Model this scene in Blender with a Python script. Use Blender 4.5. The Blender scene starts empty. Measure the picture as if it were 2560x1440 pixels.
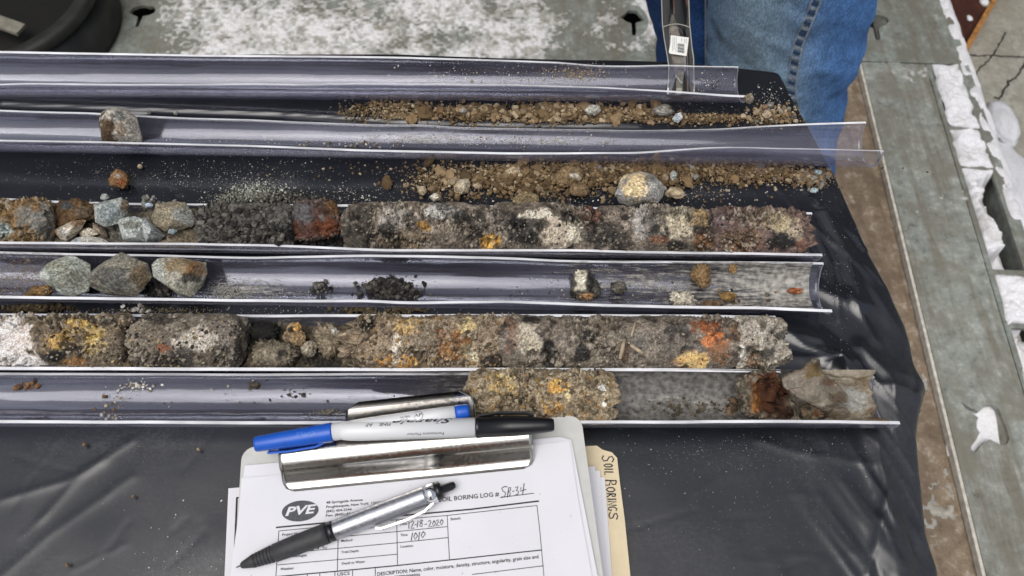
import bpy, bmesh, math, random
import numpy as np
from mathutils import Vector, Matrix

# ------------------------------------------------------------------ camera, sky, sun, exposure
scene = bpy.context.scene
CAM = np.array([0.0, 0.0, 0.5]); PITCH = math.radians(60.0); FPX = 1934.0
cam_d = bpy.data.cameras.new("camera"); cam = bpy.data.objects.new("camera", cam_d)
scene.collection.objects.link(cam)
cam.location = CAM; cam.rotation_euler = (math.radians(30.0), 0, 0)
cam_d.sensor_width = 36.0; cam_d.lens = FPX / 2560 * 36.0
cam_d.clip_start = 0.01; cam_d.clip_end = 500
cam_d.dof.use_dof = True; cam_d.dof.focus_distance = 0.56; cam_d.dof.aperture_fstop = 13.0
scene.camera = cam

SUN = Vector((-0.20, -0.30, 0.93)).normalized()
world = bpy.data.worlds.new("World"); scene.world = world; world.use_nodes = True
wt = world.node_tree; wt.nodes.clear()
w_out = wt.nodes.new("ShaderNodeOutputWorld"); w_bg = wt.nodes.new("ShaderNodeBackground")
w_hs = wt.nodes.new("ShaderNodeHueSaturation"); w_sky = wt.nodes.new("ShaderNodeTexSky")
w_sky.sky_type = 'NISHITA'; w_sky.sun_disc = False
w_sky.sun_elevation = math.asin(SUN.z); w_sky.sun_rotation = math.atan2(SUN.x, SUN.y)
w_sky.air_density = 1.0; w_sky.dust_density = 4.0; w_sky.ozone_density = 1.0
w_hs.inputs['Saturation'].default_value = 0.45
w_bg.inputs['Strength'].default_value = 0.13
wt.links.new(w_sky.outputs[0], w_hs.inputs['Color']); wt.links.new(w_hs.outputs[0], w_bg.inputs['Color'])
wt.links.new(w_bg.outputs[0], w_out.inputs['Surface'])
sun_d = bpy.data.lights.new("sun", 'SUN'); sun_d.energy = 1.45; sun_d.angle = math.radians(50)
sun_d.color = (1.0, 0.97, 0.93)
sun = bpy.data.objects.new("sun", sun_d); scene.collection.objects.link(sun)
sun.rotation_euler = (-SUN).to_track_quat('-Z', 'Y').to_euler()
vs = scene.view_settings; vs.view_transform = 'Standard'; vs.look = 'None'; vs.exposure = 0.02; vs.gamma = 1.0
vs.use_curve_mapping = False
scene.cycles.use_denoising = True
scene.cycles.max_bounces = 10; scene.cycles.transparent_max_bounces = 24
scene.cycles.caustics_reflective = False; scene.cycles.caustics_refractive = False
scene.cycles.sample_clamp_indirect = 4.0

# ------------------------------------------------------------------ projection helpers (photo pixel <-> world point)
UPV = np.array([0.0, math.sin(PITCH), math.cos(PITCH)]); FWD = np.array([0.0, math.cos(PITCH), -math.sin(PITCH)])
RGT = np.array([1.0, 0, 0])
def ray(u, v):
    return FWD + (u - 1280) / FPX * RGT + (720 - v) / FPX * UPV
def at_z(u, v, z=0.0):
    r = ray(u, v); return CAM + r * ((z - CAM[2]) / r[2])
def at_y(u, v, y):
    r = ray(u, v); return CAM + r * ((y - CAM[1]) / r[1])
def proj(P):
    P = np.asarray(P, float); q = P - CAM
    d = q @ FWD
    return 1280 + (q @ RGT) / d * FPX, 720 - (q @ UPV) / d * FPX, d
def lerp_pts(pts, x):
    p = np.array(pts, float); return np.interp(x, p[:, 0], p[:, 1])

# ------------------------------------------------------------------ noise
def _h(i, j, k, s=0):
    with np.errstate(over='ignore'):
        n = (i.astype(np.uint32) * np.uint32(374761393) + j.astype(np.uint32) * np.uint32(668265263)
             + k.astype(np.uint32) * np.uint32(2147483647 - 58) + np.uint32((s * 1274126177) & 0xffffffff))
        n = (n ^ (n >> np.uint32(13))) * np.uint32(1274126177)
        n = (n ^ (n >> np.uint32(16))) * np.uint32(2246822519)
        n = n ^ (n >> np.uint32(15))
    return n.astype(np.float64) / 4294967295.0
def vnoise(P, s=0):
    P = np.asarray(P, float); I = np.floor(P).astype(np.int64); F = P - I; F = F * F * F * (F * (F * 6 - 15) + 10)
    out = 0
    for a in (0, 1):
        for b in (0, 1):
            for c in (0, 1):
                w = ((F[..., 0] if a else 1 - F[..., 0]) * (F[..., 1] if b else 1 - F[..., 1]) * (F[..., 2] if c else 1 - F[..., 2]))
                out = out + w * _h(I[..., 0] + a, I[..., 1] + b, I[..., 2] + c, s)
    return out * 2 - 1
def fbm(P, sc, octv=4, s=0, gain=0.5):
    out = 0; a = 1; t = 0
    for o in range(octv):
        out = out + a * vnoise(np.asarray(P) * sc + 17.3 * o, s + o); t += a; a *= gain; sc *= 2.03
    return out / t
def worley(P, sc, s=0):
    P = np.asarray(P, float) * sc; I = np.floor(P).astype(np.int64); F = P - I
    best = np.full(P.shape[:-1], 9.0); sec = best.copy(); rid = np.zeros(P.shape[:-1])
    for a in (-1, 0, 1):
        for b in (-1, 0, 1):
            for c in (-1, 0, 1):
                i, j, k = I[..., 0] + a, I[..., 1] + b, I[..., 2] + c
                dx = a + _h(i, j, k, s + 1) - F[..., 0]; dy = b + _h(i, j, k, s + 2) - F[..., 1]; dz = c + _h(i, j, k, s + 3) - F[..., 2]
                d = np.sqrt(dx * dx + dy * dy + dz * dz)
                m = d < best
                sec = np.where(m, best, np.minimum(sec, d)); rid = np.where(m, _h(i, j, k, s + 9), rid); best = np.where(m, d, best)
    return best, sec, rid
def sstep(a, b, x):
    t = np.clip((x - a) / (b - a), 0, 1); return t * t * (3 - 2 * t)
def lin(c, sat=0.88):
    c = np.asarray(c, float) / 255.0; c = np.where(c <= 0.04045, c / 12.92, ((c + 0.055) / 1.055) ** 2.4)
    y = c @ np.array([.2126, .7152, .0722]); return y + sat * (c - y)

# ------------------------------------------------------------------ object helpers
COL = scene.collection
def link(name, data, parent=None):
    o = bpy.data.objects.new(name, data); COL.objects.link(o)
    if parent is not None: o.parent = parent
    return o
def empty(name, loc=(0, 0, 0)):
    o = bpy.data.objects.new(name, None); COL.objects.link(o); o.location = loc; o.empty_display_size = 0.02
    return o
def tag(o, label=None, cat=None, group=None, kind=None):
    if label: o['label'] = label
    if cat: o['category'] = cat
    if group: o['group'] = group
    if kind: o['kind'] = kind
    return o
def mesh_np(name, V, F, mats=(), col=None, smooth=True, midx=None):
    me = bpy.data.meshes.new(name)
    V = np.asarray(V, np.float32).reshape(-1, 3)
    if isinstance(F, np.ndarray):
        n, k = F.shape
        me.vertices.add(len(V)); me.vertices.foreach_set('co', V.ravel())
        me.loops.add(n * k); me.loops.foreach_set('vertex_index', F.astype(np.int32).ravel())
        me.polygons.add(n); me.polygons.foreach_set('loop_start', np.arange(0, n * k, k, dtype=np.int32))
        me.polygons.foreach_set('loop_total', np.full(n, k, np.int32))
        me.update(calc_edges=True)
    else:
        me.from_pydata([tuple(v) for v in V], [], F)
    for m in mats: me.materials.append(m)
    if midx is not None: me.polygons.foreach_set('material_index', np.asarray(midx, np.int32))
    me.polygons.foreach_set('use_smooth', np.full(len(me.polygons), smooth))
    if col is not None:
        a = me.color_attributes.new('Col', 'FLOAT_COLOR', 'POINT')
        c = np.ones((len(V), 4), np.float32); c[:, :3] = np.asarray(col).reshape(-1, 3)
        a.data.foreach_set('color', c.ravel())
    me.update()
    return me
def grid_faces(ny, nx, wrap_y=False, wrap_x=False):
    jy = np.arange(ny if wrap_y else ny - 1); ix = np.arange(nx if wrap_x else nx - 1)
    J, I = np.meshgrid(jy, ix, indexing='ij'); J1 = (J + 1) % ny; I1 = (I + 1) % nx
    return np.stack([J * nx + I, J * nx + I1, J1 * nx + I1, J1 * nx + I], -1).reshape(-1, 4)
def rel(me, origin):
    """move mesh data so that the object can sit at origin"""
    n = len(me.vertices); a = np.empty(n * 3, np.float32); me.vertices.foreach_get('co', a)
    a = a.reshape(-1, 3) - np.asarray(origin, np.float32); me.vertices.foreach_set('co', a.ravel()); me.update()
    return me
def box_mesh(name, lo, hi, mats=(), bev=0.0):
    bm = bmesh.new(); bmesh.ops.create_cube(bm, size=1.0)
    lo = np.array(lo, float); hi = np.array(hi, float)
    for v in bm.verts:
        v.co = Vector([(lo[i] + hi[i]) / 2 + v.co[i] * (hi[i] - lo[i]) for i in range(3)])
    if bev: bmesh.ops.bevel(bm, geom=bm.edges[:], offset=bev, segments=2, affect='EDGES', profile=0.6)
    me = bpy.data.meshes.new(name); bm.to_mesh(me); bm.free()
    for m in mats: me.materials.append(m)
    return me
def ico(sub):
    bm = bmesh.new(); bmesh.ops.create_icosphere(bm, subdivisions=sub, radius=1.0)
    V = np.array([v.co[:] for v in bm.verts]); F = np.array([[v.index for v in f.verts] for f in bm.faces]); bm.free()
    return V, F
ICO = {k: ico(k) for k in (1, 2, 3, 4, 5)}
def lathe(name, prof, P0, P1, mats=(), seg=28, midx=None, smooth=True):
    """prof: (distance along axis in m, radius in m)"""
    P0 = np.array(P0, float); P1 = np.array(P1, float); ax = (P1 - P0) / np.linalg.norm(P1 - P0)
    t = np.array([0, 0, 1.0]) if abs(ax[2]) < 0.9 else np.array([1.0, 0, 0])
    e1 = np.cross(ax, t); e1 /= np.linalg.norm(e1); e2 = np.cross(ax, e1)
    a = np.linspace(0, 2 * np.pi, seg, endpoint=False)
    prof = np.array(prof, float)
    V = P0 + prof[:, None, :1] * ax + prof[:, None, 1:2] * (np.cos(a)[None, :, None] * e1 + np.sin(a)[None, :, None] * e2)
    F = grid_faces(len(prof), seg, wrap_x=True)
    if midx is not None: midx = np.repeat(midx, seg)
    return mesh_np(name, V.reshape(-1, 3), F, mats, smooth=smooth, midx=midx)
def plate_with_holes(name, outer, holes, z, th, mats=()):
    """flat plate in world XY with real openings"""
    cu = bpy.data.curves.new(name, 'CURVE'); cu.dimensions = '2D'; cu.fill_mode = 'BOTH'; cu.extrude = th / 2
    for poly in [outer] + list(holes):
        sp = cu.splines.new('POLY'); sp.points.add(len(poly) - 1); sp.use_cyclic_u = True
        for p, q in zip(sp.points, poly): p.co = (q[0], q[1], 0, 1)
    o = bpy.data.objects.new(name, cu); COL.objects.link(o)
    dg = bpy.context.evaluated_depsgraph_get(); me = bpy.data.meshes.new_from_object(o.evaluated_get(dg))
    bpy.data.objects.remove(o); bpy.data.curves.remove(cu)
    n = len(me.vertices); a = np.empty(n * 3, np.float32); me.vertices.foreach_get('co', a); a = a.reshape(-1, 3); a[:, 2] += z - th / 2
    me.vertices.foreach_set('co', a.ravel()); me.materials.clear()
    for m in mats: me.materials.append(m)
    me.polygons.foreach_set('use_smooth', np.zeros(len(me.polygons), bool)); me.update()
    return me

# ------------------------------------------------------------------ materials
def mat(name):
    m = bpy.data.materials.new(name); m.use_nodes = True
    nt = m.node_tree; b = nt.nodes['Principled BSDF']; return m, nt, b
def N(nt, t, **kw):
    n = nt.nodes.new(t)
    for k, v in kw.items():
        if k in n.inputs: n.inputs[k].default_value = v
        else: setattr(n, k, v)
    return n
def L(nt, a, b): nt.links.new(a, b)
def ramp(nt, fac, stops, interp='LINEAR'):
    r = nt.nodes.new('ShaderNodeValToRGB'); r.color_ramp.interpolation = interp
    e = r.color_ramp.elements
    while len(e) < len(stops): e.new(0.5)
    for q, (p, c) in zip(e, stops):
        q.position = p; q.color = (*c, 1) if len(c) == 3 else c
    if fac is not None: nt.links.new(fac, r.inputs['Fac'])
    return r
def coords(nt, scale=(1, 1, 1), rot=(0, 0, 0)):
    g = nt.nodes.new('ShaderNodeNewGeometry'); mp = nt.nodes.new('ShaderNodeMapping')
    mp.inputs['Scale'].default_value = scale; mp.inputs['Rotation'].default_value = rot
    nt.links.new(g.outputs['Position'], mp.inputs['Vector']); return mp.outputs['Vector']
def plain(name, col, rough=0.5, metal=0.0, spec=0.5, var=0.0, vscale=200, bump=0.0):
    m, nt, b = mat(name)
    b.inputs['Base Color'].default_value = (*col, 1); b.inputs['Roughness'].default_value = rough
    b.inputs['Metallic'].default_value = metal; b.inputs['Specular IOR Level'].default_value = spec
    if var or bump:
        v = coords(nt); n = N(nt, 'ShaderNodeTexNoise', Scale=vscale, Detail=4.0); L(nt, v, n.inputs['Vector'])
        if var:
            c = np.array(col); r = ramp(nt, n.outputs['Fac'], [(0.3, tuple(c * (1 - var))), (0.7, tuple(np.minimum(c * (1 + var), 1)))])
            L(nt, r.outputs['Color'], b.inputs['Base Color'])
        if bump:
            bp = N(nt, 'ShaderNodeBump', Strength=bump, Distance=0.001); L(nt, n.outputs['Fac'], bp.inputs['Height']); L(nt, bp.outputs[0], b.inputs['Normal'])
    return m
def soil_mat(name, rough=0.9, fine=0.35, bump=0.6, scale=900, spec=0.3):
    m, nt, b = mat(name)
    at = N(nt, 'ShaderNodeAttribute', attribute_name='Col'); v = coords(nt)
    n = N(nt, 'ShaderNodeTexNoise', Scale=scale, Detail=5.0, Roughness=0.7); L(nt, v, n.inputs['Vector'])
    r = ramp(nt, n.outputs['Fac'], [(0.3, (1 - fine,) * 3), (0.5, (1, 1, 1)), (0.72, (1 + fine * 1.3,) * 3)])
    mx = N(nt, 'ShaderNodeMix', data_type='RGBA', blend_type='MULTIPLY'); mx.inputs[0].default_value = 1.0
    L(nt, at.outputs['Color'], mx.inputs[6]); L(nt, r.outputs['Color'], mx.inputs[7]); L(nt, mx.outputs[2], b.inputs['Base Color'])
    b.inputs['Roughness'].default_value = rough; b.inputs['Specular IOR Level'].default_value = spec
    bp = N(nt, 'ShaderNodeBump', Strength=bump, Distance=0.0006); L(nt, n.outputs['Fac'], bp.inputs['Height']); L(nt, bp.outputs[0], b.inputs['Normal'])
    return m
M = {}
M['soil'] = soil_mat('soil')
M['soil_wet'] = soil_mat('damp_soil', rough=0.55, fine=0.3, bump=0.5, spec=0.4)
M['clay'] = soil_mat('wet_clay', rough=0.45, fine=0.18, bump=0.35, scale=500, spec=0.45)
M['rock'] = soil_mat('rock', rough=0.9, fine=0.5, bump=0.9, scale=620)
M['grain'] = soil_mat('loose_grain', rough=0.95, fine=0.15, bump=0.2)
M['snow'] = soil_mat('snow', rough=0.85, fine=0.12, bump=0.9, scale=240)

def tray_mat():
    m, nt, b = mat('clear_liner_plastic'); nt.nodes.remove(b); out = nt.nodes['Material Output']
    v = coords(nt, (6, 260, 260)); n = N(nt, 'ShaderNodeTexNoise', Scale=3.0, Detail=5.0, Roughness=0.75); L(nt, v, n.inputs['Vector'])
    v2 = coords(nt, (1, 3, 3)); n2 = N(nt, 'ShaderNodeTexNoise', Scale=9.0, Detail=3.0); L(nt, v2, n2.inputs['Vector'])
    tr = N(nt, 'ShaderNodeBsdfTransparent'); tr.inputs['Color'].default_value = (0.925, 0.92, 0.96, 1)
    df = N(nt, 'ShaderNodeBsdfDiffuse'); df.inputs['Color'].default_value = (0.44, 0.43, 0.54, 1)
    r = ramp(nt, n.outputs['Fac'], [(0.42, (0.035,) * 3), (0.60, (0.08,) * 3), (0.75, (0.24,) * 3)])
    mu = N(nt, 'ShaderNodeMath', operation='MULTIPLY'); r2 = ramp(nt, n2.outputs['Fac'], [(0.35, (0.6,) * 3), (0.7, (1.5,) * 3)])
    L(nt, r.outputs['Color'], mu.inputs[0]); L(nt, r2.outputs['Color'], mu.inputs[1])
    a = N(nt, 'ShaderNodeMixShader'); L(nt, mu.outputs[0], a.inputs[0]); L(nt, tr.outputs[0], a.inputs[1]); L(nt, df.outputs[0], a.inputs[2])
    gl = N(nt, 'ShaderNodeBsdfGlossy'); gl.inputs['Color'].default_value = (0.88, 0.91, 1.0, 1); gl.inputs['Roughness'].default_value = 0.085
    bp = N(nt, 'ShaderNodeBump', Strength=0.05, Distance=0.0003); L(nt, n.outputs['Fac'], bp.inputs['Height']); L(nt, bp.outputs[0], gl.inputs['Normal'])
    fr = N(nt, 'ShaderNodeFresnel', IOR=1.55); mn = N(nt, 'ShaderNodeMath', operation='MINIMUM'); mn.inputs[1].default_value = 0.20; L(nt, fr.outputs[0], mn.inputs[0])
    c = N(nt, 'ShaderNodeMixShader'); L(nt, mn.outputs[0], c.inputs[0]); L(nt, a.outputs[0], c.inputs[1]); L(nt, gl.outputs[0], c.inputs[2])
    L(nt, c.outputs[0], out.inputs['Surface']); return m
M['tray'] = tray_mat()
M['rim'] = plain('cut_plastic_edge', (0.74, 0.75, 0.78), rough=0.35, spec=0.5, var=0.28, vscale=28)
def film_mat(name, c1, c2, lo=0.42, hi=0.62, stretch=(14, 120, 120), sc=4.0):
    m, nt, b = mat(name); out = nt.nodes['Material Output']
    v = coords(nt, stretch); n = N(nt, 'ShaderNodeTexNoise', Scale=sc, Detail=6.0, Roughness=0.72); L(nt, v, n.inputs['Vector'])
    at = N(nt, 'ShaderNodeAttribute', attribute_name='Col')
    v2 = coords(nt); n2 = N(nt, 'ShaderNodeTexNoise', Scale=260.0, Detail=5.0); L(nt, v2, n2.inputs['Vector'])
    r = ramp(nt, n2.outputs['Fac'], [(0.35, c1), (0.68, c2)]); L(nt, r.outputs['Color'], b.inputs['Base Color'])
    b.inputs['Roughness'].default_value = 0.6
    ad = N(nt, 'ShaderNodeMath', operation='ADD'); L(nt, n.outputs['Fac'], ad.inputs[0])
    sp = N(nt, 'ShaderNodeSeparateColor'); L(nt, at.outputs['Color'], sp.inputs[0]); L(nt, sp.outputs[0], ad.inputs[1])
    al = ramp(nt, ad.outputs[0], [(lo, (0, 0, 0)), (hi, (1, 1, 1))]); al.color_ramp.elements[1].color = (0.95,) * 3 + (1,)
    tr = N(nt, 'ShaderNodeBsdfTransparent'); mx = N(nt, 'ShaderNodeMixShader')
    L(nt, al.outputs['Color'], mx.inputs[0]); L(nt, tr.outputs[0], mx.inputs[1]); L(nt, b.outputs[0], mx.inputs[2]); L(nt, mx.outputs[0], out.inputs['Surface'])
    return m

def sheet_mat():
    m, nt, b = mat('black_polythene')
    v = coords(nt); n = N(nt, 'ShaderNodeTexNoise', Scale=9.0, Detail=6.0, Roughness=0.7); L(nt, v, n.inputs['Vector'])
    n2 = N(nt, 'ShaderNodeTexNoise', Scale=420.0, Detail=3.0, Roughness=0.8); L(nt, v, n2.inputs['Vector'])
    vs_ = coords(nt, (60, 420, 1), (0, 0, 0.75)); n3 = N(nt, 'ShaderNodeTexNoise', Scale=1.2, Detail=4.0); L(nt, vs_, n3.inputs['Vector'])
    at = N(nt, 'ShaderNodeAttribute', attribute_name='Col'); sp = N(nt, 'ShaderNodeSeparateColor'); L(nt, at.outputs['Color'], sp.inputs[0])
    # dust = real dirt where soil was dragged and swept, plus painted drape sheen (attribute) x blotchy noise
    r1 = ramp(nt, n.outputs['Fac'], [(0.38, (0.25,) * 3), (0.66, (1.0,) * 3)])
    r2 = ramp(nt, n2.outputs['Fac'], [(0.42, (0.25,) * 3), (0.62, (1.0,) * 3)])
    r3 = ramp(nt, n3.outputs['Fac'], [(0.35, (0.6,) * 3), (0.7, (1.1,) * 3)])
    m1 = N(nt, 'ShaderNodeMath', operation='MULTIPLY'); m2 = N(nt, 'ShaderNodeMath', operation='MULTIPLY'); m3 = N(nt, 'ShaderNodeMath', operation='MULTIPLY')
    L(nt, r1.outputs[0], m1.inputs[0]); L(nt, r2.outputs[0], m1.inputs[1]); L(nt, m1.outputs[0], m2.inputs[0]); L(nt, r3.outputs[0], m2.inputs[1])
    L(nt, m2.outputs[0], m3.inputs[0]); L(nt, sp.outputs[0], m3.inputs[1])
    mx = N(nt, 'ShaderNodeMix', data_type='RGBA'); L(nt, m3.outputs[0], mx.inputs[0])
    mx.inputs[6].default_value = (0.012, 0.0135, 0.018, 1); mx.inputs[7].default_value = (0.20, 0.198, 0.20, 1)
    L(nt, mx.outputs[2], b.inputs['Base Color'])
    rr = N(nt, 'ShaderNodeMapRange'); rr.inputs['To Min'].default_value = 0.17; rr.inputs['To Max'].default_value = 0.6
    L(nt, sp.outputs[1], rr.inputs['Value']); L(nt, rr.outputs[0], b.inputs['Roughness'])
    b.inputs['Specular IOR Level'].default_value = 0.75
    bp = N(nt, 'ShaderNodeBump', Strength=0.12, Distance=0.0008); n4 = N(nt, 'ShaderNodeTexNoise', Scale=45.0, Detail=3.0); L(nt, v, n4.inputs['Vector'])
    L(nt, n4.outputs['Fac'], bp.inputs['Height']); L(nt, bp.outputs[0], b.inputs['Normal'])
    return m
M['sheet'] = sheet_mat()

def deck_mat(name, base, stain, pale, ang=0.0, streak=1.0):
    m, nt, b = mat(name)
    v = coords(nt); n = N(nt, 'ShaderNodeTexNoise', Scale=11.0, Detail=7.0, Roughness=0.72); L(nt, v, n.inputs['Vector'])
    v2 = coords(nt, (26, 2.0, 1), (0, 0, ang)); n2 = N(nt, 'ShaderNodeTexNoise', Scale=1.6, Detail=6.0, Roughness=0.7); L(nt, v2, n2.inputs['Vector'])
    n3 = N(nt, 'ShaderNodeTexNoise', Scale=38.0, Detail=8.0, Roughness=0.82); L(nt, v, n3.inputs['Vector'])
    base = np.array(base)
    c = ramp(nt, n3.outputs['Fac'], [(0.33, tuple(base * 0.32)), (0.42, tuple(base * .8)), (0.54, tuple(base * 1.08)), (0.64, pale)])
    s = ramp(nt, n2.outputs['Fac'], [(0.46, (0, 0, 0)), (0.62, (0.8 * streak,) * 3)])
    t = ramp(nt, n.outputs['Fac'], [(0.46, (0, 0, 0)), (0.62, (0.8,) * 3)])
    mx = N(nt, 'ShaderNodeMix', data_type='RGBA'); L(nt, s.outputs[0], mx.inputs[0]); L(nt, c.outputs[0], mx.inputs[6]); mx.inputs[7].default_value = (*stain, 1)
    m2 = N(nt, 'ShaderNodeMix', data_type='RGBA'); L(nt, t.outputs[0], m2.inputs[0]); L(nt, mx.outputs[2], m2.inputs[6]); m2.inputs[7].default_value = (*(np.array(stain) * 0.7 + base * 0.35), 1)
    L(nt, m2.outputs[2], b.inputs['Base Color'])
    b.inputs['Roughness'].default_value = 0.62; b.inputs['Specular IOR Level'].default_value = 0.35
    bp = N(nt, 'ShaderNodeBump', Strength=0.3, Distance=0.002); L(nt, n3.outputs['Fac'], bp.inputs['Height']); L(nt, bp.outputs[0], b.inputs['Normal'])
    return m
# ================================================================== SETTING
DZ = -0.80
DDIR = np.array([0.0508, 0.9987]); DPER = np.array([0.9987, -0.0508])      # deck runs 2.9 degrees off the camera's depth axis
def wl(u, v, z=DZ):
    p = at_z(u, v, z)[:2]; return p @ DPER, p @ DDIR
def from_wl(w, l): return DPER * w + DDIR * l
wA = wl(2185, 280)[0]; wB = wl(2313, 160)[0]; wBr = wl(2392, 160)[0]; wC = wl(2409, 143)[0]
l_seam = wl(2250, 157)[1]; l_far = 2.10; l_near = -0.9
M['deck'] = deck_mat('grey_painted_steel', (0.232, 0.256, 0.232), (0.13, 0.105, 0.07), (0.37, 0.395, 0.36), ang=-0.05, streak=0.75)
M['deck2'] = deck_mat('grey_green_steel', (0.288, 0.31, 0.278), (0.14, 0.11, 0.072), (0.45, 0.46, 0.425), ang=-0.05, streak=0.75)
M['deck_brown'] = deck_mat('muddy_steel', (0.27, 0.205, 0.14), (0.07, 0.045, 0.03), (0.50, 0.45, 0.38), ang=-0.05, streak=0.5)
M['concrete'] = deck_mat('pale_concrete', (0.36, 0.35, 0.30), (0.20, 0.18, 0.14), (0.42, 0.41, 0.36), ang=1.1, streak=0.35)
M['dark_void'] = plain('under_deck_shade', (0.012, 0.011, 0.010), 0.8)
M['rust'] = deck_mat('rusted_steel', (0.085, 0.028, 0.018), (0.03, 0.010, 0.008), (0.16, 0.06, 0.03), ang=0.6)
M['rust_edge'] = plain('orange_rust', (0.36, 0.17, 0.05), 0.9, var=0.45, vscale=60)
M['pale_edge'] = plain('worn_pale_lip', (0.60, 0.57, 0.50), 0.8, var=0.25, vscale=90)

def px_hole(pts, z=DZ): return [tuple(at_z(u, v, z)[:2]) for u, v in pts]
holes_back = [
    px_hole([(322, 30), (332, 20), (348, 14), (362, 13), (372, 17), (382, 15), (390, 22), (386, 32), (372, 38), (358, 40), (352, 52), (346, 66), (338, 68), (341, 54), (344, 42), (332, 37)]),
    px_hole([(262, 46), (274, 45), (268, 66), (252, 65)]),
    px_hole([(1549, 42), (1562, 35), (1570, 26), (1583, 26), (1592, 28), (1600, 38), (1612, 50), (1600, 54), (1590, 57), (1591, 80), (1588, 89), (1580, 88), (1578, 58), (1566, 54)]),
    px_hole([(2152, 50), (2160, 42), (2178, 38), (2200, 37), (2217, 43), (2223, 53), (2216, 62), (2202, 67), (2197, 72), (2201, 96), (2196, 101), (2189, 98), (2183, 70), (2166, 64), (2155, 58)]),
]
outer_back = [tuple(from_wl(-1.75, l_seam - 0.30)), tuple(from_wl(wA - .16, l_seam - 0.30)), tuple(from_wl(wA - .16, l_seam + 0.002)), tuple(from_wl(wC, l_seam + 0.002)), tuple(from_wl(wC, l_far)), tuple(from_wl(-1.75, l_far))]
o = link('deck_plate', rel(plate_with_holes('deck_plate', outer_back, holes_back, DZ, 0.008, [M['deck']]), (0, 1.2, DZ))); o.location = (0, 1.2, DZ)
tag(o, kind='structure')
hole_r = [px_hole([(2401, 1006), (2408, 1008), (2428, 1020), (2446, 1030), (2458, 1020), (2468, 1013), (2484, 1012), (2497, 1022), (2508, 1050), (2518, 1075), (2524, 1096), (2518, 1110), (2505, 1114), (2490, 1106), (2474, 1098), (2462, 1104), (2452, 1114), (2444, 1126), (2438, 1132), (2428, 1124), (2428, 1116), (2440, 1100), (2449, 1082), (2442, 1070), (2442, 1052), (2446, 1044), (2420, 1026)])]
o = link('deck_plate', rel(plate_with_holes('deck_plate', [tuple(from_wl(wA, l_near)), tuple(from_wl(wB - .001, l_near)), tuple(from_wl(wB - .001, l_seam - .002)), tuple(from_wl(wA, l_seam - .002))], hole_r, DZ, 0.008, [M['deck2']]), (0.7, 0.4, DZ))); o.location = (0.7, 0.4, DZ)
tag(o, kind='structure')
def slot(v0, v1):
    l0 = wl(2360, v0)[1]; l1 = wl(2360, v1)[1]
    return [tuple(from_wl(wB + .012, l1)), tuple(from_wl(wBr, l1)), tuple(from_wl(wBr, l0)), tuple(from_wl(wB + .012, l0))]
slots_px = [(162, 314), (324, 412), (420, 668), (682, 800), (812, 1010), (1024, 1250)]
o = link('slotted_deck_strip', rel(plate_with_holes('slotted_deck_strip', [tuple(from_wl(wB + .001, l_near)), tuple(from_wl(wC, l_near)), tuple(from_wl(wC, l_seam - .002)), tuple(from_wl(wB + .001, l_seam - .002))], [slot(*s) for s in slots_px], DZ, 0.008, [M['deck']]), (0.9, 0.4, DZ))); o.location = (0.9, 0.4, DZ)
tag(o, kind='structure')
def deck_box(name, w0, w1, l0, l1, z0, z1, m):
    V = []
    for z in (z0, z1):
        for (w, l) in ((w0, l0), (w1, l0), (w1, l1), (w0, l1)):
            p = from_wl(w, l); V.append((p[0], p[1], z))
    F = [(3, 2, 1, 0), (4, 5, 6, 7), (0, 1, 5, 4), (1, 2, 6, 5), (2, 3, 7, 6), (3, 0, 4, 7)]
    c = np.mean(V, 0); me = mesh_np(name, np.array(V) - c, F, [m], smooth=False); ob = link(name, me); ob.location = c; return ob
tag(deck_box('deck_edge_lip', wA - 0.006, wA - 0.0005, l_near, l_seam - .004, DZ - 0.018, DZ - 0.002, M['pale_edge']), kind='structure')
tag(deck_box('deck_lower_plate', -1.75, wA - .007, l_near, l_seam - .004, DZ - 0.028, DZ - 0.018, M['deck_brown']), kind='structure')
tag(deck_box('deck_side_rail', wC + .0005, wC + .006, l_near, l_far, DZ - 0.10, DZ - 0.001, M['deck']), kind='structure')
# ground under and beside the deck
GZ = -1.12
V = np.array([(-30, -30, GZ), (30, -30, GZ), (30, 30, GZ), (-30, 30, GZ)], float)
o = link('ground', mesh_np('ground', V, [(0, 1, 2, 3)], [M['concrete']], smooth=False)); tag(o, kind='structure')
tag(deck_box('shade_under_deck', -1.75, wC - .002, l_near, l_far, GZ + .004, GZ + .012, M['dark_void']), kind='structure')  # near-black slab that paints the shade seen through the deck holes
# snow under the right-hand keyhole and slots
def blob(name, P, size, seed, m, col, flat=0.5, sub=4, amp=0.35):
    V, F = ICO[sub]; n = fbm(V + seed * 7.1, 1.4, 5, seed, .65); Vv = V * (1 + amp * n)[:, None] * np.array([size[0], size[1], size[2]])
    Vv[:, 2] = np.maximum(Vv[:, 2], -size[2] * flat)
    c = np.tile(np.array(col), (len(V), 1)) * (1 + 0.12 * fbm(V + seed, 5, 3, seed + 3))[:, None]
    ob = link(name, mesh_np(name, Vv, F, [m], c)); ob.location = P; return ob
SNOWC = (0.80, 0.80, 0.82)
nx = 60; q0, q1 = at_z(2480, 990, -.815), at_z(2506, 1140, -.815); S_, T2_ = np.meshgrid(np.linspace(-.095, 0, nx), np.linspace(0, 1, nx)); X_ = q0[0] + (q1[0] - q0[0]) * T2_ + S_; Y_ = q0[1] + (q1[1] - q0[1]) * T2_
P = np.stack([X_, Y_, -.815 + .003 * fbm(np.stack([X_, Y_, X_ * 0], -1), 25, 3, 2)], -1)
tag(link('snow', mesh_np('snow', P.reshape(-1, 3), grid_faces(nx, nx), [M['snow']], np.tile((.86, .86, .88), (nx * nx, 1)))), 'white snow lying below the keyhole in the right deck plate', 'snow', kind='stuff')
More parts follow.
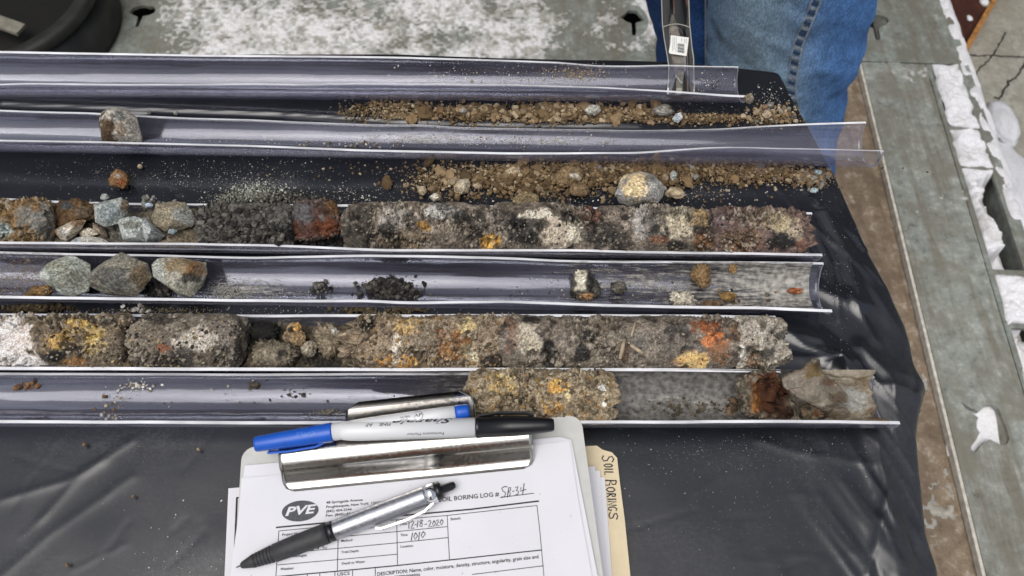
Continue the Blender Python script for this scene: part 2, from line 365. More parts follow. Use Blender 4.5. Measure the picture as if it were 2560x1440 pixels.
# snow packed in the slots
def snow_slab(v0, v1, seed, cover=1.0, hgt=0.012):
    l0 = wl(2360, v0)[1]; l1 = wl(2360, v1)[1]; res = .0016; w0, w1 = wB + .004, wBr + .010; nx, ny = int((w1 - w0) / res), max(20, int((l0 - l1 + .016) / res))
    W, Lm = np.meshgrid(np.linspace(w0, w1, nx), np.linspace(l1 - .008, l0 + .008, ny))
    P = np.stack([W * DPER[0] + Lm * DDIR[0], W * DPER[1] + Lm * DDIR[1], np.zeros_like(W)], -1)
    e = np.minimum(np.minimum(W - W.min(), W.max() - W), np.minimum(Lm - Lm.min(), Lm.max() - Lm)) - .006 + .008 * fbm(P, 45, 4, seed + 2)
    h = hgt * (0.55 + 0.9 * fbm(P, 20, 4, seed) + .35 * fbm(P, 90, 3, seed + 1)) * sstep(-.002, .012, e) + .012 * sstep(-.004, .004, e) - .0115
    if cover < 1: h = h - 0.06 * sstep(cover - 0.12, cover + 0.06, 0.5 + 0.75 * fbm(P, 13, 4, seed + 5) + 0.4 * (Lm.mean() - Lm) / (Lm.max() - Lm.min()) + .5 * (W - W.mean()) / (W.max() - W.min()))
    P[..., 2] = DZ + h
    dirt = sstep(.1, .6, fbm(P, 30, 4, seed + 8)) * .22
    c = np.array(SNOWC) * (1 - dirt[..., None] * np.array([1, 1.05, 1.2]))
    ob = link('snow', rel(mesh_np('snow', P.reshape(-1, 3), grid_faces(ny, nx), [M['snow']], c), P[0, 0])); ob.location = P[0, 0]
    return ob
sl = ['white snow block filling the farthest slot of the deck strip', 'white snow block filling the second slot from the far end',
      'broken snow lumps in the half empty slot of the deck strip', 'white snow block in the fourth slot of the deck strip',
      'thin snow remnant in the slot at the right picture edge', None]
for i, (a, b_) in enumerate(slots_px[:5]):
    s = snow_slab(a, b_, 11 + i * 3, cover=(1, 1, 0.72, 1, 0.35)[i]); tag(s, sl[i], 'snow', kind='stuff')
# snow ridge along the deck's outer edge + lumps on the ground
V, F = [], []
nx, ny = 14, 420
W, Lm = np.meshgrid(np.linspace(wC - .014, wC + .020, nx), np.linspace(l_seam - .75, l_far, ny))
P = np.stack([W * DPER[0] + Lm * DDIR[0], W * DPER[1] + Lm * DDIR[1], np.zeros_like(W)], -1)
t = (W - wC) / 0.017
h = (0.016 * (0.5 + 0.9 * fbm(P, 30, 4, 31)) + 0.010 * (fbm(P, 7, 2, 33))) * (1 - t * t) - 0.004
P[..., 2] = DZ + h
ob = link('snow', mesh_np('snow', P.reshape(-1, 3), grid_faces(ny, nx), [M['snow']], np.tile(SNOWC, (ny * nx, 1)) * 0.92)); tag(ob, 'ragged snow crust along the outer edge of the deck', 'snow', kind='stuff')
for (u, v, z, s, sd, lb) in ((2505, 310, -1.0, (0.036, 0.075, 0.03), 41, 'grey white snow lump on the pale concrete beside the deck'),
                         (2530, 450, -1.02, (0.05, 0.13, 0.03), 43, 'long smear of snow on the concrete below the snow lump')):
    tag(blob('snow', at_z(u, v, z), s, sd, M['snow'], (0.62, 0.63, 0.66), amp=0.3), lb, 'snow', kind='stuff')
# cracks in the concrete (dark strips laid on top)
def ribbon(name, pts, width, z, m, parent=None, taper=True, seed=0):
    pp = np.array(pts, float); tt = np.linspace(0, len(pp) - 1, len(pp) * 5); rj = np.random.RandomState(seed + 90); P = np.array([at_z(np.interp(q, range(len(pp)), pp[:, 0]) + rj.randn() * 1.2, np.interp(q, range(len(pp)), pp[:, 1]) + rj.randn() * 1.2, z)[:2] for q in tt]); T = np.gradient(P, axis=0); T /= np.linalg.norm(T, axis=1)[:, None]
    Nn = np.stack([-T[:, 1], T[:, 0]], 1); w = np.full(len(P), width)
    rs = np.random.RandomState(seed); w = w * (0.6 + 0.8 * rs.rand(len(P)))
    if taper: w[0] *= 0.2; w[-1] *= 0.2
    V = np.concatenate([P + Nn * w[:, None] / 2, P - Nn * w[:, None] / 2]); V = np.c_[V, np.full(len(V), z)]
    n = len(P); F = [(i, i + 1, n + i + 1, n + i) for i in range(n - 1)]
    return link(name, mesh_np(name, V, F, [m], smooth=False), parent)
ground = bpy.data.objects['ground']
M['crack'] = plain('dark_crack', (0.03, 0.028, 0.024), 0.95)
ribbon('crack', [(2436, 196), (2444, 178), (2452, 166), (2470, 152), (2484, 136), (2494, 116), (2510, 90), (2516, 80)], 0.0042, GZ + .002, M['crack'], ground, seed=1)
ribbon('crack', [(2484, 246), (2500, 246), (2510, 226), (2522, 204), (2540, 194), (2552, 176), (2562, 160), (2580, 120)], 0.006, GZ + .002, M['crack'], ground, seed=2)
ribbon('crack', [(2416, 136), (2440, 138), (2480, 139), (2520, 141), (2560, 142), (2640, 144)], 0.0045, GZ + .0024, M['crack'], ground, taper=False, seed=3)
# rusted steel beam lying beside the deck
def prism(name, px, z0, z1, mats):
    P = [at_z(u, v, z1)[:2] for u, v in px]; n = len(P)
    V = [(x, y, z0) for x, y in P] + [(x, y, z1) for x, y in P]
    F = [tuple(range(n, 2 * n)), tuple(reversed(range(n)))] + [(i, (i + 1) % n, n + (i + 1) % n, n + i) for i in range(n)]
    c = np.mean(V, 0); ob = link(name, mesh_np(name, np.array(V) - c, F, mats, smooth=False)); ob.location = c; return ob
beam = empty('steel_beam', at_z(2440, 40, GZ)); tag(beam, 'rusty dark red steel beam with orange edge beside the deck corner', 'beam')
for nm, px, z0, z1, m in (('web', [(2330, -60), (2490, -60), (2480, 0), (2402, 132), (2380, 132)], GZ + .001, GZ + .03, M['rust']),
                          ('flange', [(2505, -60), (2526, -60), (2489, 8), (2412, 142), (2401, 134), (2480, -2)], GZ + .001, GZ + .05, M['rust_edge'])):
    c = prism(nm, px, z0, z1, [m]); c.parent = beam; c.matrix_parent_inverse = Matrix.Translation(-Vector(beam.location))
for (u, v, s, sd) in ((2424, 46, 0.008, 51), (2462, 6, 0.014, 52)):
    tag(blob('snow', at_z(u, v, GZ + .035), (s, s * 1.4, s * .6), sd, M['snow'], SNOWC), ('small snow clump on the rusty beam' if sd == 51 else 'larger snow clump at the top end of the rusty beam'), 'snow', kind='stuff')

# snow and ice crust on the back deck plate: a lumpy sheet that dips under the steel wherever it is bare
def crust(name, ubox, seed, dens, label, hole_polys=(), wlim=(-9, 9), tint=(0.74, 0.74, 0.74), res=0.0019, z=DZ):
    c = [at_z(u, v, z) for u, v in ubox]; x0 = min(p[0] for p in c); x1 = max(p[0] for p in c); y0 = min(p[1] for p in c); y1 = max(p[1] for p in c)
    nx = int((x1 - x0) / res); ny = int((y1 - y0) / res)
    X, Y = np.meshgrid(np.linspace(x0, x1, nx), np.linspace(y0, y1, ny)); P = np.stack([X, Y, np.zeros_like(X)], -1)
    u, v, _ = proj(np.stack([X, Y, np.full_like(X, z)], -1))
    n = 0.55 * fbm(P * np.array([0.55, 1, 1]), 9, 3, seed) + 0.5 * fbm(P, 34, 3, seed + 4) + 0.55 * fbm(P, 120, 3, seed + 8)
    d = dens(u, v)
    w_ = X * DPER[0] + Y * DPER[1]; d = np.where((w_ > wlim[0]) & (w_ < wlim[1]), d, -3.0)
    h = (n + d) * 0.005
    h = np.clip(h, -0.004, 0.007)
    for hp in hole_polys:
        hp = np.array(hp); cx, cy = hp.mean(0); r = np.abs(hp - hp.mean(0)).max(0)
        inside = (((X - cx) / (r[0] + .004)) ** 2 + ((Y - cy) / (r[1] + .004)) ** 2) < 1.0
        h = np.where(inside, -0.0045, h)
    P[..., 2] = z + h
    dirt = sstep(0.05, 0.5, fbm(P, 55, 4, seed + 20)) * 0.62 + sstep(0.1, 0.5, fbm(P, 14, 3, seed + 21)) * 0.3
    cc = np.array(tint) * (1 - dirt[..., None]) + np.array((0.22, 0.185, 0.13)) * dirt[..., None]
    tt_ = sstep(-.0008, .0032, h)[..., None]; cc = cc * tt_ + np.array((.30, .30, .27)) * (1 - tt_)
    F = grid_faces(ny, nx); hz = h.ravel(); keep = hz[F].max(1) > -0.0012
    F = F[keep]; used = np.unique(F); mp = np.full(len(hz), -1); mp[used] = np.arange(len(used))
    ob = link(name, rel(mesh_np(name, P.reshape(-1, 3)[used], mp[F], [M['snow']], cc.reshape(-1, 3)[used]), (x0, y0, z))); ob.location = (x0, y0, z)
    tag(ob, label, 'snow', kind='stuff'); return ob
def dens_back(u, v):
    d = -0.55 + 0.75 * sstep(330, 480, u) + 0.15 * np.exp(-((v - 60) / 30) ** 2) + 0.15 * np.exp(-((v - 125) / 22) ** 2)
    bare = sstep(1330, 1420, u) * (1 - sstep(1540, 1600, u) * (1 - sstep(70, 100, v)))
    return d - 0.62 * bare
crust('snow_crust', [(270, -20), (1700, -20), (250, 175), (1720, 175)], 61, dens_back, 'dirty thawing snow spread over the grey deck plate behind the table', holes_back)
crust('snow_crust', [(2050, 150), (2420, 150), (2090, 700), (2500, 700)], 71, lambda u, v: -0.66 + 0.3 * np.exp(-(((u - 2240) / 60) ** 2 + ((v - 185) / 40) ** 2)) + 0.2 * np.exp(-(((u - 2300) / 30) ** 2 + ((v - 370) / 30) ** 2)), 'scattered snow flecks on the right-hand deck plates', [], (wA + .004, wB + .006), z=DZ)
crust('snow_crust', [(2050, 280), (2300, 280), (2200, 1440), (2560, 1440)], 75, lambda u, v: np.full_like(u, -0.42), 'pale frost patches on the brown lower plate', [], (-9, wA - .012), tint=(0.55, 0.50, 0.43), z=DZ - 0.018)

# ------------------------------------------------------------------ table and plastic sheet
M['table'] = plain('grey_table_top', (0.25, 0.25, 0.25), 0.6, var=0.1)
M['table_leg'] = plain('table_steel', (0.10, 0.10, 0.11), 0.4, metal=0.6)
tb = empty('work_table', (-0.35, 0.1, DZ)); tag(tb, 'work table hidden under the black plastic sheet', 'table')
top = link('table_top', box_mesh('table_top', (-0.62, -0.42, 0.765), (0.545, 0.395, 0.797), [M['table']], 0.004), tb)
for sx in (-0.58, 0.50):
    for sy in (-0.38, 0.35):
        link('leg', box_mesh('leg', (sx - .018, sy - .018, 0.002), (sx + .018, sy + .018, 0.764), [M['table_leg']], 0.003), tb)
XE = [(-0.6, 0.18), (-0.1, 0.205), (0.085, 0.234), (0.175, 0.254), (0.21, 0.266), (0.26, 0.274), (0.30, 0.272), (0.40, 0.259), (0.52, 0.232)]
RB = [(-0.6, 0.007), (0.30, 0.007), (0.6, 0.006)]
YE = [(-0.9, 0.533), (-0.10, 0.531), (0.15, 0.5215), (0.235, 0.509), (0.4, 0.50)]
def sheet_point(S, T):
    xe = lerp_pts(XE, T); rb = lerp_pts(RB, T); ye = lerp_pts(YE, S); ry = 0.006
    def bend(d, r, L1=0.0, s0=math.radians(11)):
        L1 = np.asarray(L1) + 0 * d; st = np.where(L1 > .001, s0, 0.0); d1 = np.minimum(d, L1); d2 = np.maximum(d - L1, 0)
        a = np.minimum(st + d2 / r, np.pi / 2); ex = np.maximum(d2 - r * (np.pi / 2 - st), 0)
        return d1 * np.cos(st) + r * (np.sin(a) - np.sin(st)) + ex * .10, -d1 * np.sin(st) - r * (np.cos(st) - np.cos(a)) - ex
    dx = np.maximum(S - xe, 0); dy = np.maximum(T - ye, 0)
    L1 = lerp_pts([(-.6, .026), (.10, .022), (.16, .018), (.22, .014), (.30, .004), (.33, .0)], T); ox, oz = bend(dx, rb, L1); oy, oz2 = bend(dy, ry)
    X = np.minimum(S, xe) + ox; Y = np.minimum(T, ye) + oy
    P0 = np.stack([S, T, np.zeros_like(S)], -1)
    # gentle rolling + creases
    z = 0.0016 * fbm(P0, 6, 3, 81) + 0.0006 * fbm(P0, 22, 2, 83)
    rg = 1 - np.abs(fbm(np.stack([S * 26 + T * 9, T * 5 - S * 2, S * 0], -1), 1, 3, 85)) * 2.4
    edge = sstep(-0.035, 0.02, S - xe) * sstep(0.36, 0.27, T)
    rg2 = 1 - np.abs(fbm(np.stack([S * 60 + T * 14, T * 8 - S * 6, S * 0 + 3], -1), 1, 2, 86)) * 2.6
    fold = (np.clip(rg, 0, 1) ** 2 * 0.006 + np.clip(rg2, 0, 1) ** 2 * 0.0022) * edge * sstep(.075, .045, np.maximum(S - xe, 0))
    def crease(pts, w, a, soft=1.0):
        uv = np.array([at_z(u, v)[:2] for u, v in pts]); best = np.full(S.shape, 1e9)
        for (p, q) in zip(uv[:-1], uv[1:]):
            d = q - p; L2 = d @ d; t = np.clip(((S - p[0]) * d[0] + (T - p[1]) * d[1]) / L2, 0, 1)
            best = np.minimum(best, np.hypot(S - p[0] - t * d[0], T - p[1] - t * d[1]))
        return a * np.exp(-(best / w) ** soft)
    z = z + crease([(1930, 893), (2080, 897), (2140, 905)], .004, .0028) + crease([(2120, 735), (2160, 800), (2186, 850)], .0035, .0025)
    z = z + crease([(2100, 900), (2200, 965), (2280, 985)], .006, .004) + crease([(1920, 820), (2050, 850), (2090, 895)], .006, .003, 1.4)
    z = z + crease([(2060, 530), (2110, 620), (2150, 760)], .007, .004, 1.5) + crease([(2040, 720), (2110, 755)], .006, .003, 1.5) + crease([(2150, 870), (2220, 950), (2250, 1050)], .005, .004)
    z = z + crease([(0, 1250), (170, 1200), (330, 1100)], .003, .0010) + crease([(100, 1300), (200, 1190), (260, 1150)], .0025, .0008) + crease([(0, 1440), (130, 1330), (330, 1190)], .004, .0007)
    z = z + crease([(0, 252), (300, 262), (700, 280), (1000, 300), (1600, 312)], .0022, .0030) - crease([(0, 262), (300, 272), (700, 288)], .004, .001)
    z = z - crease([(412, 385), (432, 460), (446, 500)], .0010, .0016)
    z = z + crease([(2030, 560), (2075, 660), (2100, 800)], .0035, .0020) + crease([(1960, 830), (2010, 862), (2092, 897), (2160, 1000)], .003, .0022) + crease([(2092, 897), (2130, 940), (2140, 1010)], .003, .0020) + crease([(2080, 900), (2050, 960)], .003, .0015)
    z = z + crease([(2190, 1085), (2215, 1230), (2200, 1300), (2260, 1440)], .004, .0030) + crease([(2200, 1300), (2170, 1440)], .003, .0018) + crease([(1900, 1100), (1990, 1130), (2180, 1160)], .0025, .0010)
    rsC = np.random.RandomState(12)
    for _ in range(22):
        cu_, cv_ = (rsC.rand() * 620, 1080 + rsC.rand() * 360) if rsC.rand() < .5 else (1560 + rsC.rand() * 640, 1080 + rsC.rand() * 360)
        an = rsC.randn() * .5 - .75; ln_ = 40 + 130 * rsC.rand(); z = z + crease([(cu_, cv_), (cu_ + ln_ * math.cos(an), cv_ + ln_ * math.sin(an))], .0011, .00028 * rsC.choice([-1, 1]))
    rg3 = 1 - np.abs(fbm(np.stack([S * 52 + T * 30, T * 5 - S * 8, S * 0 + 7], -1), 1, 2, 87)) * 3.0
    z = z + np.clip(rg3, 0, 1) ** 2 * .0011 * sstep(-.09, -.01, S - xe) * sstep(.52, .30, T)
    ang = np.clip(dx / rb, 0, np.pi / 2); nn = fold
    X = X + nn * np.sin(ang); Z = -0.0015 + oz + oz2 + z * np.where((dx > 0.02) | (dy > 0.01), 0.4, 1) + nn * np.cos(ang)
    ripple = 0.010 * np.sin(T * 55 + 3 * fbm(P0, 6, 2, 88)) * sstep(0.03, 0.15, dx)
    return np.stack([X + ripple, Y, Z], -1)
sx = np.concatenate([np.linspace(-0.78, -0.52, 60), np.linspace(-0.515, 0.20, 300), np.linspace(0.202, 0.34, 90), np.linspace(0.345, 0.62, 40)])
sy = np.concatenate([np.linspace(-0.5, 0.02, 80), np.linspace(0.0225, 0.50, 240), np.linspace(0.502, 0.545, 30), np.linspace(0.55, 0.74, 20)])
S, T = np.meshgrid(sx, sy); SP = sheet_point(S, T)
uu, vv, _ = proj(SP)
# R: boot/hand smears near the front edge, light dusting, sheen painted on the right drape; G: matt wear
def bl(u0, v0, ru, rv): return np.exp(-(((uu - u0) / ru) ** 2 + ((vv - v0) / rv) ** 2))
dust_sheen = 0.03 + 0.13 * sstep(1040, 1300, vv) * (1 - sstep(2050, 2230, uu)) + 0.30 * bl(430, 1110, 130, 50) + 0.18 * bl(150, 1130, 160, 60) + 0.40 * bl(450, 1420, 200, 60) + 0.25 * bl(1900, 1160, 220, 60)
dust_sheen += 0.16 * sstep(2130, 2230, uu) * sstep(600, 800, vv); dust_sheen += 0.35 * bl(640, 470, 110, 40) + 0.16 * bl(1700, 1330, 200, 60) + 0.2 * bl(2160, 1330, 14, 110) + 0.15 * bl(60, 1420, 120, 80)  # first term paints a pale sheen along the draped right edge
dust_sheen = dust_sheen * (0.75 + 0.6 * fbm(SP, 30, 4, 91))
wear = 0.08 + 0.30 * sstep(1060, 1200, vv) * (1 - sstep(2080, 2230, uu))
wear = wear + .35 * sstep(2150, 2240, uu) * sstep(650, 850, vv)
scol = np.stack([np.clip(dust_sheen, 0.0, 1), np.clip(wear, 0, 1), np.zeros_like(dust_sheen)], -1)
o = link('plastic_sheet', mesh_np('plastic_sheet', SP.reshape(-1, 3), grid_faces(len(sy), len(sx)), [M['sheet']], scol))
tag(o, 'black plastic sheet draped over the table under all the trays', 'plastic sheet')
from mathutils.bvhtree import BVHTree
_me = o.data; SHEET_BVH = BVHTree.FromPolygons([v.co[:] for v in _me.vertices], [p.vertices[:] for p in _me.polygons])
def sheet_z(x, y):
    h = SHEET_BVH.ray_cast(Vector((x, y, 0.3)), Vector((0, 0, -1))); return h[0].z if h[0] is not None else 0.0
# ================================================================== CLEAR HALF-TUBE TRAYS
R_T = 0.0213; T_T = 0.0017; R_IN = R_T - T_T
class Tray: pass
def make_tray(label, back, front, bot, end_b, end_f, xl=-0.60):
    t = Tray()
    th = np.radians(np.linspace(-130, 0, 66))
    Xs, Ys = [], []
    for (u, vb) in bot:
        lo, hi = 0.0, 0.6; X = 0
        for it in range(40):
            y = (lo + hi) / 2
            for _ in range(2):
                P = np.stack([np.full_like(th, X), y + R_T * np.sin(th), R_T - R_T * np.cos(th)], -1); pu, pv, d = proj(P); k = pv.argmax(); X = (u - 1280) / FPX * d[k]
            if pv[k] > vb: lo = y
            else: hi = y
        Xs.append(X); Ys.append(y)
    t.k = np.polyfit(Xs, Ys, 1); t.yc = lambda x: np.polyval(t.k, x)
    t.zc = R_T
    def end_x(u, ang):
        X = 0.2
        for _ in range(6):
            P = np.array([X, t.yc(X) + R_T * math.sin(ang), R_T - R_T * math.cos(ang)]); _, _, d = proj(P); X = (u - 1280) / FPX * d
        return X
    Xb, Xf = end_x(end_b, math.radians(90)), end_x(end_f, math.radians(-90)); t.xr = (Xb + Xf) / 2
    nx, na = 240, 26
    xs = np.linspace(xl, max(Xb, Xf), nx)
    def solve(pts, lo, hi):
        g = np.radians(np.linspace(lo, hi, 161)); out = []
        for x in xs:
            P = np.stack([np.full_like(g, x), t.yc(x) + R_T * np.sin(g), R_T - R_T * np.cos(g)], -1); pu, pv, _ = proj(P)
            out.append(g[np.abs(pv - lerp_pts(pts, pu)).argmin()])
        out = np.array(out); k = np.ones(7) / 7
        return np.convolve(np.pad(out, 3, mode='edge'), k, 'valid')
    tb_, tf = solve(back, 55, 118), solve(front, -125, -62)
    t.tb, t.tf, t.xs = tb_, tf, xs
    s = np.linspace(0, 1, na)
    TH = tf[:, None] + (tb_ - tf)[:, None] * s[None]
    XE_ = Xf + (Xb - Xf) * (np.sin(TH) * 0.5 + 0.5)
    X = xl + (XE_ - xl) * np.linspace(0, 1, nx)[:, None]
    wob = 0.00025 * fbm(np.stack([X * 30, TH * 2, X * 0], -1), 1, 3, int(abs(end_b)))
    Yc = t.yc(X)
    def ringp(r): return np.stack([X, Yc + (r + wob) * np.sin(TH), t.zc - (r + wob) * np.cos(TH)], -1)
    O, I = ringp(R_T + .0002 * ((np.arange(na) == 0) | (np.arange(na) == na - 1))[None]), ringp(R_IN - .0003 * ((np.arange(na) == 0) | (np.arange(na) == na - 1))[None])
    V = np.concatenate([O.reshape(-1, 3), I.reshape(-1, 3)]); n = nx * na
    gf = grid_faces(nx, na); F = [gf[:, ::-1], gf + n]; mi = [np.zeros(len(gf)), np.zeros(len(gf))]
    J = np.arange(nx - 1)
    for c in (0, na - 1):
        q = np.stack([J * na + c, (J + 1) * na + c, n + (J + 1) * na + c, n + J * na + c], -1)
        F.append(q if c else q[:, ::-1]); mi.append(np.ones(len(q)))
    K = np.arange(na - 1)
    for r_ in (0, nx - 1):
        q = np.stack([r_ * na + K, r_ * na + K + 1, n + r_ * na + K + 1, n + r_ * na + K], -1); F.append(q); mi.append(np.ones(len(q)))
    org = np.array([0.0, float(t.yc(0)), 0.0])
    me = mesh_np('core_tray', V - org, np.concatenate(F), [M['tray'], M['rim']], midx=np.concatenate(mi))
    # sharp rim edges
    sm = np.ones(len(me.polygons), bool); sm[2 * len(gf):] = False; me.polygons.foreach_set('use_smooth', sm)
    t.obj = link('core_tray', me); t.obj.location = org; t.org = org
    tag(t.obj, label, 'tray', 'clear plastic core trays lying side by side')
    return t
T1 = make_tray('empty clear plastic half-tube farthest from the clipboard, crossed by the plastic sleeve',
    [(-100, 127), (0, 128), (500, 137), (850, 140), (1000, 142), (1200, 148), (1400, 155), (1480, 163), (1560, 165), (1680, 162), (1740, 165), (1850, 166), (2600, 168)],
    [(-100, 214), (0, 213), (70, 210), (300, 213), (550, 212), (640, 211), (760, 213), (820, 210), (900, 209), (1280, 213), (1500, 220), (1640, 228), (1850, 243), (2600, 250)],
    [(0, 243), (640, 248), (1280, 254), (1800, 256)], 1850, 1872)
T2 = make_tray('clear half-tube jutting past the sheet edge, holding a single upright stone',
    [(-100, 272), (0, 275), (180, 281), (200, 280), (300, 286), (480, 295), (640, 299), (760, 305), (960, 312), (1060, 311), (1120, 317), (1280, 321), (1600, 326), (1800, 322), (1920, 314), (2050, 308), (2166, 304), (2600, 300)],
    [(-100, 351), (0, 353), (250, 357), (640, 367), (900, 378), (1280, 386), (1600, 384), (1700, 376), (1780, 370), (1850, 369), (1920, 372), (2050, 374), (2200, 378), (2600, 380)],
    [(0, 380), (640, 391), (1280, 405), (1920, 414), (2170, 418)], 2166, 2200)
T3 = make_tray('clear half-tube filled with gravel, a slag lump and a long grey soil core',
    [(-100, 493), (0, 495), (140, 502), (320, 508), (640, 511), (1000, 512), (1420, 517), (1950, 530), (2033, 531), (2600, 535)],
    [(-100, 608), (0, 609), (300, 611), (490, 612), (560, 614), (640, 615), (720, 617), (850, 623), (960, 628), (1280, 628), (1450, 628), (1560, 632), (1920, 637), (2055, 640), (2600, 645)],
    [(0, 627), (500, 633), (900, 640), (1280, 645), (1920, 651)], 2033, 2055)
T4 = make_tray('clear half-tube holding three big grey-green stones and a small dark crumb heap',
    [(-100, 627), (0, 629), (200, 634), (400, 637), (500, 640), (640, 643), (760, 640), (900, 637), (1100, 639), (1280, 644), (1400, 650), (1540, 653), (1700, 653), (1920, 654), (2062, 656), (2600, 660)],
    [(-100, 744), (0, 745), (300, 750), (640, 754), (760, 755), (920, 755), (1020, 760), (1180, 758), (1280, 757), (1500, 765), (1700, 770), (1920, 773), (2083, 780), (2600, 790)],
    [(0, 757), (640, 764), (1280, 770), (1920, 785), (2080, 788)], 2062, 2083)
T5 = make_tray('clear half-tube packed with yellow, grey and rust-brown soil cores, fifth row down',
    [(-100, 784), (0, 784), (300, 786), (640, 787), (1280, 786), (1700, 787), (1940, 790), (2600, 792)],
    [(-100, 924), (0, 924), (640, 926), (960, 927), (1280, 926), (1500, 927), (1700, 928), (1900, 930), (2600, 934)],
    [(0, 928), (640, 930), (1280, 930), (1900, 934)], 1940, 1955)
T6 = make_tray('clear half-tube nearest the clipboard with one tan core block and clay at its end',
    [(-100, 932), (0, 932), (640, 934), (1280, 931), (1500, 934), (1700, 937), (1860, 939), (2080, 941), (2197, 940), (2600, 940)],
    [(-100, 1057), (0, 1057), (640, 1060), (1280, 1058), (1450, 1058), (1700, 1058), (1920, 1056), (2100, 1057), (2245, 1060), (2600, 1062)],
    [(0, 1068), (640, 1070), (1450, 1069), (1920, 1070), (2240, 1072)], 2197, 2245)
def tray_x(t, u, z=None, off=0.0):
    z = t.zc if z is None else z; X = 0.0
    for _ in range(6):
        _, _, d = proj(np.array([X, t.yc(X) + off, z])); X = (u - 1280) / FPX * d
    return X
def tray_floor(t, x, y):
    dy = np.clip(y - t.yc(x), -R_IN * .98, R_IN * .98); return t.zc - np.sqrt(R_IN ** 2 - dy ** 2)
def clamp_tray(P, t, r=R_IN - 0.0006):
    dy = P[..., 1] - t.yc(P[..., 0]); dz = P[..., 2] - t.zc; rr = np.hypot(dy, dz); k = np.where((rr > r) & (dz < 0.2 * R_IN), r / np.maximum(rr, 1e-9), 1.0)
    Q = P.copy(); Q[..., 1] = t.yc(P[..., 0]) + dy * k; Q[..., 2] = t.zc + dz * k; return Q

# ================================================================== COLOUR OF SOIL (sampled tones hold some shading; patches are soil differences, a few paint cavities)
def paint(P, base, patches, seed, grain=((2600, 0.55), (900, 0.35)), K=0.85):
    u, v, _ = proj(P)
    base = [lin(b) * K for b in base]
    n = fbm(P, 160, 4, seed) * 0.5 + 0.5; n = np.clip((n - 0.25) * 2, 0, 0.9999) * (len(base) - 1)
    i = n.astype(int); f = (n - i)[..., None]; B = np.array(base + [base[-1]]); C = B[i] * (1 - f) + B[i + 1] * f
    nz = fbm(P, 240, 4, seed + 31)
    for (pu, pv, ru, rv, col, st) in patches:
        d = np.sqrt(((u - pu) / ru) ** 2 + ((v - pv) / rv) ** 2); w = (sstep(1.15, 0.75, d + nz * 0.75) * st)[..., None]
        C = C * (1 - w) + lin(col) * K * (.74 + .36 * float(lin(col) @ np.array([.21, .71, .08]) > .22)) * w
    for k, (sc, am) in enumerate(grain):
        _, _, r = worley(P, sc, seed + 50 + k); C = C * (1 + am * (r * 2 - 1) * 1.1)[..., None]
    return np.clip(C, 0.003, 0.9)
def crumb(P, sc, seed):
    a, b, _ = worley(P, sc, seed); return np.clip(b - a, 0, 0.6) / 0.6

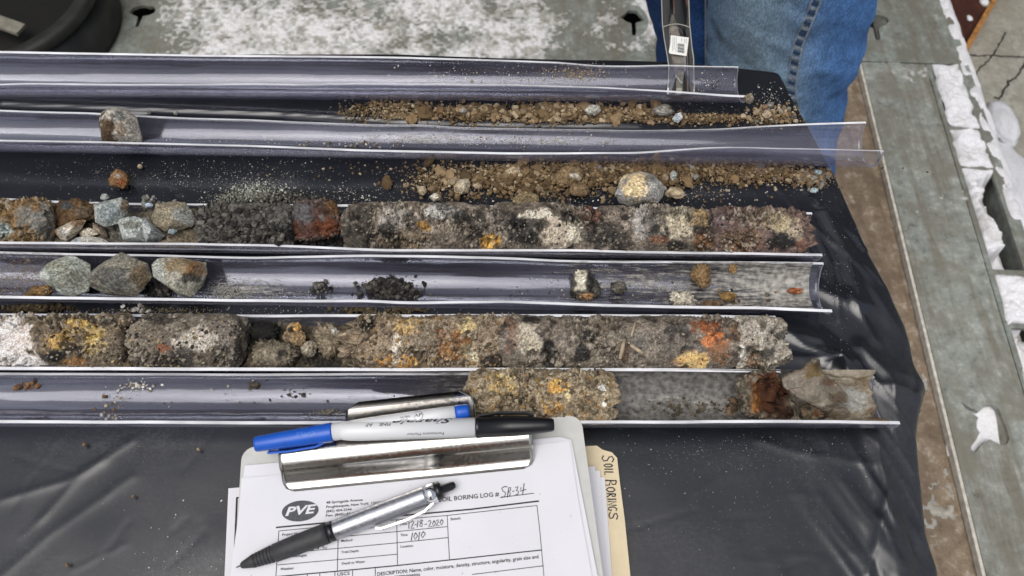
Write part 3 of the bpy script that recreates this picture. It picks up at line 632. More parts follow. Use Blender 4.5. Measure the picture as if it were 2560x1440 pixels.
def core(t, u0, u1, label, base, patches=(), seed=1, top=0.98, prof=None, amp=0.0012, crumb_amp=0.0010, crumb_sc=420, mat_='soil', cracks=(), rag=(0.004, 0.004), pits=0.0, K=1.22, grain=((2200, 0.35), (1000, 0.4)), name='soil_core', close=0.007, pit_c=(26, 24, 22), crev=.0022, chunk=.45, cream=.7, smooth_=0.0):
    x0, x1 = tray_x(t, u0), tray_x(t, u1); nx = max(30, int((x1 - x0) / 0.00052))
    A = np.radians(np.concatenate([np.linspace(-122, 122, 120), np.linspace(134, 226, 9)])); na = len(A)
    ne = 14; sc_ = np.linspace(0, 1, ne, endpoint=False); s = np.concatenate([x0 + .0012 * sc_ ** 3, np.linspace(x0 + .0013, x1 - .0013, nx), (x1 - .0012 * sc_ ** 3)[::-1]]); end_s = np.concatenate([sc_, np.ones(nx), sc_[::-1]]); nx = len(s)
    X = np.repeat(s[:, None], na, 1); Am = np.repeat(A[None], nx, 0)
    e0 = np.minimum(s - x0, x1 - s)[:, None]
    shut = end_s[:, None] * (1 - .30 * np.clip(1 - e0 / close, 0, 1) * np.clip(.55 + 1.3 * fbm(np.stack([np.sin(Am) * 2, np.cos(Am) * 2, X * 60], -1), 1.6, 4, seed + 21), 0, 1.3))
    hp = np.ones(nx) * top
    us = np.array([proj(np.array([x, t.yc(x), t.zc]))[0] for x in s])
    if prof: hp = lerp_pts(prof, us)
    hp = hp + .06 * vnoise(np.stack([s * 45, s * 0, s * 0 + seed], -1), seed) * (hp > .5) + .03 * vnoise(np.stack([s * 140, s * 0, s * 0 + seed], -1), seed + 1)
    up = np.clip(np.cos(Am), 0, 1)
    Rc = (R_IN - .0006) * (1 - (1 - hp)[:, None] * up)
    P = np.stack([X, t.yc(X) + Rc * np.sin(Am), t.zc + Rc * np.cos(Am)], -1)
    vis = sstep(math.radians(115), math.radians(80), np.abs(Am))
    zone = sstep(-.12, .22, fbm(P, 42, 3, seed + 60)) * (1 - smooth_) + .15 * smooth_
    wa, wb, wr = worley(P + .0006 * fbm(P, 900, 2, seed + 44)[..., None], crumb_sc, seed + 5)
    ca_, cb_, cr_ = worley(P + .003 * fbm(P, 300, 3, seed + 41)[..., None], 105, seed + 40)
    za = .22 + 1.15 * zone
    d = amp * fbm(P, 110, 4, seed) * 1.6 + amp * .8 * fbm(P, 420, 3, seed + 2) * za + (1.4 * crumb_amp * (np.clip(wb - wa, 0, .6) / .6 - .6) + 1.3 * crumb_amp * (wr - .5)) * za + .5 * crumb_amp * za * (crumb(P, crumb_sc * 2.6, seed + 6) - .5)
    d = d + (.0026 * (cr_ - .55) - crev * 1.4 * np.exp(-((cb_ - ca_) / .075) ** 2)) * zone
    pm = 0
    if pits:
        pm = sstep(0.22, 0.5, fbm(P, 95, 3, seed + 13)); d = d - pits * pm
    for (cu, dep, wid, slant) in cracks:
        uu_, vv_, _ = proj(P); lo = cu + slant * (vv_ - vv_.mean()) + 14 * fbm(P, 130, 3, seed + int(cu)); d = d - dep * np.exp(-((uu_ - lo) / wid) ** 2)
    r = Rc + d * vis
    lim = np.where(np.abs(Am) > math.radians(82), R_IN * 0.975, R_IN * 1.05); r = np.minimum(r, lim) * shut
    Xr = X + (rag[0] * (1 - np.clip((X - x0) / 0.012, 0, 1)) + rag[1] * (1 - np.clip((x1 - X) / 0.012, 0, 1))) * fbm(np.stack([np.sin(Am) * end_s[:, None], np.cos(Am) * end_s[:, None], X * 30], -1), 2.6, 4, seed + 9)
    P = np.stack([Xr, t.yc(Xr) + r * np.sin(Am), t.zc + r * np.cos(Am)], -1)
    C = paint(P, base, patches, seed, grain, K)
    hi = sstep(.86, .9, wr)[..., None] * cream; C = C * (1 + (chunk * (2 * wr - 1) * 1.1 + .32 * (2 * cr_ - 1)) * (.25 + .9 * zone) + .22 * (1 - zone) * fbm(P * np.array([.08, 1, 1]), 420, 3, seed + 70))[..., None] * (1.12 - .12 * zone)[..., None]; hi = hi * zone[..., None]; C = np.clip(C * (1 - hi) + lin((176, 166, 146)) * .85 * hi, .003, .8)
    if pits: C = C * (1 - 0.75 * np.asarray(pm)[..., None]) + lin(pit_c) * 0.75 * np.asarray(pm)[..., None]  # pit hollows shaded dark in the colour too
    org = np.array([(x0 + x1) / 2, float(t.yc((x0 + x1) / 2)), 0.002])
    me = mesh_np(name, (P - org).reshape(-1, 3), grid_faces(nx, na, wrap_x=True), [M[mat_]], C)
    o = link(name, me); o.location = org; tag(o, label, 'soil core', 'soil cores in the trays'); return o

G1, G2, G3, G4 = (96, 86, 74), (130, 118, 104), (66, 60, 54), (160, 150, 138)
# row 3 -------------------------------------------------------------
core(T3, -260, 140, 'brown sandy soil plug with bluish pebbles at the far left of the gravel tray', [(86, 66, 40), (120, 96, 62), (104, 80, 48)],
     [(70, 545, 30, 30, (110, 118, 118), .6), (110, 560, 32, 50, (118, 120, 116), .75), (180, 545, 40, 30, (70, 45, 20), .8), (205, 535, 22, 20, (105, 88, 70), .7), (10, 575, 20, 18, (135, 150, 148), .8)], 101, prof=[(-260, .92), (90, .92), (140, .80)], amp=.0016, crumb_amp=.0015, crumb_sc=330)
core(T3, 500, 735, 'dark grey crushed gravel beside the rusty slag lump', [(54, 52, 49), (84, 81, 76), (68, 65, 60)], [(640, 560, 40, 30, (88, 84, 78), .4), (540, 580, 30, 20, (84, 78, 66), .4)], 103, prof=[(480, .62), (540, .80), (640, .84), (700, .86), (740, .8)], amp=.0014, crumb_amp=.0026, crumb_sc=260, cream=.1, rag=(.006, .004))
core(T3, 862, 1776, 'long grey mottled soil core with black and cream patches right of the slag lump', [G3, G1, G2],
     [(900, 570, 45, 60, (58, 54, 48), .8), (985, 545, 40, 30, (140, 134, 126), .7), (1010, 600, 60, 25, (120, 100, 70), .5), (970, 575, 22, 30, (26, 26, 27), .85), (1105, 530, 45, 18, (168, 166, 160), .7), (1150, 545, 40, 22, (32, 32, 32), .8), (1060, 565, 16, 14, (178, 130, 40), .6),
      (1225, 602, 26, 22, (205, 150, 50), .85), (1235, 560, 45, 25, (128, 118, 110), .7), (1310, 570, 52, 38, (48, 47, 46), .9), (1345, 535, 45, 12, (190, 180, 160), .8), (1395, 575, 45, 40, (165, 152, 132), .8), (1420, 545, 22, 18, (26, 26, 28), .9), (1440, 580, 24, 30, (190, 182, 160), .7),
      (1480, 540, 24, 30, (112, 70, 52), .65), (1500, 585, 50, 40, (44, 41, 38), .8), (1545, 600, 40, 25, (36, 35, 34), .7), (1600, 545, 22, 50, (150, 146, 140), .7), (1640, 560, 36, 40, (96, 92, 88), .7), (1665, 580, 12, 25, (34, 33, 33), .8), (1700, 560, 40, 50, (158, 148, 124), .8), (1750, 545, 24, 30, (150, 120, 70), .6), (1690, 612, 30, 14, (22, 22, 22), .9), (1755, 600, 26, 26, (104, 66, 24), .8), (1650, 600, 24, 10, (130, 80, 40), .6)],
     105, top=1.0, prof=[(860, .80), (920, .9), (990, 1.0), (1776, 1.0)], amp=.0010, crumb_amp=.0011, crumb_sc=430, cracks=((1466, .004, 7, -.55), (1300, .0015, 6, .1), (1215, .002, 8, -.2), (1590, .0015, 5, 0)), pits=.0016, rag=(.006, .003))
core(T3, 1768, 2016, 'purple-brown flaky core piece with a black tarry end at the tray mouth', [(84, 66, 60), (104, 84, 74), (72, 56, 52)],
     [(1800, 560, 30, 40, (92, 76, 76), .8), (1850, 600, 60, 30, (112, 86, 56), .6), (1890, 540, 50, 20, (112, 96, 72), .6), (1955, 598, 44, 26, (18, 18, 19), .95), (1950, 555, 40, 25, (150, 136, 104), .8), (2005, 610, 16, 16, (120, 76, 50), .6), (1990, 580, 20, 20, (148, 134, 110), .6), (1860, 615, 40, 12, (120, 78, 30), .6)],
     107, prof=[(1768, .98), (1900, .98), (1960, .9), (2016, .78)], amp=.0011, crumb_amp=.0012, crumb_sc=380, rag=(.003, .012), mat_='soil_wet')
# row 5 -------------------------------------------------------------
core(T5, -260, 336, 'yellow and black stained soil core with a white plaster-like end, left of row five', [(86, 74, 56), (112, 98, 78), (66, 58, 46)],
     [(20, 850, 60, 80, (206, 192, 182), .85), (70, 905, 60, 22, (212, 202, 194), .85), (-60, 860, 90, 80, (208, 196, 188), .9), (150, 850, 36, 26, (170, 132, 62), .75), (235, 850, 30, 36, (190, 158, 84), .9), (195, 810, 30, 14, (186, 150, 70), .7), (130, 893, 40, 20, (24, 25, 24), .95), (170, 868, 20, 16, (28, 28, 27), .9), (190, 905, 40, 12, (150, 100, 40), .7), (265, 870, 36, 40, (124, 112, 92), .7), (270, 805, 24, 10, (30, 28, 26), .8), (100, 845, 22, 24, (70, 62, 54), .6), (310, 850, 16, 60, (58, 44, 34), .7)],
     111, top=.87, amp=.0012, crumb_amp=.0011, crumb_sc=420, rag=(.003, .006), pits=0)
core(T5, 340, 606, 'smooth grey soil core between two breaks in row five', [(76, 68, 58), (112, 104, 92), (92, 84, 74)],
     [(500, 850, 60, 30, (162, 154, 142), .8), (400, 830, 30, 30, (100, 88, 72), .6), (410, 870, 18, 10, (140, 76, 36), .7), (460, 895, 40, 26, (44, 40, 37), .8), (400, 800, 50, 14, (40, 37, 34), .7), (560, 880, 40, 26, (96, 90, 82), .6), (570, 830, 30, 30, (124, 116, 106), .6), (400, 905, 50, 14, (70, 62, 54), .7)],
     113, top=.88, amp=.0010, crumb_amp=.0010, crumb_sc=430, rag=(.006, .005))
core(T5, 868, 1262, 'rough crumbly tan soil core with a black charcoal fragment and ochre spots', [(92, 78, 62), (134, 118, 96), (112, 96, 76)],
     [(918, 812, 22, 22, (18, 18, 19), .95), (1020, 815, 40, 24, (176, 142, 80), .6), (1000, 905, 50, 22, (186, 130, 50), .85), (990, 870, 14, 40, (206, 196, 178), .7), (1135, 870, 40, 40, (150, 98, 40), .75), (1170, 815, 22, 20, (206, 180, 120), .6), (1165, 875, 18, 12, (226, 200, 150), .8), (1100, 835, 20, 16, (130, 72, 36), .6), (1060, 850, 40, 40, (128, 120, 106), .5), (1185, 900, 14, 24, (200, 184, 150), .6), (1235, 905, 40, 20, (24, 24, 24), .9)],
     115, top=1.02, prof=[(860, .66), (905, .78), (960, .88), (1262, .86)], amp=.0016, crumb_amp=.0016, crumb_sc=360, rag=(.013, .004), pits=.0014, pit_c=(48, 38, 28))
core(T5, 1246, 1842, 'long grey-brown core with black voids, root stalks and an orange band in row five', [(86, 78, 68), (118, 108, 94), (72, 64, 56)],
     [(1320, 850, 36, 40, (160, 150, 130), .8), (1375, 880, 18, 40, (22, 22, 22), .9), (1330, 798, 24, 10, (20, 20, 20), .9), (1400, 820, 50, 30, (126, 114, 98), .6), (1455, 885, 24, 26, (24, 24, 25), .92), (1470, 840, 14, 18, (34, 32, 30), .8), (1600, 855, 22, 26, (108, 102, 94), .9), (1700, 860, 60, 30, (98, 90, 80), .8), (1690, 820, 30, 16, (40, 40, 42), .7), (1520, 810, 40, 20, (96, 82, 64), .6), (1785, 850, 34, 22, (186, 106, 44), .95), (1765, 815, 36, 16, (140, 78, 36), .9), (1735, 900, 44, 22, (208, 158, 92), .95), (1800, 885, 30, 30, (120, 84, 52), .8), (1840, 830, 20, 30, (120, 84, 52), .7), (1560, 880, 16, 26, (90, 56, 34), .7), (1280, 840, 18, 50, (118, 78, 52), .5)],
     117, top=.85, amp=.0009, crumb_amp=.0008, crumb_sc=430, cracks=((1375, .003, 7, -.2), (1720, .0014, 5, .5)), rag=(.004, .004), mat_='soil_wet', pits=.0012)
core(T5, 1832, 1952, 'pale grey crusty end piece of the row-five core, beside the orange band', [(120, 112, 98), (154, 146, 132), (104, 94, 80)],
     [(1880, 900, 26, 20, (128, 92, 54), .7), (1930, 850, 30, 50, (150, 144, 132), .7), (1910, 815, 12, 12, (70, 66, 58), .7), (1850, 890, 20, 30, (176, 170, 158), .7)], 119, prof=[(1830, .87), (1900, .85), (1952, .74)], amp=.0014, crumb_amp=.0014, crumb_sc=420, rag=(.006, .012), pits=.0013)
# row 6 -------------------------------------------------------------
core(T6, 1168, 1536, 'rough tan block of sandy core with ochre patches behind the clipboard', [(104, 92, 72), (146, 130, 104), (122, 108, 84)],
     [(1395, 965, 24, 18, (196, 140, 50), .85), (1385, 1020, 22, 16, (190, 136, 56), .7), (1425, 990, 14, 16, (206, 180, 130), .7), (1250, 960, 40, 26, (180, 150, 80), .5), (1505, 975, 10, 12, (220, 216, 204), .8), (1515, 1010, 9, 9, (222, 214, 196), .8), (1335, 1005, 6, 36, (58, 40, 28), .7), (1330, 945, 30, 12, (70, 62, 52), .6), (1460, 1020, 40, 30, (112, 96, 72), .5)],
     121, top=1.02, prof=[(1160, .74), (1300, .77), (1440, .74), (1500, .66), (1536, .56)], amp=.0015, crumb_amp=.0015, crumb_sc=380, rag=(.005, .009), pits=.0012, pit_c=(56, 46, 34))

# ================================================================== STONES AND CLODS with their own outlines
OCC = {}
def rock(name, label, outline, base, patches=(), seed=1, tray=None, z=None, thick=0.8, rough=0.06, facets=9, sub=5, crumbly=0.0, cat='stone', group=None, mat_='rock', K=1.05, grain=((2200, 0.5), (900, 0.3)), lift=0.0, edge=.62, rugged=(), hull=None):
    if hull is None: hull = name == 'stone' and not crumbly > .06 and sub != 2
    pts = np.array(outline, float); c = (pts.max(0) + pts.min(0)) / 2
    q = pts - c; a = np.arctan2(-q[:, 1], q[:, 0]); o_ = np.argsort(a); a = a[o_]; rr = np.hypot(q[:, 0], q[:, 1])[o_]
    a3 = np.concatenate([a - 2 * np.pi, a, a + 2 * np.pi]); r3 = np.concatenate([rr, rr, rr])
    w, h = np.ptp(pts, axis=0)
    zz = z
    if zz is None:
        if tray is not None: zz = 0.55 * h * 0.0003 + 0.003
        else: zz = 0.35 * min(w, h) * 0.0003
    Pc = at_z(c[0], c[1], zz + lift); _, _, d = proj(Pc); m = d / FPX
    rs = np.random.RandomState(seed); Cm = -FWD; T_ = thick * 0.5 * min(w, h) * m
    if hull:
        Hp = []
        for (x_, y_) in q: Hp.append((x_ * m, -y_ * m, T_ * (rs.rand() - .5) * .5))
        for sg in (1, -1):
            for k in range(7):
                fa = 6.28 * (k + rs.rand() * .7) / 7; rr_ = (.25 + .5 * rs.rand()) * np.interp(math.atan2(math.sin(fa), math.cos(fa)), a3, r3) * m; Hp.append((rr_ * math.cos(fa), rr_ * math.sin(fa), sg * T_ * (.62 + .42 * rs.rand())))
        bmh = bmesh.new()
        for p_ in Hp: bmh.verts.new(p_)
        bmesh.ops.convex_hull(bmh, input=bmh.verts[:]); bmesh.ops.delete(bmh, geom=[v_ for v_ in bmh.verts if not v_.link_faces], context='VERTS')
        cuts = 4 if max(w, h) < 30 else (8 if max(w, h) < 60 else 14)
        bmesh.ops.subdivide_edges(bmh, edges=bmh.edges[:], cuts=cuts, use_grid_fill=True); bmesh.ops.triangulate(bmh, faces=bmh.faces[:])
        bmh.verts.index_update(); V = np.array([v_.co[:] for v_ in bmh.verts]); F = np.array([[v_.index for v_ in f_.verts] for f_ in bmh.faces]); bmh.free()
        Q = V / (min(w, h) * m * .5); k_ = 1 + rough * .5 * fbm(Q + seed * 3.3, 1.6, 3, seed) + rough * .45 * fbm(Q + seed, 7, 4, seed + 2)
        if crumbly: k_ = k_ + crumbly * .5 * (crumb(Q + seed, 7.0, seed) - .5)
        V = V * k_[:, None]; P = Pc + V[:, :1] * RGT + V[:, 1:2] * UPV + V[:, 2:] * Cm
    else:
        V, F = ICO[sub]; 
        rho = np.hypot(V[:, 0], V[:, 1]); al = np.arctan2(V[:, 1], V[:, 0]); ro = np.interp(al, a3, r3)
        inr = rho ** edge * ro * m
        x, y = inr * np.cos(al), inr * np.sin(al); T_ = thick * 0.5 * min(w, h) * m; dep = V[:, 2].copy()
        for k in range(facets):
            fa = 6.28 * (k + rs.rand() * .8) / facets; sl_ = 0.15 + 1.1 * rs.rand(); off = 0.42 + 0.32 * rs.rand()
            nrm = math.hypot(1, sl_); pl = (off * nrm - sl_ * (V[:, 0] * math.cos(fa) + V[:, 1] * math.sin(fa)))
            dep = np.minimum(dep, pl)
        n = fbm(V + seed * 3.3, 2.2, 4, seed); nn = fbm(V + seed * 3.3, 9, 3, seed + 2)
        k_ = 1 + rough * n + rough * 0.6 * nn + rough * .5 * fbm(V + seed, 24, 3, seed + 7)
        if crumbly: k_ = k_ + crumbly * (crumb(V + seed, 5.0, seed) - .5) + crumbly * .6 * (crumb(V + seed, 11.0, seed + 1) - .5)
        Cm = -FWD  # toward the camera
        P = Pc + (x * k_)[:, None] * RGT + (y * k_)[:, None] * UPV + (dep * T_ * k_)[:, None] * Cm
    for (hu, hv, hru, hrv, hd) in rugged:
        pu, pv, _ = proj(P); w_ = sstep(1.1, .5, np.sqrt(((pu - hu) / hru) ** 2 + ((pv - hv) / hrv) ** 2) + .3 * fbm(P, 300, 3, seed)) * (V[:, 2] > -.1 if not hull else V[:, 2] > 0)
        P = P - (w_ * hd * (1 + .9 * fbm(P, 260, 4, seed + 3) + .5 * fbm(P, 800, 2, seed + 4)))[:, None] * Cm
    if tray is not None: P = clamp_tray(P, tray)
    else: P[:, 2] = np.maximum(P[:, 2], -0.0005 if z is None or z < 0.03 else z - T_)
    C = paint(P, base, patches, seed, grain, K)
    org = np.array([Pc[0], Pc[1], P[:, 2].min()])
    ob = link(name, mesh_np(name, P - org, F, [M[mat_]], C, smooth=True)); ob.location = org
    tag(ob, label, cat, group); return ob
def oval(u, v, w, h, seed=0, jit=0.16, n=11):
    rs = np.random.RandomState(seed * 7 + 1); a = np.linspace(0, 2 * np.pi, n, endpoint=False) + rs.rand(n) * .3
    r = 1 + jit * (rs.rand(n) * 2 - 1); return [(u + w / 2 * k * math.cos(t), v + h / 2 * k * math.sin(t)) for t, k in zip(a, r)]
GRN = [(122, 126, 114), (158, 162, 150), (138, 142, 128)]; BLU = [(130, 136, 132), (166, 172, 165), (148, 154, 149)]
TAN = [(146, 126, 96), (180, 162, 132), (160, 140, 108)]; BRN = [(96, 78, 52), (128, 106, 74), (110, 90, 62)]; GRY = [(100, 96, 90), (136, 132, 124), (118, 114, 106)]
rock('stone', 'upright grey-white stone with brown soil on its left side in the second tray', [(248, 300), (256, 282), (275, 270), (300, 270), (318, 276), (338, 290), (346, 318), (354, 352), (345, 362), (300, 364), (258, 360), (252, 330)],
     [(150, 142, 128), (184, 178, 166)], [(265, 325, 22, 46, (84, 62, 34), .95), (300, 320, 14, 24, (120, 92, 54), .7), (298, 288, 16, 14, (120, 126, 126), .7), (280, 300, 5, 20, (60, 44, 26), .7)], 201, tray=T2, thick=.9, rough=.04, z=.024)
rock('stone', 'pale green angular stone, leftmost of three in the fourth tray', [(97, 692), (112, 660), (140, 648), (172, 637), (192, 640), (206, 662), (226, 660), (232, 680), (224, 716), (226, 728), (190, 744), (162, 738), (136, 712), (104, 700)],
     GRN, [(180, 700, 40, 30, (120, 116, 100), .6), (140, 665, 30, 12, (130, 124, 96), .5), (110, 690, 16, 12, (196, 200, 192), .7), (175, 728, 50, 8, (186, 190, 182), .6)], 203, tray=T4, z=.018)
rock('stone', 'dark grey gritty stone in the middle of three in the fourth tray', [(222, 690), (236, 672), (270, 652), (306, 630), (330, 640), (372, 660), (380, 694), (360, 716), (350, 740), (300, 742), (258, 736), (226, 716)],
     [(92, 90, 82), (124, 120, 108), (108, 104, 92)], [(350, 690, 30, 30, (130, 106, 70), .7), (285, 690, 40, 36, (84, 88, 86), .6), (300, 660, 50, 10, (140, 134, 116), .6)], 205, tray=T4, z=.020, crumbly=.05, rough=.05)
rock('stone', 'heart-shaped grey stone coated with tan sand, rightmost of three in the fourth tray', [(378, 660), (390, 646), (420, 642), (440, 642), (468, 650), (518, 656), (518, 684), (504, 712), (482, 744), (450, 742), (420, 720), (386, 692)],
     [(132, 128, 114), (158, 154, 138), (142, 138, 124)], [(450, 662, 50, 20, (150, 126, 84), .8), (490, 672, 24, 20, (146, 98, 52), .7), (480, 696, 24, 12, (40, 38, 34), .8), (395, 690, 18, 40, (150, 154, 146), .8)], 207, tray=T4, z=.020, crumbly=.03)
rock('stone', 'big light blue-grey block with a brown corner in the gravel tray', [(236, 512), (250, 506), (306, 494), (318, 502), (325, 512), (318, 536), (300, 560), (262, 568), (240, 556)],
     BLU, [(314, 516, 14, 22, (126, 104, 72), .9), (270, 530, 26, 24, (112, 124, 130), .6)], 211, tray=T3, z=.028)
rock('clod', 'dark brown damp soil clod left of the big blue-grey block', [(122, 530), (136, 508), (170, 502), (215, 506), (238, 514), (236, 545), (205, 552), (165, 574), (130, 572)], [(74, 54, 30), (104, 80, 50)], [(205, 530, 26, 18, (112, 98, 80), .7), (165, 512, 20, 10, (70, 84, 90), .7)], 212, tray=T3, z=.022, crumbly=.12, cat='clod')
rock('stone', 'jagged blue-grey stone below the big block in the gravel tray', [(290, 548), (310, 545), (340, 540), (358, 546), (362, 560), (356, 580), (360, 604), (322, 607), (306, 600), (316, 578), (302, 566)], BLU, [(330, 562, 18, 14, (124, 120, 100), .6)], 213, tray=T3, z=.024)
rock('stone', 'split grey stone with a pale face left of the large sandy stone', [(344, 552), (362, 542), (376, 560), (396, 574), (412, 590), (400, 602), (366, 608), (356, 590)], [(128, 132, 132), (168, 172, 170)], [(390, 590, 20, 14, (104, 104, 102), .6)], 215, tray=T3, z=.022)
rock('stone', 'large sand-coated stone in the gravel tray, right of the blue-grey stones', [(372, 545), (392, 510), (430, 502), (466, 506), (482, 530), (494, 556), (480, 568), (450, 576), (410, 580), (384, 566)],
     [(118, 108, 88), (142, 132, 110), (128, 118, 96)], [(465, 545, 30, 24, (128, 134, 132), .7), (430, 560, 30, 14, (136, 124, 98), .5)], 217, tray=T3, z=.024, crumbly=.05)
rock('stone', 'small cream and rust stone at the near rim of the gravel tray', [(128, 576), (150, 570), (178, 552), (206, 548), (218, 552), (206, 572), (186, 590), (168, 604), (152, 598), (146, 588)], [(168, 152, 128), (196, 184, 164)], [(196, 558, 20, 12, (140, 98, 50), .8), (160, 582, 12, 10, (132, 140, 144), .6)], 219, tray=T3, z=.020)
rock('stone', 'flat cream pebble between the rust stone and the jagged stone', oval(220, 582, 52, 24, 4), [(170, 158, 136), (198, 188, 168)], (), 221, tray=T3, z=.016, sub=3)
rock('stone', 'long pale stone lying against the near rim of the gravel tray', [(176, 604), (190, 595), (224, 592), (250, 594), (270, 604), (230, 612), (180, 610)], [(150, 148, 138), (190, 186, 174)], [(190, 600, 14, 8, (128, 140, 146), .7)], 223, tray=T3, z=.016, sub=3)
rock('stone', 'bluish rounded pebble embedded in the soil left of the rust stone', oval(100, 582, 40, 36, 6), BLU, (), 225, tray=T3, z=.022, sub=3)
rock('stone', 'thin brown sliver stone standing below the big blue-grey block', [(230, 556), (240, 560), (262, 574), (270, 590), (262, 594), (248, 584), (236, 568)], [(112, 98, 80), (146, 132, 112)], (), 227, tray=T3, z=.018, sub=3)
rock('stone', 'bluish pebble on the tray rim above the big blue-grey block', oval(261, 493, 22, 18, 8), BLU, (), 229, z=.024, sub=3)
rock('stone', 'pale blue pebble at the top edge of the sandy stone', oval(372, 513, 22, 14, 9), [(140, 156, 172), (170, 184, 196)], (), 231, tray=T3, z=.026, sub=3)
rock('stone', 'light blue oval pebble in front of the sandy stone', oval(431, 577, 24, 18, 10), [(140, 158, 166), (170, 186, 190)], (), 233, tray=T3, z=.020, sub=3)
rock('slag_lump', 'rusty red and grey slag lump at the middle of the gravel tray', [(716, 575), (724, 550), (728, 515), (740, 502), (775, 498), (820, 500), (844, 508), (850, 530), (862, 560), (850, 584), (822, 596), (795, 598), (770, 606), (736, 596)],
     [(78, 64, 56), (104, 88, 78), (88, 72, 62)], [(760, 530, 34, 26, (112, 112, 116), .75), (815, 565, 34, 30, (126, 66, 26), .85), (830, 515, 22, 22, (130, 92, 46), .8), (735, 575, 18, 20, (124, 70, 44), .75), (775, 580, 26, 18, (110, 62, 48), .7), (806, 545, 8, 10, (190, 186, 180), .8), (800, 530, 24, 20, (98, 54, 40), .6)],
     235, tray=T3, z=.026, crumbly=.16, rough=.12, facets=4, cat='slag', K=.8, edge=.88, rugged=((820, 560, 40, 40, .004), (745, 580, 26, 22, .003)))
rock('stone', 'largest round tan and grey stone lying on the sheet between trays', [(1537, 486), (1548, 456), (1560, 436), (1600, 428), (1636, 436), (1656, 462), (1659, 488), (1645, 508), (1622, 516), (1570, 516), (1548, 506)],
     [(140, 136, 128), (168, 164, 156)], [(1590, 462, 38, 36, (204, 178, 130), .9), (1625, 450, 14, 16, (116, 116, 114), .8), (1640, 475, 20, 26, (160, 160, 156), .7), (1600, 505, 40, 14, (128, 120, 104), .7), (1548, 490, 10, 20, (130, 132, 134), .7)], 237, z=.019, thick=.9, rough=.05)
rock('clod', 'brown oval clod with a grey patch in the spilled soil', [(1385, 440), (1400, 424), (1436, 416), (1456, 426), (1458, 442), (1436, 458), (1400, 464), (1388, 455)], BRN, [(1438, 438, 14, 10, (170, 164, 150), .8)], 239, z=.010, crumbly=.05, cat='clod')
rock('stone', 'rounded tan pebble near the left end of the spilled soil', [(1134, 466), (1150, 448), (1172, 446), (1177, 460), (1170, 482), (1150, 488), (1136, 480)], TAN, [(1160, 465, 20, 18, (180, 170, 146), .6)], 241, z=.007, sub=3)
rock('stone', 'flat pale tan pebble at the upper edge of the spilled soil', [(1262, 426), (1280, 416), (1300, 420), (1302, 432), (1282, 442), (1266, 438)], TAN, (), 243, z=.006, sub=3)
rock('clod', 'grey-brown sandy clod touching the back of the long grey core', [(1278, 508), (1290, 490), (1320, 482), (1346, 490), (1346, 512), (1320, 516)], [(110, 94, 66), (146, 130, 96)], (), 245, z=.010, crumbly=.08, cat='clod')
rock('stone', 'white and tan pebble below the soil pile at its left end', [(1072, 492), (1086, 482), (1104, 490), (1100, 500), (1084, 504)], [(176, 164, 140), (206, 198, 180)], (), 247, z=.005, sub=3)
rock('stone', 'small tan pebble left of the white pebble', oval(1055, 477, 22, 24, 13), TAN, (), 249, z=.005, sub=3)
rock('stone', 'brown pebble above the white and tan pebble', oval(1083, 472, 26, 20, 14), BRN, (), 251, z=.005, sub=3)
rock('stone', 'brown pebble under the rounded tan pebble', oval(1143, 492, 18, 20, 15), BRN, (), 253, z=.004, sub=3)
rock('clod', 'yellow-brown oval pebble just right of the largest stone', oval(1688, 482, 50, 26, 16), TAN, (), 255, z=.006, sub=3)
rock('clod', 'crumbly brown clod left of the largest stone', oval(1452, 474, 52, 34, 17), BRN, (), 257, z=.007, crumbly=.12, cat='clod')
rock('stone', 'grey chip in the soil right of the largest stone', oval(1684, 440, 18, 28, 18), BLU, (), 259, z=.006, sub=3)
rock('stone', 'blue-green chip at the right tip of the spilled soil, nearer the sheet edge', oval(2035, 476, 24, 14, 19), [(130, 152, 156), (160, 178, 178)], (), 261, z=.004, sub=3)
rock('stone', 'blue-green chip at the right tip of the spilled soil, nearer the tray', oval(2045, 431, 20, 14, 20), [(130, 150, 156), (156, 172, 176)], (), 263, z=.005, sub=3)
rock('stone', 'striped grey pebble in the soil under the first tray', [(1460, 276), (1476, 262), (1498, 262), (1504, 276), (1486, 290), (1468, 286)], [(130, 128, 118), (176, 172, 160)], (), 265, z=.008, sub=3)
rock('stone', 'angular bluish white stone in front of the first tray', [(1680, 296), (1690, 284), (1702, 280), (1707, 296), (1694, 309), (1684, 304)], [(150, 160, 164), (190, 196, 196)], (), 267, z=.007, sub=3)
rock('stone', 'brown rounded pebble with a grey face under the first tray', oval(1152, 276, 36, 24, 22), BRN, [(1158, 276, 10, 8, (150, 146, 136), .8)], 269, z=.007, sub=3)
rock('clod', 'grey fluffy clod under the first tray near its right end', oval(1656, 276, 50, 26, 23), GRY, (), 271, z=.007, crumbly=.2, cat='clod')
rock('clod', 'grey sandy clod stuck to the tip of the first tray', oval(1873, 246, 24, 26, 24), [(110, 98, 80), (146, 134, 114)], (), 273, z=.022, crumbly=.15, cat='clod')
rock('stone', 'tan pebble at the far right corner of the sheet', oval(1918, 287, 24, 22, 25), TAN, (), 275, z=.006, sub=3)
rock('stone', 'brown pebble behind the tan corner pebble', oval(1913, 268, 16, 14, 26), [(110, 84, 62), (140, 112, 86)], (), 277, z=.005, sub=3)
rock('stone', 'grey-brown pebble beside the brown corner pebble', oval(1926, 262, 18, 16, 27), GRY, (), 279, z=.005, sub=3)
rock('clod', 'rusty brown crumb on the bare sheet left of the pale grit', [(270, 452), (278, 434), (296, 424), (312, 432), (320, 458), (312, 472), (296, 468)], [(104, 74, 42), (150, 112, 70)], [(306, 455, 10, 10, (150, 76, 36), .7), (295, 440, 8, 6, (150, 146, 140), .6)], 281, z=.008, crumbly=.18, cat='clod')
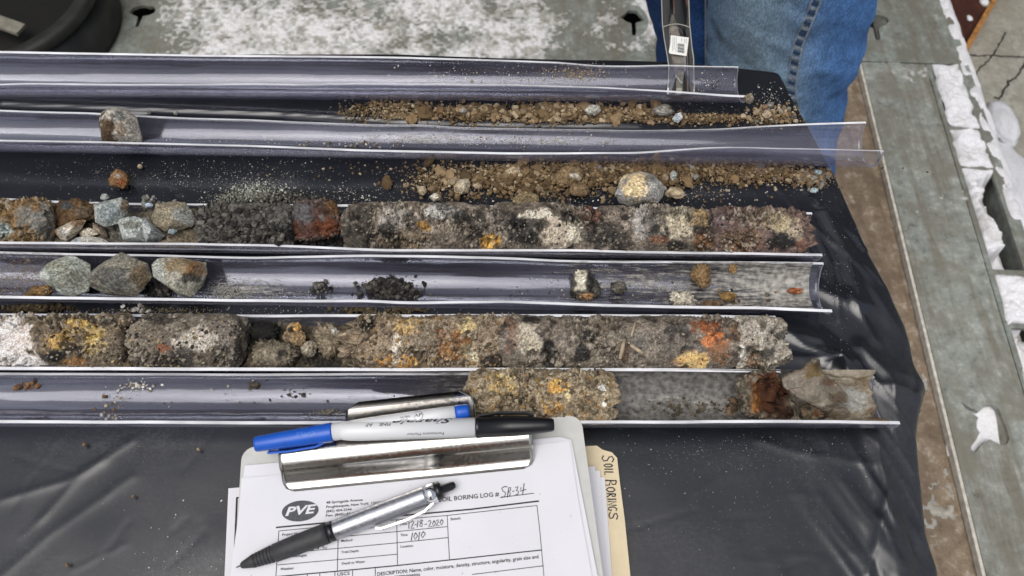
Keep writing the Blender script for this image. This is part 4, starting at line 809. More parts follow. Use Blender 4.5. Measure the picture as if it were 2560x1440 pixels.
for k, (u, v, s, lb) in enumerate(((350, 416, 14, 'tiny tan pebble above the rusty crumb'), (372, 280, 11, 'left one of two tiny grey balls behind the second tray'), (440, 283, 12, 'right one of two tiny grey balls behind the second tray'),
                               (333, 1241, 10, 'tiny brown pebble on the bare sheet left of the clipboard'), (212, 1111, 12, 'tiny dark brown crumb below the left end of the nearest tray'), (497, 1123, 9, 'tiny cream bead on the sheet below the nearest tray'), (167, 1412, 11, 'tiny ochre pebble at the lower left of the sheet'))):
    rock('pebble', lb, oval(u, v, s, s * .9, 40 + k), [TAN, GRY, GRY, BRN, BRN, TAN, BRN][k], (), 290 + k, z=.002, sub=2, facets=0, cat='pebble')
# clods in tray 4
rock('clod', 'cream, black and orange clod in the fourth tray', [(1425, 735), (1432, 715), (1434, 690), (1450, 676), (1468, 674), (1478, 690), (1496, 708), (1502, 735), (1480, 748), (1455, 752)],
     [(78, 74, 66), (116, 112, 100)], [(1452, 700, 18, 26, (206, 196, 172), .95), (1476, 712, 12, 28, (26, 26, 25), .9), (1466, 740, 16, 10, (180, 132, 86), .85), (1428, 735, 10, 8, (26, 26, 26), .8)], 301, tray=T4, z=.016, crumbly=.2, cat='clod')
rock('clod', 'dark grey crumb right of the cream and black clod', oval(1547, 720, 40, 30, 31), [(74, 70, 62), (110, 106, 96)], (), 303, tray=T4, z=.008, crumbly=.25, cat='clod')
rock('clod', 'tall brown clod clinging to the back wall of the fourth tray', [(1728, 690), (1742, 664), (1768, 660), (1775, 690), (1770, 718), (1756, 722), (1742, 706)], [(110, 84, 50), (140, 112, 74)], (), 305, tray=T4, z=.016, crumbly=.2, cat='clod')
rock('clod', 'small brown clod near the back rim at the right end of the fourth tray', oval(1833, 673, 22, 26, 33), [(112, 86, 52), (142, 110, 66)], (), 307, tray=T4, z=.018, crumbly=.2, cat='clod', sub=3)
rock('clod', 'flat ochre clod near the front rim of the fourth tray', oval(1820, 742, 46, 22, 34), [(120, 90, 46), (150, 118, 66)], (), 309, tray=T4, z=.010, crumbly=.2, cat='clod', sub=3)
rock('clod', 'cream crumbly scrap on the smeared part of the fourth tray', [(1676, 748), (1684, 726), (1700, 736), (1730, 738), (1740, 760), (1700, 766)], [(170, 160, 138), (200, 192, 172)], (), 311, tray=T4, z=.008, crumbly=.3, cat='clod')
rock('clod', 'brown and purple scrap beside the cream scrap', oval(1780, 760, 60, 18, 36), [(112, 86, 56), (96, 80, 74)], (), 313, tray=T4, z=.009, crumbly=.25, cat='clod', sub=3)
rock('clod', 'orange-brown flake at the right end of the fourth tray', oval(1988, 727, 40, 16, 37), [(130, 92, 60), (160, 84, 40)], (), 315, tray=T4, z=.006, crumbly=.2, cat='clod', sub=3)
rock('clod', 'brown sandy scrap at the left end of the fourth tray', [(56, 738), (70, 728), (96, 718), (124, 714), (130, 728), (120, 742), (90, 744)], [(96, 72, 38), (130, 100, 56)], (), 317, tray=T4, z=.010, crumbly=.2, cat='clod')
# row 5 clods in the broken stretch
rock('clod', 'larger grey-tan gritty clod in the broken part of row five', [(628, 880), (640, 858), (668, 850), (700, 858), (734, 862), (745, 885), (735, 908), (710, 920), (670, 924), (640, 914)], [(96, 86, 70), (140, 130, 110)], [(700, 885, 10, 10, (30, 28, 26), .8), (650, 905, 14, 8, (80, 72, 60), .5)], 321, tray=T5, z=.018, crumbly=.22, cat='clod')
rock('clod', 'ring-shaped ochre shell fragment clod in the broken part of row five', [(706, 850), (712, 828), (728, 806), (744, 806), (752, 826), (764, 846), (756, 862), (730, 864)], [(140, 112, 76), (172, 146, 104)], [(727, 826, 9, 10, (28, 25, 22), .95), (745, 812, 10, 14, (196, 146, 70), .8), (722, 842, 12, 8, (96, 92, 86), .7)], 323, tray=T5, z=.022, crumbly=.15, cat='clod')
rock('clod', 'small grey-tan clod touching the ring-shaped fragment', oval(770, 872, 44, 40, 41), [(120, 108, 88), (156, 146, 126)], (), 325, tray=T5, z=.016, crumbly=.2, cat='clod')
rock('clod', 'lumpy tan clod bridging towards the crumbly core in row five', [(780, 830), (800, 812), (826, 812), (848, 826), (872, 842), (870, 862), (846, 872), (842, 892), (812, 898), (800, 880), (788, 856)], [(104, 92, 72), (146, 132, 108)], [(838, 828, 10, 8, (206, 200, 186), .8)], 327, tray=T5, z=.018, crumbly=.25, cat='clod')
rock('clod', 'black crumbly soil behind the ring-shaped fragment', oval(660, 830, 80, 46, 43), [(26, 25, 24), (44, 42, 40)], (), 329, tray=T5, z=.018, crumbly=.3, cat='clod')
# row 6 clay
rock('clay_lump', 'broken grey clay lump with a rusty hollow core at the end of the nearest tray', [(1842, 985), (1850, 955), (1868, 936), (1900, 926), (1940, 930), (1958, 955), (1972, 985), (1990, 1020), (2004, 1048), (1950, 1054), (1900, 1050), (1864, 1036), (1850, 1010)],
     [(110, 100, 84), (138, 128, 108)], [(1925, 988, 62, 56, (108, 60, 28), .95), (1960, 1030, 36, 22, (70, 42, 24), .9), (1886, 1000, 18, 36, (176, 116, 46), .85), (1912, 948, 26, 12, (120, 70, 32), .8), (1918, 965, 8, 26, (38, 24, 16), .95), (1945, 1000, 10, 24, (40, 24, 16), .9), (1868, 990, 14, 34, (124, 116, 98), .7)], 331, tray=T6, z=.026, crumbly=.16, rough=.10, facets=4, mat_='soil', cat='clay', edge=.5, K=.8, rugged=((1930, 990, 46, 54, .013), (1985, 1035, 26, 20, .007)))  # dark patches put cavity shade into the colour of the hollow
def flake(name, label, outline, ctrl, th, base, patches, seed, mat_='clay', cat='clay', K=.66):
    """thin broken slab: outline in photo px, heights from control points (u, v, z)"""
    pts = np.array(outline, float); c0 = pts.mean(0); n = 120; t_ = np.linspace(0, len(pts), n, endpoint=False); i = t_.astype(int); f = (t_ - i)[:, None]
    ring = pts[i] * (1 - f) + pts[(i + 1) % len(pts)] * f; rs = np.random.RandomState(seed); ring = ring + rs.randn(n, 2) * 1.1
    ct = np.array(ctrl, float)
    def zz(uv):
        d = np.hypot(uv[..., None, 0] - ct[:, 0], uv[..., None, 1] - ct[:, 1]) + 4; w = d ** -2.4; return (w * ct[:, 2]).sum(-1) / w.sum(-1)
    nr = 34; rr = np.linspace(0, 1, nr) ** .8; UV = c0 + (ring - c0)[None] * rr[:, None, None]; Zt = zz(UV)
    P = np.array([[at_z(q[0], q[1], z) for q, z in zip(a_, b_)] for a_, b_ in zip(UV, Zt)])
    nse = .0012 * fbm(P, 90, 4, seed) + .0005 * fbm(P, 400, 3, seed + 1); P = P + nse[..., None] * (-FWD)
    edge_ = sstep(.93, 1, rr)[:, None, None]; Pt = P - edge_ * th * .25 * (-FWD)
    Pb = P - (th * (.8 + .5 * fbm(P, 70, 2, seed + 2)))[..., None] * (-FWD) * (1 - .15 * edge_)
    V = np.concatenate([Pt.reshape(-1, 3), Pb.reshape(-1, 3)]); g = grid_faces(nr, n, wrap_x=True); m = nr * n; J = np.arange(n); J1 = (J + 1) % n; o_ = (nr - 1) * n
    F = np.concatenate([g, g[:, ::-1] + m, np.stack([o_ + J, o_ + J1, m + o_ + J1, m + o_ + J], -1)])
    C = paint(V, base, patches, seed, ((2200, .2), (700, .12)), K); org = np.array([V[:, 0].mean(), V[:, 1].mean(), V[:, 2].min()])
    ob = link(name, mesh_np(name, V - org, F, [M[mat_]], C)); ob.location = org; tag(ob, label, cat); return ob
flake('clay_flake', 'flat grey-brown clay flake with a raised ochre peak standing in the nearest tray', [(1956, 948), (1972, 936), (2008, 922), (2020, 910), (2036, 895), (2050, 899), (2056, 928), (2072, 944), (2096, 962), (2118, 985), (2124, 1010), (2096, 1004), (2080, 1012), (2052, 1020), (2030, 1012), (2006, 1000), (1976, 978), (1962, 968)],
      [(1958, 955, .047), (2040, 898, .058), (2010, 935, .050), (2050, 940, .046), (2030, 975, .044), (2045, 1015, .034), (2118, 1000, .018), (2085, 965, .030), (1985, 975, .046)], .0045, [(134, 122, 104), (156, 144, 124), (145, 132, 114)],
      [(2032, 930, 24, 20, (152, 122, 60), .85), (2050, 915, 12, 14, (120, 98, 60), .7), (2080, 955, 24, 10, (140, 92, 46), .7), (2095, 995, 20, 16, (120, 88, 54), .6), (2046, 905, 8, 8, (96, 82, 58), .8)], 333)
flake('clay_flake', 'small broken clay chip under the raised flake', [(2000, 1018), (2020, 1008), (2050, 1022), (2066, 1040), (2040, 1050), (2010, 1048)], [(2005, 1025, .018), (2050, 1025, .020), (2030, 1048, .014)], .004, [(110, 92, 64), (140, 120, 88)], [(2045, 1030, 14, 10, (140, 92, 46), .7), (2025, 1020, 12, 6, (50, 46, 42), .8)], 335)

# loose fill lying level in a tray
def fill(t, u0, u1, level, base, patches, seed, label, name='gravel_fill', amp=.0018, crumb_sc=300, K=1.05):
    x0, x1 = tray_x(t, u0), tray_x(t, u1); nx, ny = max(20, int((x1 - x0) / .0006)), 64
    X, Yl = np.meshgrid(np.linspace(x0, x1, nx), np.linspace(-1, 1, ny), indexing='ij'); lv = lerp_pts([(tray_x(t, u), z) for u, z in level], X[:, 0])[:, None]
    half = np.sqrt(np.clip(R_IN ** 2 - (t.zc - lv) ** 2, 1e-6, None)) * .985; Y0 = t.yc(X) + Yl * half; P = np.stack([X, Y0, np.repeat(lv, ny, 1)], -1)
    wa, wb, wr = worley(P, crumb_sc, seed + 5); d = amp * 1.6 * fbm(P, 110, 4, seed) + amp * (np.clip(wb - wa, 0, .6) / .6 - .5) + amp * (wr - .5)
    e = np.minimum(X - x0, x1 - X); lowr = t.zc - np.sqrt(np.clip(R_IN ** 2 - (Yl * half) ** 2, 0, None)) + .0003
    z = np.maximum(lv + d * (1 - Yl ** 4), lowr); z = lowr + (z - lowr) * sstep(0, .006, e); P[..., 2] = z
    C = paint(P, base, patches, seed, ((2200, .3), (900, .35)), K) * (1 + .4 * (2 * wr - 1))[..., None]; org = np.array([(x0 + x1) / 2, float(t.yc((x0 + x1) / 2)), .002])
    ob = link(name, mesh_np(name, (P - org).reshape(-1, 3), grid_faces(nx, ny), [M['soil']], np.clip(C, .003, .8))); ob.location = org; tag(ob, label, 'gravel', kind='stuff'); return ob
fill(T3, 110, 560, [(100, .014), (200, .012), (300, .012), (400, .016), (520, .017), (560, .015)], [(86, 76, 60), (120, 110, 92), (100, 92, 78)], [(200, 560, 40, 30, (58, 44, 28), .8), (300, 580, 60, 30, (96, 98, 94), .6), (470, 580, 50, 30, (104, 92, 70), .6)], 381, 'grey-brown gravel fines bedding the stones of the third tray')

fill(T5, 596, 890, [(590, .013), (640, .016), (700, .013), (780, .011), (850, .012), (900, .014)], [(50, 46, 40), (92, 82, 66), (70, 62, 50)], [(650, 830, 60, 40, (24, 23, 22), .9), (860, 850, 40, 50, (104, 92, 72), .8), (640, 900, 40, 20, (104, 92, 74), .7), (810, 905, 60, 20, (34, 32, 32), .8)], 383, 'crumbly dark soil bridging the broken part of row five', amp=.0026, crumb_sc=260)
def bump2(u, v, L): return sum(a * np.exp(-(((u - x) / rx) ** 2 + ((v - y) / ry) ** 2)) for x, y, rx, ry, a in L)
# ================================================================== LININGS, SMEARS, LOOSE SOIL
def lining(t, u0, u1, name, material, base, patches, seed, th=.0022, a0=-84, a1=86, amp=.0008, rag=.006, parent=None, label=None, alpha=None):
    x0, x1 = tray_x(t, u0), tray_x(t, u1); nx = max(30, int((x1 - x0) / .0008)); A = np.radians(np.linspace(a0, a1, 90)); na = 90
    X = np.repeat(np.linspace(x0, x1, nx)[:, None], na, 1); Am = np.repeat(A[None], nx, 0)
    e = np.minimum(X - x0, x1 - X); k = np.sqrt(np.clip(e / .002, 0, 1)) * np.sqrt(np.clip((math.radians(a1) - Am) / .12, 0, 1)) * np.sqrt(np.clip((Am - math.radians(a0)) / .12, 0, 1))
    Q = np.stack([X, Am * R_IN, np.zeros_like(X)], -1)
    d = (th + amp * fbm(Q, 90, 4, seed) * 2 + amp * .6 * fbm(Q, 400, 3, seed + 1)) * k
    r = R_IN - .0003 - np.maximum(d, -.0002)
    Xr = X + rag * (1 - np.clip((x1 - X) / .01, 0, 1)) * fbm(Q, 120, 3, seed + 4) - rag * (1 - np.clip((X - x0) / .01, 0, 1)) * fbm(Q, 120, 3, seed + 5)
    P = np.stack([Xr, t.yc(Xr) + r * np.sin(Am), t.zc - r * np.cos(Am)], -1)
    if alpha is None: C = paint(P, base, patches, seed, ((2600, .2), (700, .15)))
    else:
        pu, pv, _ = proj(P); a_ = alpha(pu, pv); C = np.stack([a_, a_, a_], -1)
    if parent is not None:
        ob = link(name, mesh_np(name, (P - t.org).reshape(-1, 3), grid_faces(nx, na), [material], C), parent)
    else:
        org = np.array([(x0 + x1) / 2, float(t.yc((x0 + x1) / 2)), .002]); ob = link(name, mesh_np(name, (P - org).reshape(-1, 3), grid_faces(nx, na), [material], C)); ob.location = org
        if label: tag(ob, label, 'clay')
    return ob
lining(T6, 1990, 2208, 'clay_lining', M['clay'], [(132, 118, 96), (154, 142, 122), (142, 130, 110)],
       [(2130, 1000, 40, 34, (146, 148, 142), .8), (2090, 1030, 40, 24, (110, 92, 68), .7), (2195, 1035, 24, 20, (128, 92, 52), .7), (2160, 960, 24, 18, (150, 124, 84), .6), (2040, 1040, 40, 16, (64, 56, 46), .8), (2060, 1000, 24, 20, (140, 96, 46), .6)], 341, th=.0035, amp=.0014, label='grey-brown clay lining smeared inside the open end of the nearest tray')
FILM_G = film_mat('grey_mud_smear', (0.16, 0.152, 0.138), (0.50, 0.475, 0.43))
FILM_W = film_mat('pale_dust_smear', (0.34, 0.33, 0.31), (0.60, 0.59, 0.57), stretch=(30, 120, 120), sc=3.0)
FILM_B = film_mat('brown_dust_smear', (0.14, 0.10, 0.07), (0.30, 0.24, 0.18), stretch=(60, 120, 120), sc=4.0)
FILM_K = film_mat('dark_soil_smear', (0.075, 0.072, 0.067), (0.24, 0.23, 0.21))

lining(T6, 1500, 2000, 'soil_smear', FILM_K, 0, 0, 351, th=.0003, amp=.0001, rag=0, parent=T6.obj, alpha=lambda u, v: -0.10 + 0.28 * sstep(1500, 1560, u))
lining(T6, 1560, 1860, 'soil_smear', FILM_G, 0, 0, 355, th=.0006, amp=.0002, rag=0, a0=-60, a1=30, parent=T6.obj, alpha=lambda u, v: -0.14 + bump2(u, v, [(1650, 1000, 70, 16, .16), (1760, 1015, 60, 20, .14), (1600, 1045, 40, 12, .12)]))
lining(T4, 1290, 2048, 'soil_smear', FILM_G, 0, 0, 357, th=.0003, amp=.0001, rag=0, parent=T4.obj, alpha=lambda u, v: -0.24 + 0.16 * sstep(1300, 1480, u) + 0.14 * sstep(1600, 1850, u) + bump2(u, v, [(1960, 710, 70, 34, .16), (1560, 700, 80, 20, .10)]))
lining(T4, -200, 130, 'soil_smear', FILM_B, 0, 0, 359, th=.0003, amp=.0001, rag=0, parent=T4.obj, alpha=lambda u, v: -0.08 + 0 * u)
lining(T4, 400, 900, 'soil_smear', FILM_W, 0, 0, 361, th=.0003, amp=.0001, rag=0, parent=T4.obj, alpha=lambda u, v: -0.2 + bump2(u, v, [(560, 720, 100, 30, .16), (700, 730, 120, 18, .12)]))
lining(T2, 820, 1700, 'soil_smear', FILM_W, 0, 0, 363, th=.0003, amp=.0001, rag=0, parent=T2.obj, alpha=lambda u, v: -0.26 + bump2(u, v, [(1050, 345, 200, 16, .26), (1400, 352, 200, 14, .18)]))
lining(T2, 1080, 1520, 'soil_smear', FILM_B, 0, 0, 365, th=.0004, amp=.0001, rag=0, a0=45, a1=75, parent=T2.obj, alpha=lambda u, v: -0.12 + 0 * u)
lining(T5, 560, 930, 'soil_smear', FILM_K, 0, 0, 367, th=.0003, amp=.0001, rag=0, parent=T5.obj, alpha=lambda u, v: -0.02 + 0 * u)
lining(T6, 700, 1180, 'soil_smear', FILM_K, 0, 0, 369, th=.0003, amp=.0001, rag=0, parent=T6.obj, alpha=lambda u, v: -0.24 + 0.22 * sstep(850, 1150, u))
lining(T3, 100, 560, 'soil_smear', FILM_K, 0, 0, 371, th=.0006, amp=.0004, rag=0, parent=T3.obj, alpha=lambda u, v: 0.04 + 0 * u)
lining(T1, 900, 1850, 'soil_smear', FILM_B, 0, 0, 373, th=.0003, amp=.0001, rag=0, parent=T1.obj, alpha=lambda u, v: -0.25 + bump2(u, v, [(1440, 185, 70, 22, .22), (1150, 225, 200, 12, .1)]))

RS = np.random.RandomState(7)
def grain_mesh(P, size, cols, sub=1, squash=(.55, 1.0), seed=0):
    rs = np.random.RandomState(seed); V0, F0 = ICO[sub]; n = len(P)
    W = V0[None] * (1 + .60 * (rs.rand(n, len(V0), 1) - .5)); W = W * (0.65 + 0.6 * rs.rand(n, 1, 3))
    q = rs.randn(n, 4); q /= np.linalg.norm(q, axis=1)[:, None]; a, b, c, d = q.T
    Rm = np.stack([np.stack([1 - 2 * (c * c + d * d), 2 * (b * c - a * d), 2 * (b * d + a * c)], -1), np.stack([2 * (b * c + a * d), 1 - 2 * (b * b + d * d), 2 * (c * d - a * b)], -1), np.stack([2 * (b * d - a * c), 2 * (c * d + a * b), 1 - 2 * (b * b + c * c)], -1)], 1)
    W = np.einsum('nij,nkj->nki', Rm, W) * size[:, None, None]; W[..., 2] *= squash[0] + (squash[1] - squash[0]) * rs.rand(n, 1)
    V = (W + P[:, None, :]).reshape(-1, 3); F = (F0[None] + (np.arange(n) * len(V0))[:, None, None]).reshape(-1, 3)
    C = np.repeat(cols * (0.75 + 0.5 * rs.rand(n, 1)), len(V0), 0); return V, F, np.clip(C, .004, .85)
def pick(cols, n, rs, K=.95):
    c = np.array([lin(x) * K for x in cols]); return c[rs.randint(0, len(c), n)]
def soil_patch(label, u0, u1, v0, v1, dens, base, seed, res=.0008, hgt=.0030):
    """fine dirt lying on the sheet: a lumpy layer that dips under the plastic where it is bare"""
    c4 = [at_z(u, v) for u in (u0, u1) for v in (v0, v1)]; x0, x1 = min(p[0] for p in c4), max(p[0] for p in c4); y0, y1 = min(p[1] for p in c4), max(p[1] for p in c4)
    nx, ny = int((x1 - x0) / res), int((y1 - y0) / res); X, Y_ = np.meshgrid(np.linspace(x0, x1, nx), np.linspace(y0, y1, ny)); P = np.stack([X, Y_, np.zeros_like(X)], -1)
    u, v, _ = proj(P); wa, wb, wr = worley(P, 420, seed); n = .5 * fbm(P, 60, 3, seed) + .6 * fbm(P, 200, 3, seed + 1) + .5 * (np.clip(wb - wa, 0, .6) / .6 - .5)
    h = np.clip((n + dens(u, v)) * hgt, -.004, .006); zs = np.array([sheet_z(a_, b_) for a_, b_ in zip(X[::4, ::4].ravel(), Y_[::4, ::4].ravel())]).reshape(X[::4, ::4].shape)
    zi = np.repeat(np.repeat(zs, 4, 0), 4, 1)[:ny, :nx]; P[..., 2] = zi + h
    C = paint(P, base, [], seed, ((2200, .3), (900, .35)), .95) * (1 + .45 * (2 * wr - 1))[..., None]
    F = grid_faces(ny, nx); keep = h.ravel()[F].max(1) > -.0006; F = F[keep]; us = np.unique(F); mp = np.full(nx * ny, -1); mp[us] = np.arange(len(us)); org = np.array([x0, y0, 0])
    ob = link('fine_soil', mesh_np('fine_soil', P.reshape(-1, 3)[us] - org, mp[F], [M['soil']], np.clip(C, .003, .7).reshape(-1, 3)[us])); ob.location = org; tag(ob, label, 'soil', kind='stuff')
SB = [(92, 74, 48), (124, 102, 70), (106, 86, 58)]
soil_patch('fine brown dirt under the crumbs between the second and third trays', 1000, 2100, 412, 500, lambda u, v: -.75 + bump2(u, v, [(1110, 450, 90, 26, .75), (1280, 448, 130, 34, .95), (1450, 446, 130, 36, .95), (1650, 432, 170, 22, .9), (1850, 428, 160, 18, .9), (2010, 438, 70, 22, .8)]), SB, 1801)
soil_patch('fine brown dirt under the crumbs between the first and second trays', 840, 2010, 252, 330, lambda u, v: -.75 + bump2(u, v, [(1000, 274, 110, 20, .85), (1000, 296, 60, 10, .8), (1200, 284, 110, 20, .9), (1420, 282, 150, 22, .95), (1600, 290, 130, 14, .8), (1780, 300, 110, 10, .7), (1935, 292, 50, 20, .8)]), SB, 1803)
class Pile:
    def __init__(s, seed): s.V, s.F, s.C, s.n, s.rs, s.seed = [], [], [], 0, np.random.RandomState(seed), seed
    def add(s, P, size, cols, sub=1, squash=(.55, 1)):
        s.seed += 1; V, F, C = grain_mesh(P, size, cols, sub, squash, s.seed); s.V.append(V); s.F.append(F + s.n); s.C.append(C); s.n += len(V)
    def blobs(s, n, u, v, ru, rv, smin, smax, cols, h=0.0, sub=1, pw=4.0, uni=False, surf=None, clip=None):
        """n grains in an ellipse (photo px) lying on the sheet; h = mound height in m"""
        rs = s.rs
        if uni: du, dv = rs.rand(n) * 2 - 1, rs.rand(n) * 2 - 1
        else: du, dv = np.clip(rs.randn(n, 2).T * .5, -1.6, 1.6)
        U, Vv = u + du * ru, v + dv * rv
        if clip is not None: k = clip(U, Vv); U, Vv, du, dv = U[k], Vv[k], du[k], dv[k]; n = len(U)
        size = (smin + (smax - smin) * rs.rand(n) ** pw) * (.8 if sub == 1 else 1)
        P = np.array([at_z(a, b, 0) for a, b in zip(U, Vv)]).reshape(-1, 3)
        hh = h * np.clip(1 - du ** 2 - dv ** 2, 0, 1) * np.sqrt(rs.rand(n))
        base = np.array([sheet_z(p[0], p[1]) for p in P]) if surf is None else surf(P)
        P[:, 2] = base + hh + size * .45
        s.add(P, size, pick(cols, n, rs), sub)
    def in_tray(s, t, n, u, v, ru, rv, smin, smax, cols, h=0.0, sub=1, pw=2.5):
        rs = s.rs; du, dv = np.clip(rs.randn(n, 2).T * .5, -1.5, 1.5); U, Vv = u + du * ru, v + dv * rv; size = smin + (smax - smin) * rs.rand(n) ** pw
        P = []
        for a, b in zip(U, Vv):
            z = .003
            for _ in range(7):
                p = at_z(a, b, z); z = 0.5 * z + 0.5 * float(tray_floor(t, p[0], p[1]))
            P.append(p)
        P = np.array(P); hh = h * np.clip(1 - du ** 2 - dv ** 2, 0, 1) * np.sqrt(rs.rand(n))
        P[:, 2] = tray_floor(t, P[:, 0], P[:, 1]) + hh + size * .4
        s.add(P, size, pick(cols, n, rs), sub)
    def build(s, name, label, cat):
        V = np.concatenate(s.V); org = V.mean(0); ob = link(name, mesh_np(name, V - org, np.concatenate(s.F), [M['grain']], np.concatenate(s.C), smooth=False)); ob.location = org
        tag(ob, label, cat, kind='stuff'); return ob
BR = [(128, 104, 70), (108, 86, 56), (146, 122, 88), (92, 74, 50), (118, 96, 64), (166, 148, 118)]
BRL = [(168, 148, 114), (150, 128, 92), (184, 168, 138), (130, 108, 74)]
WH = [(200, 196, 186), (170, 164, 152), (220, 216, 208), (140, 134, 122)]
DK = [(52, 50, 46), (72, 68, 62), (38, 36, 34), (92, 88, 80)]
# spilled soil between rows two and three
p = Pile(500)
below = lambda t_, off=0: (lambda U, V_: np.ones(len(U), bool))
p.blobs(900, 1120, 452, 110, 40, .0005, .0022, BRL + BR, h=.004); p.blobs(1500, 1280, 448, 130, 42, .0006, .0030, BR, h=.007)
p.blobs(1500, 1430, 448, 130, 42, .0006, .0030, BR, h=.008); p.blobs(1300, 1620, 436, 150, 34, .0005, .0028, BR, h=.007)
p.blobs(1300, 1780, 432, 150, 26, .0005, .0024, BR, h=.006); p.blobs(1000, 1940, 436, 130, 26, .0005, .0026, BR + [(120, 96, 76)], h=.005); p.blobs(400, 2030, 450, 50, 26, .0005, .0028, BR + GRY, h=.004)
p.blobs(1600, 1500, 422, 520, 20, .0004, .0018, BR + BRL, h=.003)
p.blobs(60, 1300, 455, 220, 34, .0026, .0046, BR + TAN, sub=2, h=.006); p.blobs(70, 1600, 440, 260, 34, .0024, .0042, BR + [(150, 146, 138)], sub=2, h=.005); p.blobs(40, 1950, 440, 130, 28, .0022, .0036, BR + GRY, sub=2, h=.004)
p.blobs(26, 1450, 445, 400, 34, .0045, .0075, BR[:5], sub=2, h=.003); p.blobs(900, 1450, 440, 480, 40, .0003, .0009, BR[:5]); p.blobs(700, 1450, 488, 460, 40, .00025, .0009, WH + BRL); p.blobs(60, 1800, 485, 180, 30, .0008, .0022, TAN + WH + BR)
p.build('loose_soil', 'loose brown crumbly soil spilled on the sheet between the second and third trays', 'soil')
p = Pile(600)
p.blobs(900, 1000, 275, 130, 26, .0005, .0022, BRL + BR, h=.005); p.blobs(600, 1000, 292, 60, 14, .0004, .0012, BRL, h=.003); p.blobs(1100, 1180, 285, 110, 24, .0006, .0030, BR, h=.006)
p.blobs(1500, 1400, 282, 140, 26, .0006, .0030, BR, h=.006); p.blobs(1000, 1560, 288, 150, 20, .0006, .0028, BR, h=.005); p.blobs(900, 1760, 298, 130, 14, .0005, .0020, BR, h=.004)
p.blobs(600, 1935, 288, 60, 26, .0005, .0026, BRL + BR, h=.005); p.blobs(80, 1350, 280, 230, 24, .0026, .0044, BR + TAN, sub=2, h=.004); p.blobs(24, 1930, 284, 50, 20, .002, .0034, TAN + GRY, sub=2, h=.003)
p.blobs(20, 1350, 280, 350, 24, .004, .0065, BR[:5], sub=2, h=.002); p.blobs(700, 1350, 282, 420, 28, .0003, .0009, BR[:5]); p.blobs(600, 1500, 280, 420, 30, .00025, .0009, WH + BRL); p.blobs(90, 1930, 240, 60, 30, .0003, .0011, WH); p.blobs(140, 905, 285, 40, 24, .0008, .0022, [(92, 74, 50), (110, 92, 64)], h=.003)
p.build('loose_soil', 'loose brown soil and pebbles spilled between the first and second trays', 'soil')
p = Pile(700)
p.blobs(900, 640, 475, 90, 26, .0003, .0011, [(176, 180, 164), (150, 152, 136), (200, 200, 190), (120, 122, 108)], h=.002); p.blobs(700, 640, 495, 120, 14, .0004, .0013, [(140, 142, 124), (110, 110, 96), (170, 172, 158)], h=.003)
p.blobs(700, 700, 495, 100, 20, .0004, .0016, DK + [(120, 118, 108)], h=.003); p.blobs(300, 900, 490, 100, 30, .0003, .0012, DK + WH); p.blobs(700, 600, 440, 330, 60, .0002, .0007, WH); p.blobs(12, 690, 480, 50, 14, .0014, .0026, [(190, 190, 182), (90, 88, 82)])
p.build('pale_grit', 'pale greenish grit scattered on the sheet behind the gravel tray', 'grit')
p = Pile(800)   # fine flecks on the open sheet
cl = lambda U, V_: (U < 2180)
p.blobs(360, 300, 1210, 330, 180, .00015, .0004, GRY + BRL, clip=cl); p.blobs(420, 1820, 1130, 420, 60, .00015, .0004, WH, clip=cl); p.blobs(250, 1850, 1250, 380, 180, .00015, .0004, WH, clip=cl)
p.blobs(260, 2090, 700, 80, 200, .00015, .0005, WH, clip=lambda U, V_: (U < 2150) & (U > 2055)); p.blobs(260, 250, 440, 280, 50, .0002, .0006, WH); p.blobs(90, 450, 1410, 140, 50, .0002, .0006, WH)
p.blobs(12, 420, 1330, 120, 90, .0007, .0013, WH)
p.build('fine_grit', 'fine pale specks of grit dusted over the open black sheet', 'grit')
p = Pile(900)   # soil between rows 4 and 5
dkb = [(64, 52, 34), (84, 70, 46), (50, 42, 30), (100, 86, 60)]
p.blobs(420, 90, 772, 90, 10, .0008, .0026, dkb, h=.004); p.blobs(160, 400, 775, 130, 10, .0006, .0016, [(112, 100, 70), (92, 84, 58)]); p.blobs(60, 345, 772, 30, 10, .0006, .0026, WH); p.blobs(120, 900, 776, 60, 8, .0008, .0024, [(120, 106, 78), (100, 88, 62)], h=.003); p.blobs(160, 1010, 775, 50, 8, .0008, .0022, [(120, 106, 78), (96, 84, 58)], h=.003); p.blobs(200, 600, 776, 500, 10, .0003, .0009, WH)
p.build('loose_soil', 'dark brown soil crumbs in the narrow gap between the fourth and fifth trays', 'soil')
# heaps and specks inside trays
p = Pile(1000); p.in_tray(T4, 620, 972, 722, 62, 22, .0006, .0026, DK, h=.007); p.in_tray(T4, 140, 1000, 738, 90, 12, .0003, .0014, DK); p.build('dark_crumbs', 'small heap of dark grey crumbs in the middle of the fourth tray', 'soil')
p = Pile(1100); p.in_tray(T4, 60, 800, 720, 30, 14, .0008, .0024, DK + GRY, h=.003); p.in_tray(T4, 700, 570, 730, 70, 24, .0002, .0007, [(170, 168, 150), (140, 138, 122)]); p.in_tray(T4, 500, 660, 728, 100, 26, .0002, .0006, [(150, 148, 132), (120, 116, 100)])
p.in_tray(T4, 260, 400, 725, 40, 22, .0006, .0022, DK, h=.003); p.in_tray(T4, 900, 60, 690, 110, 44, .00018, .0005, [(150, 118, 84), (128, 100, 74), (170, 150, 120)]); p.in_tray(T4, 260, 1500, 715, 380, 36, .0002, .0009, WH + DK); p.in_tray(T4, 40, 1850, 740, 150, 24, .0006, .0016, DK + BR)
p.build('soil_specks', 'specks and crumbs of soil strewn along the fourth tray', 'soil')
